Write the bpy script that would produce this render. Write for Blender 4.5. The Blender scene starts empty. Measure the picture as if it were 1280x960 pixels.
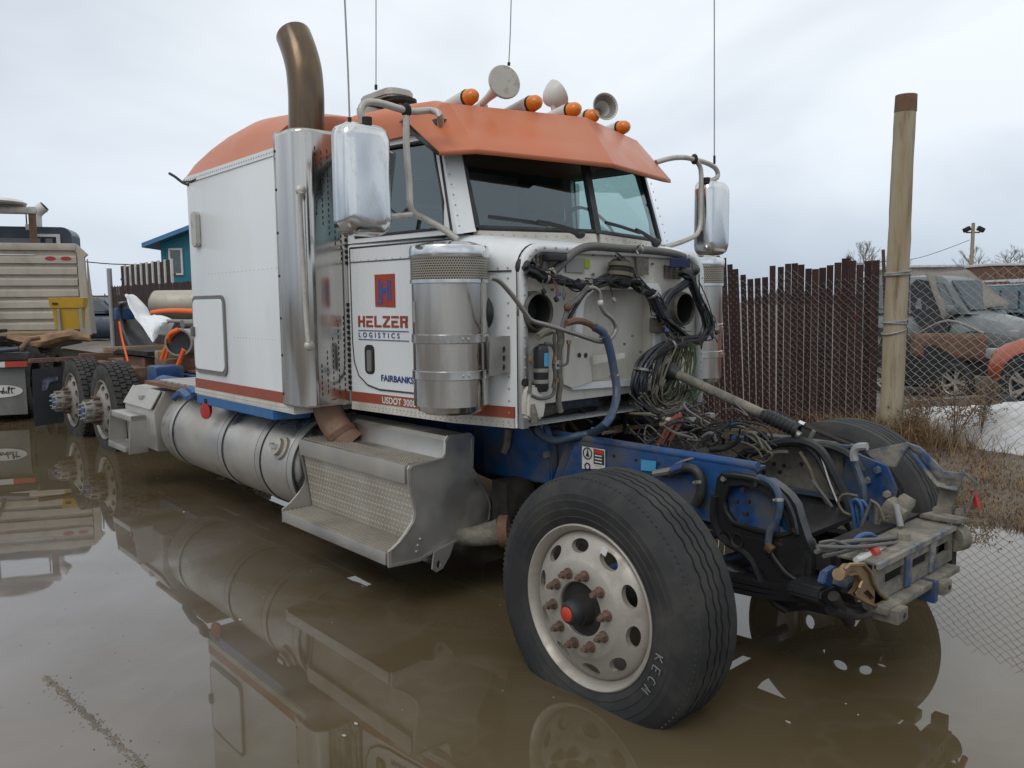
import bpy, bmesh, math, random
import numpy as np
from mathutils import Vector, Matrix, noise as mnoise
random.seed(7)
S = bpy.context.scene
COL = S.collection
R = math.radians
PI = math.pi

# ------------------------------------------------------------------ camera, sky, light
cam = bpy.data.cameras.new('camera')
cam.sensor_width = 36; cam.lens = 1001.19 / 1280 * 36
cam.clip_start = 0.05; cam.clip_end = 3000
camo = bpy.data.objects.new('camera', cam); COL.objects.link(camo)
rt = Vector((0.66753259, 0.7445182, -0.00963788)); up = Vector((-0.06811812, 0.073954, 0.99493252)); fw = Vector((-0.74145813, 0.66349337, -0.10008189))
mw = Matrix((rt, up, -fw)).transposed().to_4x4(); mw.translation = (2.1007, -3.4158, 1.5751)
camo.matrix_world = mw
S.camera = camo
S.view_settings.view_transform = 'Standard'; S.view_settings.look = 'None'
S.view_settings.exposure = 0.12; S.view_settings.gamma = 1.0; S.view_settings.use_curve_mapping = False

SUN_EL, SUN_AZ = R(48), R(-72)          # azimuth of the sun measured from +x towards +y
w = bpy.data.worlds.new('World'); S.world = w; w.use_nodes = True
nt = w.node_tree; nt.nodes.clear()
def wn(t, **k):
    n = nt.nodes.new(t)
    for a, b in k.items(): setattr(n, a, b)
    return n
wo = wn('ShaderNodeOutputWorld'); bg = wn('ShaderNodeBackground'); bg.inputs[1].default_value = 0.1
sky = wn('ShaderNodeTexSky', sky_type='NISHITA', sun_disc=False)
sky.sun_elevation = SUN_EL; sky.sun_rotation = PI / 2 - SUN_AZ
tc = wn('ShaderNodeTexCoord')
mp = wn('ShaderNodeMapping'); mp.inputs['Scale'].default_value = (1.0, 1.0, 2.0)
n1 = wn('ShaderNodeTexNoise'); n1.inputs['Scale'].default_value = 1.7; n1.inputs['Detail'].default_value = 5; n1.inputs['Roughness'].default_value = .44
n1.inputs['Distortion'].default_value = .4
cr = wn('ShaderNodeValToRGB'); e = cr.color_ramp.elements
e[0].position = .36; e[0].color = (6.3, 6.8, 7.4, 1); e[1].position = .62; e[1].color = (10.2, 10.4, 10.5, 1)
sx = wn('ShaderNodeSeparateXYZ')
hz = wn('ShaderNodeValToRGB'); e = hz.color_ramp.elements          # cloud deck darker and bluer low down
e[0].position = 0.0; e[0].color = (.60, .665, .76, 1); e[1].position = .55; e[1].color = (1.03, 1.03, 1.02, 1)
e2 = hz.color_ramp.elements.new(.17); e2.color = (.82, .86, .91, 1)
mul = wn('ShaderNodeMix', data_type='RGBA', blend_type='MULTIPLY'); mul.inputs[0].default_value = 1
mx = wn('ShaderNodeMix', data_type='RGBA'); mx.inputs[0].default_value = .93
L = nt.links.new
L(tc.outputs['Generated'], mp.inputs[0]); L(mp.outputs[0], n1.inputs[0]); L(n1.outputs[0], cr.inputs[0])
L(tc.outputs['Generated'], sx.inputs[0]); L(sx.outputs[2], hz.inputs[0])
L(cr.outputs[0], mul.inputs[6]); L(hz.outputs[0], mul.inputs[7])
L(sky.outputs[0], mx.inputs[6]); L(mul.outputs[2], mx.inputs[7]); L(mx.outputs[2], bg.inputs[0]); L(bg.outputs[0], wo.inputs[0])

sl = bpy.data.lights.new('sun', 'SUN'); sl.energy = 0.8; sl.angle = R(30); sl.color = (1, .985, .965)
so = bpy.data.objects.new('sun', sl); COL.objects.link(so)
sd = Vector((math.cos(SUN_EL) * math.cos(SUN_AZ), math.cos(SUN_EL) * math.sin(SUN_AZ), math.sin(SUN_EL)))
so.rotation_euler = (-sd).to_track_quat('-Z', 'Y').to_euler()

# ------------------------------------------------------------------ materials
MATS = {}
def M(name, col, rough=.55, metal=0.0, col2=None, nscale=4.0, namt=1.0, dirt=None, dscale=2.5, dlo=.52, dhi=.72, damt=1.0,
      bump=0.0, bscale=80.0, stretch=(1, 1, 1), spec=.5, rvar=.12, ior=None, bdetail=3):
    m = bpy.data.materials.new(name); m.use_nodes = True; t = m.node_tree; b = t.nodes['Principled BSDF']
    N = t.nodes.new; K = t.links.new
    c = N('ShaderNodeTexCoord'); mp = N('ShaderNodeMapping'); mp.inputs['Scale'].default_value = stretch
    K(c.outputs['Object'], mp.inputs[0])
    a = N('ShaderNodeTexNoise'); a.inputs['Scale'].default_value = nscale; a.inputs['Detail'].default_value = 8; a.inputs['Roughness'].default_value = .6
    K(mp.outputs[0], a.inputs[0])
    if col2 is None: col2 = tuple(x * .78 for x in col)
    r = N('ShaderNodeValToRGB'); r.color_ramp.elements[0].position = .33; r.color_ramp.elements[1].position = .67
    r.color_ramp.elements[0].color = (*col2, 1); r.color_ramp.elements[1].color = (*col, 1)
    K(a.outputs[0], r.inputs[0]); out = r.outputs[0]
    rr = N('ShaderNodeMapRange'); rr.inputs[1].default_value = .3; rr.inputs[2].default_value = .7
    rr.inputs[3].default_value = max(0.02, rough - rvar); rr.inputs[4].default_value = min(1, rough + rvar)
    K(a.outputs[0], rr.inputs[0]); rough_out = rr.outputs[0]
    met = None
    if dirt:
        d = N('ShaderNodeTexNoise'); d.inputs['Scale'].default_value = dscale; d.inputs['Detail'].default_value = 9; d.inputs['Roughness'].default_value = .68
        K(mp.outputs[0], d.inputs[0])
        f = N('ShaderNodeMapRange'); f.inputs[1].default_value = dlo; f.inputs[2].default_value = dhi; f.inputs[4].default_value = damt
        K(d.outputs[0], f.inputs[0])
        x = N('ShaderNodeMix'); x.data_type = 'RGBA'; x.inputs[7].default_value = (*dirt, 1)
        K(f.outputs[0], x.inputs[0]); K(out, x.inputs[6]); out = x.outputs[2]
        y = N('ShaderNodeMix'); y.inputs[3].default_value = .85; K(f.outputs[0], y.inputs[0]); K(rough_out, y.inputs[2]); rough_out = y.outputs[0]
        if metal:
            z = N('ShaderNodeMapRange'); z.inputs[3].default_value = metal; z.inputs[4].default_value = metal * (1 - damt)
            K(f.outputs[0], z.inputs[0]); met = z.outputs[0]
            z.inputs[1].default_value = 0; z.inputs[2].default_value = 1
    K(out, b.inputs['Base Color']); K(rough_out, b.inputs['Roughness'])
    if met: K(met, b.inputs['Metallic'])
    else: b.inputs['Metallic'].default_value = metal
    b.inputs['Specular IOR Level'].default_value = spec
    if ior: b.inputs['IOR'].default_value = ior
    if bump:
        n = N('ShaderNodeTexNoise'); n.inputs['Scale'].default_value = bscale; n.inputs['Detail'].default_value = bdetail
        K(mp.outputs[0], n.inputs[0]); u = N('ShaderNodeBump'); u.inputs['Strength'].default_value = bump; u.inputs['Distance'].default_value = .01
        K(n.outputs[0], u.inputs['Height']); K(u.outputs[0], b.inputs['Normal'])
    MATS[name] = m
    return m
MUD = (.20, .17, .125)
white = M('white_paint', (.71, .73, .735), .32, col2=(.66, .675, .675), nscale=1.6, dirt=(.43, .395, .34), dscale=1.8, dlo=.50, dhi=.90, damt=.6, stretch=(1, 1, .28))
white_dirty = M('white_paint_dirty', (.58, .56, .51), .5, col2=(.47, .44, .38), nscale=5, dirt=(.25, .21, .16), dscale=3.5, dlo=.50, dhi=.80, damt=.8, stretch=(1, 1, .4))
orange = M('orange_paint', (.52, .150, .062), .42, col2=(.46, .135, .062), nscale=2.5, dirt=(.50, .28, .18), dscale=2.0, dlo=.46, dhi=.85, damt=.55)
red = M('red_stripe', (.30, .06, .03), .45, dirt=(.3, .17, .12), dscale=4, dlo=.52, dhi=.8, damt=.6)
blue = M('blue_paint', (.010, .068, .215), .48, col2=(.008, .036, .11), nscale=7, dirt=(.075, .07, .06), dscale=6, dlo=.46, dhi=.64, damt=.88, bump=.15, bscale=45)
blue_skirt = M('blue_skirt_paint', (.02, .12, .30), .42, col2=(.015, .09, .235), dirt=(.2, .2, .2), dscale=6, dlo=.55, dhi=.8, damt=.6, stretch=(2, 1, .5))
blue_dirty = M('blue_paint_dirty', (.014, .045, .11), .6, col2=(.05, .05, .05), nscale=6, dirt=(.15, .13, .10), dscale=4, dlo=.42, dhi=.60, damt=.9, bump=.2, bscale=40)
steel = M('stainless_steel', (.56, .54, .51), .15, 1.0, col2=(.40, .38, .355), nscale=6, dirt=(.25, .215, .17), dscale=3.2, dlo=.50, dhi=.80, damt=.65, stretch=(1, 1, .07), bump=.22, bscale=9, rvar=.06, bdetail=2)  # stretched streaks: dirt, and reflected vertical bands put into the colour
chrome = M('chrome', (.68, .69, .69), .15, 1.0, col2=(.56, .565, .565), nscale=7, dirt=(.34, .31, .27), dscale=7, dlo=.54, dhi=.85, damt=.7, rvar=.06, stretch=(1, 1, .5), bump=.06, bscale=8, bdetail=1)
alu = M('brushed_aluminium', (.50, .485, .45), .42, 1.0, col2=(.42, .40, .37), nscale=3, dirt=(.35, .31, .25), dscale=2.0, dlo=.42, dhi=.8, damt=.75, stretch=(1, 1, 1))
alu_tank = M('tank_aluminium', (.54, .52, .49), .22, 1.0, col2=(.40, .385, .36), nscale=2, dirt=(.33, .295, .24), dscale=1.6, dlo=.38, dhi=.75, damt=.85)
alu_wheel = M('wheel_aluminium', (.44, .415, .37), .5, .5, col2=(.36, .33, .285), nscale=6, dirt=(.19, .15, .11), dscale=6, dlo=.44, dhi=.72, damt=.8)
alu_wheel_grimy = M('grimy_wheel_aluminium', (.33, .31, .28), .55, .5, col2=(.24, .22, .19), nscale=5, dirt=(.13, .11, .085), dscale=6, dlo=.42, dhi=.7, damt=.85)
rust = M('rusty_steel', (.17, .085, .05), .85, col2=(.10, .055, .035), nscale=14, dirt=(.24, .15, .10), dscale=8, bump=.3, bscale=60)
rust_nut = M('rusty_nut', (.16, .10, .07), .8, col2=(.085, .055, .04), nscale=30)
copper = M('heat_tinted_steel', (.19, .13, .07), .27, 1.0, col2=(.075, .062, .06), nscale=3.2, stretch=(1, 1, .3), rvar=.07, dirt=(.045, .04, .04), dscale=1.3, dlo=.44, dhi=.70, damt=.85)
black = M('black_paint', (.011, .011, .013), .33, col2=(.017, .017, .017), nscale=6, dirt=(.06, .055, .047), dscale=5, dlo=.56, dhi=.85, damt=.6)
harness_m = M('harness_tape', (.013, .015, .022), .45, col2=(.022, .024, .03), nscale=15, dirt=(.10, .09, .075), dscale=10, dlo=.55, dhi=.8, damt=.5)
rubber = M('tyre_rubber', (.021, .0215, .0235), .72, col2=(.029, .0285, .028), nscale=5, dirt=(.082, .076, .065), dscale=4, dlo=.46, dhi=.78, damt=.7, bump=.06, bscale=150, spec=.28)
rubber_dusty = M('tyre_rubber_dusty', (.030, .031, .033), .8, col2=(.042, .040, .037), nscale=6, dirt=(.115, .103, .083), dscale=5, dlo=.45, dhi=.75, damt=.7, spec=.25)
hose = M('hose_rubber', (.016, .018, .021), .5, col2=(.028, .028, .028), nscale=12, dirt=(.12, .105, .08), dscale=9, dlo=.52, dhi=.78, damt=.6, spec=.4)
hose_blue = M('hose_blue_grey', (.022, .050, .108), .5, col2=(.04, .06, .085), nscale=8, dirt=(.13, .12, .10), dscale=7, damt=.75)
hose_grey = M('hose_grey', (.13, .125, .115), .6, col2=(.09, .085, .08), nscale=10)
pipe_metal = M('pipe_metal', (.30, .285, .26), .45, .6, dirt=(.20, .17, .13), dscale=8, damt=.8)
cable_beige = M('cable_beige', (.145, .13, .085), .7, col2=(.085, .075, .05), nscale=20)
cable_green = M('cable_green', (.06, .10, .035), .65, nscale=20)
cable_red = M('cable_red', (.20, .045, .03), .6, nscale=20, dirt=(.15, .1, .07), dscale=14)
cable_blue = M('cable_blue', (.03, .09, .23), .55, nscale=20)
mud_metal = M('muddy_steel', (.175, .158, .128), .85, col2=(.085, .078, .066), nscale=12, dirt=(.27, .24, .185), dscale=5, dlo=.50, dhi=.68, damt=.85, bump=.7, bscale=35)
mud_blue = M('muddy_blue_steel', (.022, .065, .165), .6, col2=(.05, .06, .08), nscale=8, dirt=(.24, .215, .17), dscale=6.0, dlo=.42, dhi=.58, damt=.95, bump=.4, bscale=35)
bronze = M('bronze_cast', (.36, .24, .12), .42, .75, col2=(.22, .15, .09), nscale=14, dirt=(.07, .055, .045), dscale=8, damt=.85)
dark = M('grimy_dark_steel', (.012, .012, .012), .7, col2=(.026, .023, .020), nscale=6, dirt=(.06, .05, .038), dscale=4, damt=.8, spec=.3)
seam_dark = M('seam_sealant', (.05, .048, .045), .8)
rivet_m = M('rivet_metal', (.45, .43, .40), .5, .4, nscale=40)
amber = M('amber_lens', (.72, .20, .012), .22, col2=(.60, .15, .01), nscale=60, spec=.6)
red_lens = M('red_lens', (.38, .02, .02), .3)
horn_m = M('horn_enamel', (.60, .60, .57), .38, col2=(.5, .49, .45), nscale=6, dirt=(.36, .32, .26), dscale=6, dlo=.52, dhi=.8, damt=.7)
horn_in = M('horn_inside', (.22, .215, .20), .6)
cover_m = M('horn_cover_cloth', (.47, .45, .40), .85, col2=(.40, .38, .34), nscale=9, dirt=(.27, .22, .16), dscale=9, dlo=.55, dhi=.6, damt=.6)
bracket_m = M('painted_tube', (.50, .48, .44), .4, .3, col2=(.40, .37, .33), nscale=8, dirt=(.24, .19, .14), dscale=9, dlo=.5, dhi=.75, damt=.7)
black_plastic = M('black_plastic', (.018, .019, .021), .5)
label_white = M('label_white', (.62, .61, .58), .6)
label_grey = M('label_grey', (.29, .29, .285), .6)
label_green = M('label_green', (.33, .46, .02), .6)
label_blue = M('label_blue', (.06, .30, .52), .5)
label_red = M('label_red', (.42, .04, .02), .5)
label_black = M('label_black', (.02, .02, .02), .6)
navy = M('navy_lettering', (.02, .05, .19), .45)
teal_grime = M('navy_cloth', (.02, .025, .075), .9)
grass_m = M('dry_grass', (.26, .17, .085), .9, col2=(.16, .10, .05), nscale=2.5)
grass_m2 = M('dead_grass_dark', (.14, .09, .058), .9, col2=(.085, .058, .04), nscale=2.5)
snow_m = M('old_snow', (.60, .605, .61), .7, col2=(.50, .50, .49), nscale=2.2, dirt=(.27, .24, .20), dscale=3.0, dlo=.50, dhi=.78, damt=.8, bump=.6, bscale=14)
wood_old = M('weathered_pole', (.36, .315, .235), .85, col2=(.27, .205, .12), nscale=2.2, dirt=(.12, .075, .04), dscale=2.4, dlo=.53, dhi=.72, damt=.85, stretch=(5, 5, .55), bump=.5, bscale=12)
wood_plank = M('plank_wood', (.33, .25, .16), .85, col2=(.22, .16, .10), nscale=5, stretch=(1, 8, 8), bump=.2, bscale=10)
slat_m = M('brown_slat', (.040, .019, .0155), .6, col2=(.029, .014, .012), nscale=3, dirt=(.07, .045, .036), dscale=6, dlo=.58, dhi=.9, damt=.5, spec=.2)
slat_b = M('brown_slat_faded', (.050, .026, .021), .7, col2=(.038, .019, .016), nscale=4, dirt=(.08, .055, .045), dscale=5, damt=.5, spec=.2)
slat_c = M('brown_slat_dark', (.034, .016, .013), .55, col2=(.026, .0125, .0105), nscale=3, dirt=(.07, .045, .036), dscale=6, damt=.5, spec=.2)
hatch_seam = M('hatch_seal_grey', (.17, .165, .155), .7)
galv = M('galvanised_wire', (.36, .36, .355), .5, .5, col2=(.27, .27, .265), nscale=15)
galv_rust = M('post_rust_brown', (.12, .065, .05), .8, col2=(.08, .045, .04), nscale=9)
tan_metal = M('tan_corrugated', (.45, .41, .345), .5, .25, col2=(.38, .34, .28), nscale=3, dirt=(.26, .215, .16), dscale=2.5, dlo=.48, dhi=.75, damt=.75, stretch=(1, 1, .6))
yellow_m = M('yellow_plastic', (.50, .30, .018), .55, col2=(.42, .25, .015), dirt=(.3, .22, .1), dscale=5, damt=.6)
char_wood = M('chunk_of_rust_and_wood', (.35, .19, .085), .85, col2=(.15, .10, .065), nscale=6, dirt=(.20, .17, .13), dscale=8, bump=.5, bscale=22)
plastic_dark = M('bumper_plastic', (.022, .024, .028), .45, col2=(.035, .036, .038), nscale=5, dirt=(.12, .11, .1), dscale=5, damt=.6)
strap_m = M('orange_strap', (.86, .15, .03), .7, col2=(.75, .115, .02), nscale=20)
teal_wall = M('teal_siding', (.012, .155, .21), .6, col2=(.010, .135, .185), nscale=3)
roof_blue = M('blue_roof', (.06, .20, .37), .5)
silver_paint = M('silver_car_paint', (.20, .22, .22), .35, .25, col2=(.15, .165, .165), nscale=2, dirt=(.10, .09, .08), dscale=2.5, damt=.7)
teal_paint = M('teal_car_paint', (.045, .10, .125), .3, .3, dirt=(.2, .2, .19), dscale=3, dlo=.55, dhi=.8, damt=.5)
orange_car = M('orange_car_paint', (.40, .075, .022), .3, .1, dirt=(.28, .13, .07), dscale=3, damt=.6)
navy_car = M('navy_car_paint', (.035, .05, .075), .35, .2, dirt=(.1, .1, .1), dscale=3, damt=.5)
glass_dark = M('tinted_glass', (.035, .05, .055), .06, rvar=.03, spec=.8)
glass_pale = M('pale_reflecting_glass', (.09, .115, .12), .08, rvar=.03, spec=.8)
tarp_m = M('grey_cloth', (.21, .19, .17), .9, col2=(.16, .145, .13), nscale=6, dirt=(.1, .085, .07), dscale=6, damt=.7)
bark = M('bare_bark', (.27, .25, .23), .9, col2=(.2, .185, .17), nscale=6)
needle = M('spruce_needles', (.03, .05, .032), .9, col2=(.02, .035, .024), nscale=6)
conc = M('pale_concrete', (.43, .41, .38), .9, dirt=(.25, .22, .19), dscale=.6, dlo=.45, dhi=.7, damt=.8)
interior = M('cab_interior', (.05, .052, .055), .8)
seat_m = M('seat_fabric', (.035, .035, .04), .9)
gravel_m = M('gravel', (.24, .21, .18), .9, col2=(.13, .115, .10), nscale=25)

def diamond_material(name, base, scale, kind):
    m = bpy.data.materials.new(name); m.use_nodes = True; t = m.node_tree; b = t.nodes['Principled BSDF']
    N = t.nodes.new; K = t.links.new
    src = MATS[base]
    c = N('ShaderNodeTexCoord'); s = N('ShaderNodeSeparateXYZ'); K(c.outputs['UV'], s.inputs[0])
    def math_(op, a, bb=None):
        n = N('ShaderNodeMath'); n.operation = op
        for i, v in enumerate((a, bb)):
            if v is None: continue
            if isinstance(v, (int, float)): n.inputs[i].default_value = v
            else: K(v, n.inputs[i])
        return n.outputs[0]
    u = math_('MULTIPLY', s.outputs[0], scale); v = math_('MULTIPLY', s.outputs[1], scale)
    row = math_('FLOOR', v); off = math_('MULTIPLY', math_('MODULO', row, 2.0), .5)
    fu = math_('SUBTRACT', math_('FRACT', math_('ADD', u, off)), .5); fv = math_('SUBTRACT', math_('FRACT', v), .5)
    if kind == 'hole':
        d = math_('SQRT', math_('ADD', math_('MULTIPLY', fu, fu), math_('MULTIPLY', fv, fv)))
        f = math_('LESS_THAN', d, .36)
    else:
        sgn = math_('SUBTRACT', math_('MULTIPLY', math_('MODULO', row, 2.0), 2.0), 1.0)
        a1 = math_('ADD', math_('MULTIPLY', fu, .71), math_('MULTIPLY', math_('MULTIPLY', fv, .71), sgn))
        a2 = math_('SUBTRACT', math_('MULTIPLY', fv, .7), math_('MULTIPLY', math_('MULTIPLY', fu, .7), sgn))
        e = math_('ADD', math_('MULTIPLY', math_('MULTIPLY', a1, a1), 5.5), math_('MULTIPLY', math_('MULTIPLY', a2, a2), 75.0))
        f = math_('MAXIMUM', math_('SUBTRACT', 1.0, e), 0.0)
    nz = N('ShaderNodeTexNoise'); nz.inputs['Scale'].default_value = 4; nz.inputs['Detail'].default_value = 7; K(c.outputs['Object'], nz.inputs[0])
    r = N('ShaderNodeValToRGB'); r.color_ramp.elements[0].position = .35; r.color_ramp.elements[1].position = .7
    r.color_ramp.elements[0].color = (.34, .30, .235, 1); r.color_ramp.elements[1].color = (.47, .44, .385, 1); K(nz.outputs[0], r.inputs[0])
    x = N('ShaderNodeMix'); x.data_type = 'RGBA'; K(r.outputs[0], x.inputs[6])
    if kind == 'hole':
        x.inputs[7].default_value = (.02, .018, .016, 1); K(f, x.inputs[0]); b.inputs['Metallic'].default_value = .55; b.inputs['Roughness'].default_value = .4
    else:
        x.inputs[7].default_value = (.66, .63, .57, 1); K(f, x.inputs[0]); b.inputs['Metallic'].default_value = .45; b.inputs['Roughness'].default_value = .5
        bu = N('ShaderNodeBump'); bu.inputs['Strength'].default_value = 1; bu.inputs['Distance'].default_value = .004; K(f, bu.inputs['Height']); K(bu.outputs[0], b.inputs['Normal'])
    K(x.outputs[2], b.inputs['Base Color'])
    MATS[name] = m
    return m
screen_m = diamond_material('perforated_screen', 'stainless_steel', 1.0, 'hole')
plate_m = diamond_material('tread_plate', 'brushed_aluminium', 1.0, 'plate')

def glass_material(name, tint, ior=1.85):
    m = bpy.data.materials.new(name); m.use_nodes = True; t = m.node_tree; t.nodes.clear()
    N = t.nodes.new; K = t.links.new
    o = N('ShaderNodeOutputMaterial'); x = N('ShaderNodeMixShader'); f = N('ShaderNodeFresnel'); f.inputs[0].default_value = ior
    tr = N('ShaderNodeBsdfTransparent'); tr.inputs[0].default_value = (*tint, 1); g = N('ShaderNodeBsdfGlossy'); g.inputs['Roughness'].default_value = .03
    g.inputs['Color'].default_value = (.80, .94, 1.0, 1)
    ge = N('ShaderNodeNewGeometry'); iv = N('ShaderNodeMath'); iv.operation = 'SUBTRACT'; iv.inputs[0].default_value = 1; K(ge.outputs['Backfacing'], iv.inputs[1])
    mu = N('ShaderNodeMath'); mu.operation = 'MULTIPLY'; K(f.outputs[0], mu.inputs[0]); K(iv.outputs[0], mu.inputs[1]); K(mu.outputs[0], x.inputs[0]); K(tr.outputs[0], x.inputs[1]); K(g.outputs[0], x.inputs[2]); K(x.outputs[0], o.inputs[0])
    MATS[name] = m
    return m
cab_glass = glass_material('cab_glass', (.62, .72, .71), 2.1)
side_glass = glass_material('side_glass', (.50, .60, .61), 2.05)
clear_glass = glass_material('clear_glass', (.86, .93, .915), 1.45)

# ------------------------------------------------------------------ mesh helpers
class MB:
    def __init__(self): self.bm = bmesh.new(); self.uv = None
    def quad(self, pts):
        vs = [self.bm.verts.new(p) for p in pts]; return self.bm.faces.new(vs)
    def box(self, c, s, rot=None, bev=0.0):
        b = bmesh.new() if bev else self.bm
        mat = Matrix.Translation(c) @ (rot.to_4x4() if rot is not None else Matrix.Identity(4)) @ Matrix.Diagonal((*s, 1))
        g = bmesh.ops.create_cube(b, size=1, matrix=mat)
        if bev:
            bmesh.ops.bevel(b, geom=b.edges[:], offset=bev, segments=2, affect='EDGES', clamp_overlap=True, profile=.6)
            self.merge(b)
        return self
    def merge(self, b, mat=None):
        me = bpy.data.meshes.new('tmp'); b.to_mesh(me); b.free()
        if mat is not None: me.transform(mat)
        self.bm.from_mesh(me); bpy.data.meshes.remove(me)
    def bx(self, a, b, bev=0.0):        # box from two opposite corners
        a = Vector(a); b = Vector(b)
        return self.box((a + b) / 2, tuple(abs(x) for x in (b - a)), None, bev)
    def bar(self, p, q, w, h, upv=(0, 0, 1), bev=0.0):   # rectangular bar from p to q
        p = Vector(p); q = Vector(q); d = q - p; l = d.length; x = d.normalized(); u = Vector(upv)
        y = u.cross(x)
        if y.length < 1e-4: y = Vector((0, 1, 0)).cross(x)
        y.normalize(); z = x.cross(y)
        rot = Matrix((x, y, z)).transposed()
        return self.box((p + q) / 2, (l, w, h), rot, bev)
    def tube(self, pts, r, seg=8, smooth=0, caps=True, radii=None):
        P = [Vector(p) for p in pts]
        if smooth and len(P) > 2: P, radii = spline(P, smooth, radii)
        n = len(P); rings = []
        t0 = (P[1] - P[0]).normalized(); ref = Vector((0, 0, 1)) if abs(t0.z) < .9 else Vector((1, 0, 0))
        nrm = (ref - t0 * ref.dot(t0)).normalized()
        for i, p in enumerate(P):
            a = P[max(i - 1, 0)]; b = P[min(i + 1, n - 1)]; t = (b - a)
            if t.length < 1e-9: t = t0.copy()
            t.normalize(); nrm = nrm - t * nrm.dot(t)
            if nrm.length < 1e-6: nrm = t.orthogonal()
            nrm.normalize(); bn = t.cross(nrm)
            rr = radii[i] if radii else r
            rings.append([self.bm.verts.new(p + (nrm * math.cos(2 * PI * k / seg) + bn * math.sin(2 * PI * k / seg)) * rr) for k in range(seg)])
        for i in range(n - 1):
            for k in range(seg):
                self.bm.faces.new((rings[i][k], rings[i][(k + 1) % seg], rings[i + 1][(k + 1) % seg], rings[i + 1][k]))
        if caps:
            self.bm.faces.new(rings[0][::-1]); self.bm.faces.new(rings[-1])
        return self
    def cyl(self, p, q, r, seg=16, r2=None):
        return self.tube([p, q], r, seg, radii=[r, r if r2 is None else r2])
    def lathe(self, prof, c=(0, 0, 0), axis=(0, 1, 0), seg=32, closed=False, wob=None):
        # prof: list of (radius, position along the axis)
        c = Vector(c); ax = Vector(axis).normalized(); u = Vector((0, 0, 1)) if abs(ax.z) < .9 else Vector((1, 0, 0))
        u = (u - ax * u.dot(ax)).normalized(); v = ax.cross(u)
        rings = []
        for j, (r, a) in enumerate(prof):
            if r < 1e-6: rings.append([self.bm.verts.new(c + ax * a)]); continue
            ring = []
            for k in range(seg):
                t = 2 * PI * k / seg; aa = a + (wob(j, k) if wob else 0)
                ring.append(self.bm.verts.new(c + ax * aa + (u * math.cos(t) + v * math.sin(t)) * r))
            rings.append(ring)
        m = len(rings)
        for j in range(m if closed else m - 1):
            A = rings[j]; B = rings[(j + 1) % m]
            for k in range(seg):
                k2 = (k + 1) % seg
                if len(A) == 1 and len(B) == 1: continue
                if len(A) == 1: self.bm.faces.new((A[0], B[k2], B[k]))
                elif len(B) == 1: self.bm.faces.new((A[k], A[k2], B[0]))
                else: self.bm.faces.new((A[k], A[k2], B[k2], B[k]))
        return self
    def prism(self, poly, vec, bev=0.0):    # 3-D polygon swept along vec
        b = bmesh.new(); vec = Vector(vec)
        f = b.faces.new([b.verts.new(p) for p in poly])
        g = bmesh.ops.extrude_face_region(b, geom=[f])
        for v in g['geom']:
            if isinstance(v, bmesh.types.BMVert): v.co += vec
        bmesh.ops.recalc_face_normals(b, faces=b.faces[:])
        if bev: bmesh.ops.bevel(b, geom=b.edges[:], offset=bev, segments=2, affect='EDGES', clamp_overlap=True)
        self.merge(b); return self
    def plate(self, outer, holes, vec):     # polygon with holes, given thickness
        b = bmesh.new(); vec = Vector(vec); es = []
        for loop in [outer] + list(holes):
            vs = [b.verts.new(p) for p in loop]
            for i in range(len(vs)): es.append(b.edges.new((vs[i], vs[(i + 1) % len(vs)])))
        bmesh.ops.triangle_fill(b, edges=es, use_beauty=True)
        g = bmesh.ops.extrude_face_region(b, geom=b.faces[:])
        for v in g['geom']:
            if isinstance(v, bmesh.types.BMVert): v.co += vec
        bmesh.ops.recalc_face_normals(b, faces=b.faces[:])
        self.merge(b); return self
    def loft(self, secs, capa=True, capb=True, closed=True):
        rings = [[self.bm.verts.new(p) for p in s] for s in secs]; n = len(rings[0])
        for i in range(len(rings) - 1):
            for k in range(n if closed else n - 1):
                k2 = (k + 1) % n
                self.bm.faces.new((rings[i][k], rings[i][k2], rings[i + 1][k2], rings[i + 1][k]))
        if closed and capa: self.bm.faces.new(rings[0][::-1])
        if closed and capb: self.bm.faces.new(rings[-1])
        return self
    def patch(self, grid):                  # rows of points -> quads
        rows = [[self.bm.verts.new(p) for p in r] for r in grid]
        for i in range(len(rows) - 1):
            for k in range(len(rows[0]) - 1):
                self.bm.faces.new((rows[i][k], rows[i][k + 1], rows[i + 1][k + 1], rows[i + 1][k]))
        return self
    def ball(self, c, r, s=(1, 1, 1), seg=12):
        bmesh.ops.create_uvsphere(self.bm, u_segments=seg, v_segments=max(6, seg // 2), radius=r, matrix=Matrix.Translation(c) @ Matrix.Diagonal((*s, 1)))
        return self
    def nut(self, c, d, r, h):
        c = Vector(c); d = Vector(d).normalized(); return self.tube([c, c + d * h], r, 6)
    def build(self, name, mat, parent=None, label=None, sharp=38, loc=None, recalc=True, uvf=None, thick=0, stuff=False, subd=0):
        bm = self.bm
        if recalc: bmesh.ops.recalc_face_normals(bm, faces=bm.faces[:])
        cs = math.cos(R(sharp))
        for f in bm.faces: f.smooth = True
        for e in bm.edges:
            if len(e.link_faces) == 2: e.smooth = e.link_faces[0].normal.dot(e.link_faces[1].normal) > cs
        if uvf:
            l = bm.loops.layers.uv.new('UVMap')
            for f in bm.faces:
                for lp in f.loops: lp[l].uv = uvf(lp.vert.co)
        me = bpy.data.meshes.new(name); bm.to_mesh(me); bm.free()
        o = link(name, me, mat, parent, label, loc)
        if thick:
            s = o.modifiers.new('thickness', 'SOLIDIFY'); s.thickness = thick; s.offset = 0
        if subd:
            s = o.modifiers.new('round', 'SUBSURF'); s.levels = s.render_levels = subd
        if stuff: o['kind'] = 'stuff'
        return o
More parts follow.
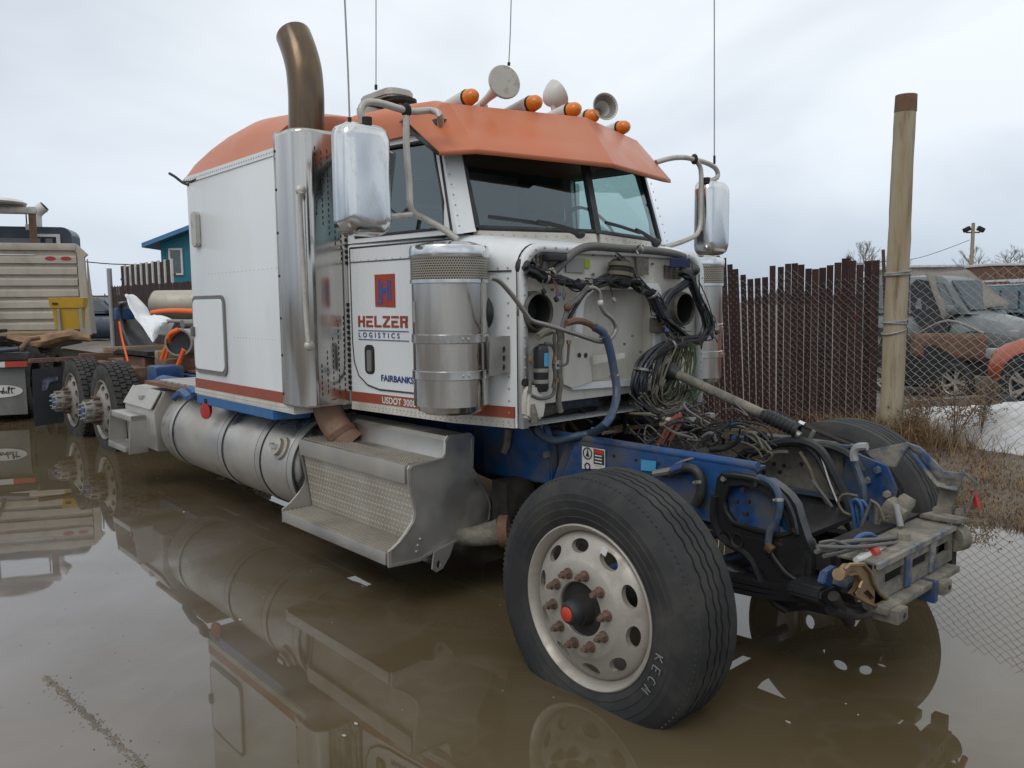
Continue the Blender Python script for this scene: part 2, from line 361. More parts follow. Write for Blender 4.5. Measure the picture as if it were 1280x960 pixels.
def link(name, me, mat, parent=None, label=None, loc=None):
    o = bpy.data.objects.new(name, me); COL.objects.link(o)
    if mat is not None: me.materials.append(mat)
    if parent is not None:
        o.parent = parent
        if loc is None: o.matrix_parent_inverse = inv_of(parent)
    if loc is not None: o.location = loc
    if label: o['label'] = label
    return o
def inv_of(o):
    m = Matrix.Identity(4); chain = []
    while o is not None: chain.append(o); o = o.parent
    for c in reversed(chain): m = m @ c.matrix_parent_inverse @ c.matrix_basis
    return m.inverted()
def spline(P, k, radii=None):
    out = []; ro = []; n = len(P)
    for i in range(n - 1):
        p0 = P[max(i - 1, 0)]; p1 = P[i]; p2 = P[i + 1]; p3 = P[min(i + 2, n - 1)]
        for j in range(k):
            t = j / k
            out.append(.5 * ((2 * p1) + (p2 - p0) * t + (2 * p0 - 5 * p1 + 4 * p2 - p3) * t * t + (3 * p1 - p0 - 3 * p2 + p3) * t ** 3))
            if radii: ro.append(radii[i] * (1 - t) + radii[i + 1] * t)
    out.append(P[-1])
    if radii: ro.append(radii[-1])
    return out, (ro if radii else None)
def thing(name, label, cat, loc=(0, 0, 0), rz=0, group=None):
    o = bpy.data.objects.new(name, None); COL.objects.link(o); o.location = loc; o.rotation_euler = (0, 0, rz); o.empty_display_size = .2
    o['label'] = label; o['category'] = cat
    if group: o['group'] = group
    return o
def tag(o, label=None, cat=None, group=None, kind=None):
    if label: o['label'] = label
    if cat: o['category'] = cat
    if group: o['group'] = group
    if kind: o['kind'] = kind
    return o
def copy_tree(o, parent=None):
    c = o.copy(); COL.objects.link(c)
    if parent is not None: c.parent = parent
    for ch in list(o.children): copy_tree(ch, c)
    return c
def text_mesh(s, size, origin, xd, yd, name, mat, parent, sx=1.0, spacing=1.0, bold=0.0, off=.0):
    cu = bpy.data.curves.new(name, 'FONT'); cu.body = s; cu.size = size; cu.space_character = spacing; cu.offset = bold; cu.extrude = .0006
    to = bpy.data.objects.new('tmp', cu); COL.objects.link(to)
    bpy.context.view_layer.update()
    me = bpy.data.meshes.new_from_object(to.evaluated_get(bpy.context.evaluated_depsgraph_get()))
    bpy.data.objects.remove(to); bpy.data.curves.remove(cu)
    xd = Vector(xd).normalized(); yd = Vector(yd).normalized(); zd = xd.cross(yd)
    m = Matrix((xd * sx, yd, zd)).transposed().to_4x4(); m.translation = Vector(origin) + zd * off
    me.transform(m); me.materials.clear()
    return link(name, me, mat, parent)
def arch(y0, y1, z0, z1, r, n=6, rb=0.0):  # closed outline in (y, z): flat bottom, rounded upper corners
    P = [(y0, z0), (y1, z0)]
    for k in range(n + 1):
        t = k / n * PI / 2; P.append((y1 - r + r * math.cos(t), z1 - r + r * math.sin(t)))
    for k in range(n + 1):
        t = PI / 2 + k / n * PI / 2; P.append((y0 + r + r * math.cos(t), z1 - r + r * math.sin(t)))
    return P
def rrect(a0, a1, b0, b1, r, n=4):
    P = []
    for (ca, cb, t0) in ((a1 - r, b1 - r, 0), (a0 + r, b1 - r, PI / 2), (a0 + r, b0 + r, PI), (a1 - r, b0 + r, 1.5 * PI)):
        for k in range(n + 1):
            t = t0 + k / n * PI / 2; P.append((ca + r * math.cos(t), cb + r * math.sin(t)))
    return P

# ------------------------------------------------------------------ ground and water
def shore(x):
    return 2.72 + min(max((-x - .2) * .52, 0), 1.75) + .16 * mnoise.noise(Vector((x * 1.3, 2.2, 0))) + .07 * mnoise.noise(Vector((x * 5, 7.2, 0)))
def hgt(x, y):
    d = y - shore(x); z = min(max(d * .11, -.12), .15)
    if d > -.2: z += .025 * mnoise.noise(Vector((x * 3, y * 3, 1))) * min(1, (d + .2) * 2)
    for q in ((-9.5 - y) * .08, (x - 13) * .08, (-46 - x) * .08):
        if q > -.12: z = max(z, min(q, .15))
    return z
def axis(a, b, fine, lo, hi):
    P = [lo]; v = a
    out = [a]
    s = fine
    while v > lo: s *= 1.35; v -= s; out.insert(0, max(v, lo))
    v = a
    while v < b: v += fine; out.append(v)
    s = fine
    while v < hi: s *= 1.35; v += s; out.append(min(v, hi))
    return out
gx = axis(-6, 3.5, .12, -900, 900); gy = axis(2.2, 7.0, .10, -900, 900)
g = MB(); g.patch([[(x, y, hgt(x, y)) for x in gx] for y in gy])
ground_m = M('yard_mud', (.15, .12, .09), .85, col2=(.09, .075, .06), nscale=1.2, dirt=(.26, .24, .22), dscale=.35, dlo=.5, dhi=.7, damt=.7, bump=.5, bscale=14)
tag(g.build('ground', ground_m, sharp=80), kind='structure')

def water_material():
    m = bpy.data.materials.new('puddle_water'); m.use_nodes = True; t = m.node_tree; b = t.nodes['Principled BSDF']; N = t.nodes.new; K = t.links.new
    c = N('ShaderNodeTexCoord')
    a = N('ShaderNodeTexNoise'); a.inputs['Scale'].default_value = .55; a.inputs['Detail'].default_value = 7; a.inputs['Distortion'].default_value = 1.2; K(c.outputs['Object'], a.inputs[0])
    r = N('ShaderNodeValToRGB'); r.color_ramp.elements[0].position = .35; r.color_ramp.elements[1].position = .72
    r.color_ramp.elements[0].color = (.078, .058, .030, 1); r.color_ramp.elements[1].color = (.105, .080, .046, 1); K(a.outputs[0], r.inputs[0])
    # shallow silt at the near left, its colour also lightened for reflected sky
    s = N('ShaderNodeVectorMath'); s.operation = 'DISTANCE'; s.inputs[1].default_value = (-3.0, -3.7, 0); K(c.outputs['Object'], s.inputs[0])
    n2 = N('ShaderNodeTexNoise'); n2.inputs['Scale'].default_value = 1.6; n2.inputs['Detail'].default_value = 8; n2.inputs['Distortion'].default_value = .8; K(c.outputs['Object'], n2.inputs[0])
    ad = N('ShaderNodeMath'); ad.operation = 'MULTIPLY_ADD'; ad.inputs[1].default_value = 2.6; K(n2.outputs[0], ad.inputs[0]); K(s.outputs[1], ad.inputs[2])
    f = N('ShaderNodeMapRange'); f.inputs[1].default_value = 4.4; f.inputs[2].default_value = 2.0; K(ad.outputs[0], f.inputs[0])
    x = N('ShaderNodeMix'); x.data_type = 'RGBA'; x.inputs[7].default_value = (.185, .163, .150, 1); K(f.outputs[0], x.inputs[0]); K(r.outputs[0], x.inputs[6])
    sw = N('ShaderNodeTexNoise'); sw.inputs['Scale'].default_value = .9; sw.inputs['Detail'].default_value = 6; sw.inputs['Distortion'].default_value = 1.8; K(c.outputs['Object'], sw.inputs[0])
    s1 = N('ShaderNodeMath'); s1.operation = 'SUBTRACT'; s1.inputs[1].default_value = .5; K(sw.outputs[0], s1.inputs[0]); s2 = N('ShaderNodeMath'); s2.operation = 'ABSOLUTE'; K(s1.outputs[0], s2.inputs[0])
    s3 = N('ShaderNodeMapRange'); s3.inputs[1].default_value = .05; s3.inputs[2].default_value = .0; s3.inputs[4].default_value = .06; K(s2.outputs[0], s3.inputs[0])
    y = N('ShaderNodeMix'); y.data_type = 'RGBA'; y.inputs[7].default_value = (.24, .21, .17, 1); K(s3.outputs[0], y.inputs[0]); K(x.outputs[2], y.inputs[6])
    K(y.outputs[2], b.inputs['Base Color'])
    # faint floating scum swirls change only the gloss
    w_ = N('ShaderNodeTexNoise'); w_.inputs['Scale'].default_value = 2.2; w_.inputs['Detail'].default_value = 9; w_.inputs['Distortion'].default_value = 2.5; K(c.outputs['Object'], w_.inputs[0])
    rr = N('ShaderNodeMapRange'); rr.inputs[1].default_value = .52; rr.inputs[2].default_value = .75; rr.inputs[3].default_value = .0; rr.inputs[4].default_value = .03; K(w_.outputs[0], rr.inputs[0])
    rs = N('ShaderNodeMath'); rs.operation = 'MULTIPLY_ADD'; rs.inputs[1].default_value = .03; K(f.outputs[0], rs.inputs[0]); K(rr.outputs[0], rs.inputs[2])
    K(rs.outputs[0], b.inputs['Roughness']); b.inputs['IOR'].default_value = 1.62
    bn = N('ShaderNodeTexNoise'); bn.inputs['Scale'].default_value = 2.5; bn.inputs['Detail'].default_value = 2; K(c.outputs['Object'], bn.inputs[0])
    bu = N('ShaderNodeBump'); bu.inputs['Strength'].default_value = .006; bu.inputs['Distance'].default_value = .05; K(bn.outputs[0], bu.inputs['Height']); K(bu.outputs[0], b.inputs['Normal'])
    return m
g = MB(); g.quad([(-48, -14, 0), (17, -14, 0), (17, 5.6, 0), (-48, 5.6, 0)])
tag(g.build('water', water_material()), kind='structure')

rnd = random.Random(3)
g = MB()
P0 = Vector((-1.70, -2.72, 0)); P1 = Vector((-.70, -2.63, 0))
rows = []
for i in range(60):
    t = i / 59; p = P0.lerp(P1, t); dn_ = Vector((-(P1 - P0).y, (P1 - P0).x, 0)).normalized(); wob_ = .012 * mnoise.noise(Vector((t * 9, 1, 1)))
    rows.append([p + dn_ * (wob_ + .022 * s) + Vector((0, 0, -.002 + (.0055 * (1 - s * s)) * (.6 + 1.2 * mnoise.noise(Vector((t * 25, s * 2, 5)))))) for s in (-1, -.6, -.2, .2, .6, 1)])
ridge = MB(); ridge.patch(rows); tag(ridge.build('mud_ridge', ground_m), kind='structure')
for i in range(520):
    t = rnd.random(); p = P0.lerp(P1, t) + Vector((rnd.gauss(0, .02), rnd.gauss(0, .012 + .012 * rnd.random()), rnd.uniform(-.003, .003)))
    s = rnd.uniform(.0015, .0045) * (1.8 if rnd.random() < .06 else 1); bmesh.ops.create_icosphere(g.bm, subdivisions=1, radius=s, matrix=Matrix.Translation(p) @ Matrix.Diagonal((1, rnd.uniform(.6, 1.2), .55, 1)))
for i in range(90):
    p = Vector((rnd.uniform(-3.2, -.4), rnd.uniform(-3.1, -2.3), -.001)); s = rnd.uniform(.002, .006)
    bmesh.ops.create_icosphere(g.bm, subdivisions=1, radius=s, matrix=Matrix.Translation(p) @ Matrix.Diagonal((1, 1, .6, 1)))
tag(g.build('gravel', gravel_m, sharp=180), 'line of wet pebbles breaking the shallow puddle', kind='stuff')
g = MB()
for c in [(-1.711,-1.114,0.002),(-7.099,0.487,0.002),(-0.446,-1.944,0.002),(0.683,-0.019,0.002),(0.651,-0.746,0.002),(-4.43,-0.559,0.002),(-1.724,-1.847,0.002),(-4.089,-1.278,0.002),(-0.402,-2.02,0.002)]:
    a = rnd.uniform(0, PI); s = rnd.uniform(.006, .013)
    g.prism([(c[0] + s * math.cos(a + k * 1.05 + rnd.uniform(-.3, .3)) * (1 if k % 3 else 1.6), c[1] + .7 * s * math.sin(a + k * 1.05), .002) for k in range(6)], (0, 0, .003))
for i in range(90):
    x = rnd.uniform(-6, 1.8); y = rnd.uniform(-3, 2); s = rnd.uniform(.0015, .005)
    a = rnd.uniform(0, PI); g.prism([(x + s * math.cos(a + k * 2.1), y + s * math.sin(a + k * 2.1), .001) for k in range(3)], (0, 0, .002))
tag(g.build('floating_debris', M('leaf_litter', (.42, .38, .31), .8, nscale=30)), 'small pale leaf scraps floating on the muddy puddle', kind='stuff')

# dry grass on the bank
def blades(name, mat, n, seed, region, hr, label):
    rn = random.Random(seed); V = []; F = []
    k = 0
    while k < n:
        x, y, dens, hh = region(rn)
        if rn.random() > dens: continue
        z = hgt(x, y) - .01; h = rn.uniform(*hr) * hh; a = rn.uniform(0, 2 * PI); ln = rn.uniform(.2, 1.9) * h
        dx, dy = math.cos(a), math.sin(a); w_ = rn.uniform(.0018, .0045); px, py = -dy * w_, dx * w_
        i = len(V)
        V += [(x - px, y - py, z), (x + px, y + py, z), (x + dx * ln * .35 - px * .7, y + dy * ln * .35 - py * .7, z + h * .6), (x + dx * ln * .35 + px * .7, y + dy * ln * .35 + py * .7, z + h * .6), (x + dx * ln, y + dy * ln, z + h * rn.uniform(.55, 1))]
        F += [(i, i + 1, i + 3, i + 2), (i + 2, i + 3, i + 4)]
        k += 1
    me = bpy.data.meshes.new(name); me.from_pydata(V, [], F)
    tag(link(name, me, mat), label, kind='stuff')
def bank_region(rn):
    x = rn.uniform(-4.2, 2.2); s = shore(x); y = s + abs(rn.gauss(.12, .9))
    if y > 5.6: return x, y, 0, 1
    c = .5 + .5 * mnoise.noise(Vector((x * 2.2, y * 2.2, 4)))
    near = max(0, 1 - abs(y - 4.85) / .7)
    return x, y, min(1, .25 + c * c * 1.1), .45 + .55 * c + .55 * near * (1 if x < -.8 else .4)
def pole_region(rn):
    x = -1.35 + rn.gauss(0, .42); y = 4.75 + rn.gauss(0, .22); return x, y, 1, 1
blades('dry_grass', grass_m, 17000, 5, bank_region, (.03, .13), 'tan dry grass lying over the bank below the wire fence')
blades('dry_grass', grass_m2, 17000, 9, bank_region, (.03, .11), 'darker dead grass matted on the bank behind the far front tyre')
blades('dry_grass', grass_m, 2200, 11, pole_region, (.12, .42), 'tall straw coloured grass around the foot of the old post')

# snow pile behind the wire
g = MB(); rows = []
for j in range(29):
    row = []
    for i in range(49):
        u = -1 + 2 * i / 48; v = -1 + 2 * j / 28; x = .62 + 2.62 * u; y = 5.84 + 1.02 * v
        r2 = u * u + v * v; h = max(0, 1 - r2) ** .5 * .47 * (1 + .3 * mnoise.noise(Vector((x * 1.6, y * 1.6, 3)))) + .05 * mnoise.noise(Vector((x * 6, y * 6, 9)))
        row.append((x, y, hgt(x, y) - .06 + max(h, 0) * (1 if r2 < 1 else .5)))
    rows.append(row)
g.patch(rows); tag(g.build('snow_pile', snow_m, sharp=180), 'dirty white heap of old snow behind the wire fence', 'snow pile')

# ------------------------------------------------------------------ fences
FY = 4.94
def topz(x):
    K = [(-30, 2.30), (-20, 2.28), (-12, 2.12), (-3.55, 1.96), (-3.47, 2.0), (-3.39, 2.12), (-3.31, 2.09), (-3.2, 1.99), (-3.05, 1.87), (-2.92, 1.83), (-2.82, 1.86), (-2.72, 1.96), (-2.5, 2.0), (-2.33, 1.93), (-2.1, 1.95), (-1.9, 1.99), (-1.72, 1.95), (-1.58, 1.99)]
    for (a, za), (b, zb) in zip(K, K[1:]):
        if a <= x <= b: return za + (zb - za) * (x - a) / (b - a)
    return 1.98
def wires(x0, x1, z0, ztop, seed, wx=.045, hz=.041, r=.0029, wave=.03, dy=0):
    mb = MB(); rn = random.Random(seed); n = int((x1 - x0) / wx)
    V = []; F = []
    for k in range(n + 1):
        xa = x0 + k * wx; pts = []; zz = z0 + rn.uniform(-.01, .01); j = 0
        zt = ztop(xa)
        while zz < zt:
            s = (j + k) % 2
            warp = .03 * math.sin(xa * 2.1 + zz * 1.3) + .014 * math.sin(xa * 7 + zz * 5)
            sag = (1 - (zt - zz) / zt) * 0
            pts.append((xa + (wx if s else 0) + warp, FY + dy + (.009 if s else -.009) + wave * math.sin(xa * 1.7 + zz), zz)); zz += hz; j += 1
        i0 = len(V)
        for (x, y, z) in pts: V += [(x - r, y + r * .6, z), (x + r, y + r * .6, z), (x, y - r, z)]
        for q in range(len(pts) - 1):
            a = i0 + 3 * q
            for e in range(3): F.append((a + e, a + (e + 1) % 3, a + 3 + (e + 1) % 3, a + 3 + e))
    return V, F
def mesh_part(V, F, name, mat, parent, label=None):
    me = bpy.data.meshes.new(name); me.from_pydata(V, [], F); o = link(name, me, mat, parent, label); o['kind'] = 'stuff'; return o
sf = thing('slat_fence', 'tall chain link fence filled with ragged dark brown slats', 'fence', (-2.6, FY, .1))
sm = bpy.data.meshes.new('slat'); b = bmesh.new(); bmesh.ops.create_cube(b, size=1, matrix=Matrix.Translation((0, 0, .5)) @ Matrix.Diagonal((.0775, .007, 1, 1)))
bmesh.ops.bevel(b, geom=[e for e in b.edges if abs(e.verts[0].co.z - e.verts[1].co.z) > .5], offset=.003, segments=1, affect='EDGES'); b.to_mesh(sm); b.free(); sm.materials.append(slat_m)
sms = [sm, sm.copy(), sm.copy()]; sms[1].materials[0] = slat_b; sms[2].materials[0] = slat_c
rn = random.Random(12)
xs = [-1.575 - .082 * k for k in range(30)]
xs += list(np.arange(-28.0, -20.0, .0835)); xs += list(np.arange(-19.9, -4.06, .1))
for x in xs:
    o = bpy.data.objects.new('slat', rn.choice(sms)); COL.objects.link(o); o.parent = sf
    z0 = .10 + rn.uniform(-.03, .03); zt = topz(x) + rn.uniform(-.028, .028)
    lean = -.012 - .05 * min(1, max(0, (-2.6 - x) / .5)) * (x > -4) + rn.uniform(-.002, .002)
    wv = .012 * math.sin(x * 9)
    o.location = (x + .1 * (lean < -.03) * 0 + 2.6, rn.uniform(-.004, .004), z0 - .1); o.scale = (1.33 if -19.95 < x < -4.0 else rn.uniform(.965, 1.01), 1, zt - z0); o.rotation_euler = (0, lean, rn.uniform(-.03, .03))
V, F = wires(-4.6, -1.42, .08, lambda x: topz(x) - .10 + .05 * math.sin(x * 4), 4, wave=.006, dy=-.008, r=.0029)
mesh_part(V, F, 'wire_mesh', galv, sf)
for x in (-8.0, -15.0):
    MB().cyl((x, FY + .05, 0), (x, FY + .05, 2.2), .025, 10).build('post', galv, sf)
MB().cyl((-28.15, FY - .02, 0), (-28.15, FY - .02, 2.92), .085, 12).build('post', galv, sf, 'thick pale grey end post')
wf = thing('wire_fence', 'bare sagging chain link fence in front of the snow pile', 'fence', (0, FY, .1))
V, F = wires(-1.36, 3.6, .06, lambda x: 1.93 - .20 * math.exp(-((x + .95) / .35) ** 2) + .03 * math.sin(x * 5) + .12 * min(max(x + .6, 0), 1), 6)
mesh_part(V, F, 'wire_mesh', galv, wf)
MB().cyl((3.2, FY + .03, 0), (3.2, FY + .03, 2.1), .03, 10).build('post', galv, wf)
for u, y in ((0, 0),):
    MB().tube([(-1.547,4.98,2.088),(-1.496,4.98,1.368),(-1.457,4.98,0.749)], .018, 8).build('stake', galv_rust, wf, 'dark brown rusty stake left of the old post')
    MB().tube([(-1.293,5,1.884),(-1.296,5,1.369),(-1.314,5,0.798)], .02, 8).build('stake', galv_rust, wf, 'rusty brown stake right of the old post')
# old post
pr = thing('wooden_post', 'tall leaning weathered post with a rusty cap and wire ties', 'post', (-1.391,4.94,0.3))
prof = [(-1.37,4.9,0.182),(-1.365,4.9,0.72),(-1.366,4.9,1.371),(-1.357,4.9,2.17),(-1.352,4.9,2.875),(-1.344,4.9,3.452)]
g = MB(); g.tube(prof, .1, 18, smooth=5, radii=[.112, .110, .108, .105, .101, .098])
for v in g.bm.verts:
    n_ = mnoise.noise(v.co * 6); v.co.x += .006 * n_; v.co.y += .006 * n_
g.build('trunk', wood_old, pr)
MB().tube([(-1.344,4.9,3.413),(-1.341,4.9,3.573)], .101, 18, radii=[.103, .1]).build('cap', rust, pr)
for (v0, dv, rr) in ((343, 1, .011), (341, 2, .009), (401, 2, .009), (404, -1, .010), (413, 5, .008)):
    g = MB(); c0 = Vector((0, 0, 0))
    base = {343: (-1.359,4.9,1.828), 341: (-1.36,4.9,1.852), 401: (-1.373,4.9,1.363), 404: (-1.373,4.9,1.338), 413: (-1.37,4.9,1.266)}[v0]
    pts = [(base[0] + .118 * math.cos(t), base[1] + .118 * math.sin(t), base[2] + .008 * dv * math.sin(t * .9 + 1)) for t in np.linspace(0, 2 * PI, 25)]
    g.tube(pts, rr, 6); g.build('wire_tie', galv, pr)
# pickets rising behind the far left of the slats
pf = thing('picket_panel', 'dark picket panel with pale edges and rusty rail above slats', 'fence panel', (-25.2, 5.15, 2.1))
MB().bx((-27.9, 5.2, 2.50), (-22.6, 5.24, 2.58)).build('rail', rust, pf)
for k in range(9):
    x = -27.4 + k * .56
    MB().bx((x - .20, 5.14, 2.02), (x + .20, 5.17, 2.98 - .03 * (k % 2))).build('picket', slat_m, pf)
    MB().bx((x + .21, 5.12, 1.9 - .25 * (k in (2, 4))), (x + .29, 5.18, 3.0)).build('picket_edge', label_white, pf)

# ------------------------------------------------------------------ blue building, far things
AR = math.atan2(.7445182, .66753259)
bl = (-29.143,7.021,2.485)
bb = thing('blue_building', 'teal blue house with blue roof and one white window', 'building', (bl[0], bl[1], 0), AR, None)
def part(mb, name, mat, parent, label=None, **k): return mb.build(name, mat, parent, label, loc=(0, 0, 0), **k)
H = 3.93
g = MB(); g.prism([(0, 0, 0), (7, 0, 0), (7, 0, H + 0), (3.5, 0, H + 1.25), (0, 0, H)], (0, 9, 0)); part(g, 'wall', teal_wall, bb)
for k in range(22):
    x = .16 + k * .32
    if not .15 < x < 1.0 or True:
        z1 = H + 1.25 * (1 - abs(x - 3.5) / 3.5) - .1
        g = MB(); g.bx((x - .012, -.02, .1), (x + .012, .0, 2.0 if .2 < x < 1.05 else z1)); part(g, 'batten', teal_wall, bb)
for s in (-1, 1):
    a = Vector((3.5 + s * 4.0, -.45, H + 1.25 * (1 - 4.0 / 3.5))); c = Vector((3.5, -.45, H + 1.27))
    g = MB(); g.prism([a, c, c + Vector((0, 0, .16)), a + Vector((0, 0, .16))], (0, 9.9, 0)); part(g, 'roof', roof_blue, bb)
wx0, wx1, wz0, wz1 = .30, .82, 2.75, 3.74
g = MB(); g.plate([(wx0, 0, wz0), (wx1, 0, wz0), (wx1, 0, wz1), (wx0, 0, wz1)], [[(wx0 + .07, 0, wz0 + .07), (wx1 - .07, 0, wz0 + .07), (wx1 - .07, 0, wz1 - .07), (wx0 + .07, 0, wz1 - .07)]], (0, -.06, 0)); wfm = part(g, 'window', label_white, bb)
g = MB(); g.bx((wx0 + .06, -.02, wz0 + .06), (wx1 - .06, -.035, wz1 - .06)); part(g, 'pane', glass_pale, wfm)

def beam_thing(name, label, cat, loc, rz=0, group=None): return thing(name, label, cat, loc, rz, group)
# floodlight pole
fp = (-19.966,62.505,2.573); ft = (-20.281,62.846,7.164)
t = thing('floodlight_pole', 'tall brown pole carrying two floodlights over the yard', 'light pole', (fp[0], fp[1], 0), AR)
part(MB().tube([(0, 0, 0), (0, 0, 7.2)], .14, 10, radii=[.17, .12]), 'pole', wood_old, t)
part(MB().bx((-.5, -.05, 6.45), (.5, .05, 6.55)), 'crossarm', rust, t)
for s in (-1, 1):
    part(MB().box((s * .52, -.1, 6.72), (.5, .3, .32), Matrix.Rotation(s * .45, 3, 'Y'), .04), 'floodlight', dark, t)
# utility pole
up_ = (-44.906,87.571,3.801)
t = thing('utility_pole', 'distant utility pole with one crossarm above the slats', 'utility pole', (up_[0], up_[1], 0), AR)
part(MB().tube([(0, 0, 0), (0, 0, 5.3)], .14, 8), 'pole', bark, t); part(MB().bx((-.8, -.06, 4.7), (.8, .06, 4.85)), 'crossarm', bark, t)
# hall, container, mound
c = (-29.009,75.109,3.246)
t = thing('storage_hall', 'long pale flat roofed hall in the distance', 'building', (c[0], c[1], 0), AR)
part(MB().bx((0, 0, 0), (13, 9, 4.55)), 'wall', conc, t); part(MB().bx((-.3, -.3, 4.56), (13.3, 9.3, 4.75)), 'roof', snow_m, t)
for k in range(6): part(MB().bx((.8 + k * 2.0, -.05, .6), (2.0 + k * 2.0, 0.02, 2.6)), 'door', tan_metal, t)
for k in range(12): part(MB().bx((.45 + k * 1.05, -.04, 2.8), (.55 + k * 1.05, .02, 4.4)), 'rib', conc, t)
c = (-11.864,41.364,2.23)
t = thing('shipping_container', 'rust red steel container with snow on top', 'container', (c[0], c[1], 0), AR)
part(MB().bx((0, 0, 0), (5, 2.4, 3.2)), 'box', rust, t)
for k in range(18): part(MB().bx((.1 + k * .27, -.05, .15), (.22 + k * .27, 0, 3.1)), 'rib', rust, t)
part(MB().bx((-.08, -.1, 3.21), (5.1, 2.5, 3.34), .03), 'snow_cover', snow_m, t)
c = (-12.941,43.213,2.476)
t = thing('steel_tank', 'small pale upright tank beside the rust red container', 'tank', (c[0], c[1], 0), AR)
part(MB().lathe([(0, 0), (.32, 0), (.32, 2.5), (.2, 2.62), (.07, 2.64), (.07, 3.4), (0, 3.4)], axis=(0, 0, 1), seg=14), 'shell', conc, t)
rn = random.Random(77)
g = MB()
for k in range(150):
    u = rn.uniform(1138, 1240); D = rn.uniform(44, 58); s = rn.uniform(.3, .8)
    p = Vector((2.1, -3.416, 0)) + Vector((.6675, .7445, 0)) * ((u - 640) / 1001 * D) + Vector((-.7445, .6675, 0)) * D
    g.box((p.x, p.y, rn.uniform(0, 1.9) * (1 - abs(u - 1190) / 80)), (s * 1.6, s, s * .6), Matrix.Rotation(rn.uniform(0, 3), 3, Vector((rn.random(), rn.random(), 1)).normalized()))
tag(g.build('scrap_heap', rust), 'brown scrap heap far behind the parked cars', kind='stuff')

def bare_tree(base, h, seed, label, group, spread=.55):
    rn = random.Random(seed); t = thing('bare_tree', label, 'tree', base, 0, group)
    tr = MB(); tr.tube([(0, 0, 0), (.02 * h, 0, h * .35), (0, .01 * h, h * .7), (0.01 * h, 0, h * .98)], .02 * h, 7, smooth=3, radii=[.024 * h, .017 * h, .010 * h, .003 * h]); part(tr, 'trunk', bark, t)
    V = []; F = []
    def twig(p, d, l, r, dep):
        q = p + d * l; i = len(V); s = d.orthogonal().normalized() * r; u_ = d.cross(s).normalized() * r
        V.extend([tuple(p + s), tuple(p - s * .5 + u_ * .8), tuple(p - s * .5 - u_ * .8), tuple(q + s * .5), tuple(q - s * .25 + u_ * .4), tuple(q - s * .25 - u_ * .4)])
        F.extend([(i, i + 1, i + 4, i + 3), (i + 1, i + 2, i + 5, i + 4), (i + 2, i, i + 3, i + 5)])
        if dep:
            for k in range(rn.randint(3, 4)):
                nd = (d + Vector((rn.gauss(0, .5), rn.gauss(0, .5), rn.gauss(.25, .3)))).normalized(); twig(p.lerp(q, rn.uniform(.45, 1)), nd, l * rn.uniform(.5, .75), r * .6, dep - 1)
    for k in range(20):
        z = h * (.25 + .7 * (k / 20)); a = k * 2.4
        twig(Vector((0, 0, z)), Vector((math.cos(a) * spread * 1.3, math.sin(a) * spread * 1.3, .8)).normalized(), h * (.30 - .18 * k / 20), .0065 * h, 3)
    me = bpy.data.meshes.new('crown'); me.from_pydata(V, [], F); link('crown', me, bark, t, loc=(0, 0, 0))
    return t
def spruce(base, h, seed, label, group):
    rn = random.Random(seed); t = thing('spruce_tree', label, 'tree', base, 0, group)
    part(MB().tube([(0, 0, 0), (0, 0, h)], .02 * h, 6, radii=[.02 * h, .003 * h]), 'trunk', bark, t)
    V = []; F = []
    for k in range(420):
        z = h * (.12 + .86 * (k / 420) ** .8); w_ = (h - z) * .17 + .03 * h; a = rn.uniform(0, 2 * PI); rr = w_ * rn.uniform(.5, 1.1)
        x, y = math.cos(a) * rr, math.sin(a) * rr; i = len(V); s = .05 * h * rn.uniform(.4, 1)
        V.extend([(x * .15, y * .15, z), (x + s * math.sin(a) * .4, y - s * math.cos(a) * .4, z - .03 * h), (x * 1.15, y * 1.15, z - .045 * h), (x - s * math.sin(a) * .4, y + s * math.cos(a) * .4, z - .03 * h)]); F.append((i, i + 1, i + 2, i + 3))
    me = bpy.data.meshes.new('crown'); me.from_pydata(V, [], F); link('crown', me, needle, t, loc=(0, 0, 0))
def gp(p): return (p[0], p[1], 0)
GT = 'leafless trees beyond the yard'
bare_tree(gp((-26.23,58.694,3.733)), 5.6, 1, 'pale leafless birch rising right behind the slat fence', GT, .5)
bare_tree(gp((-23.679,73.632,3.921)), 5.6, 2, 'bare tree standing behind the floodlight pole', GT, .8)
bare_tree(gp((-20.093,71.585,3.757)), 5.3, 3, 'bare tree above the left end of the rust red container', GT, .7)
bare_tree(gp((-18.861,72.959,3.739)), 5.2, 4, 'bare tree cut by the right edge behind the container', GT, .7)
bare_tree(gp((-32.268,79.166,4.327)), 5.8, 5, 'faint bare tree half hidden by the old post', GT, .6)
spruce(gp((-28.982,61.671,3.885)), 5.4, 6, 'small dark spruce left of the pale leafless birch', 'spruces beyond the slat fence')
spruce(gp((-27.486,63.34,3.864)), 4.3, 7, 'low dark spruce right of the pale leafless birch', 'spruces beyond the slat fence')
spruce(gp((-31.971,71.941,4.182)), 4.6, 8, 'low dark spruce at the foot of the leafless birch', 'spruces beyond the slat fence')
rn = random.Random(31); V = []; F = []
for k in range(2200):  # ring carries on unseen behind the camera, added to darken horizon reflections
    D = rn.uniform(330, 420); a = R(rn.uniform(-180, 180)); X = D * math.sin(a); Y_ = D * math.cos(a); h = rn.uniform(4, 7.5); w_ = h * .33
    p = Vector((2.1, -3.416, 0)) + Vector((.6675, .7445, 0)) * X + Vector((-.7445, .6675, 0)) * Y_; i = len(V)
    for q in range(5): V.append((p.x + w_ * math.cos(q * 1.2566), p.y + w_ * math.sin(q * 1.2566), 0))
    V.append((p.x, p.y, h)); F += [(i + q, i + (q + 1) % 5, i + 5) for q in range(5)]
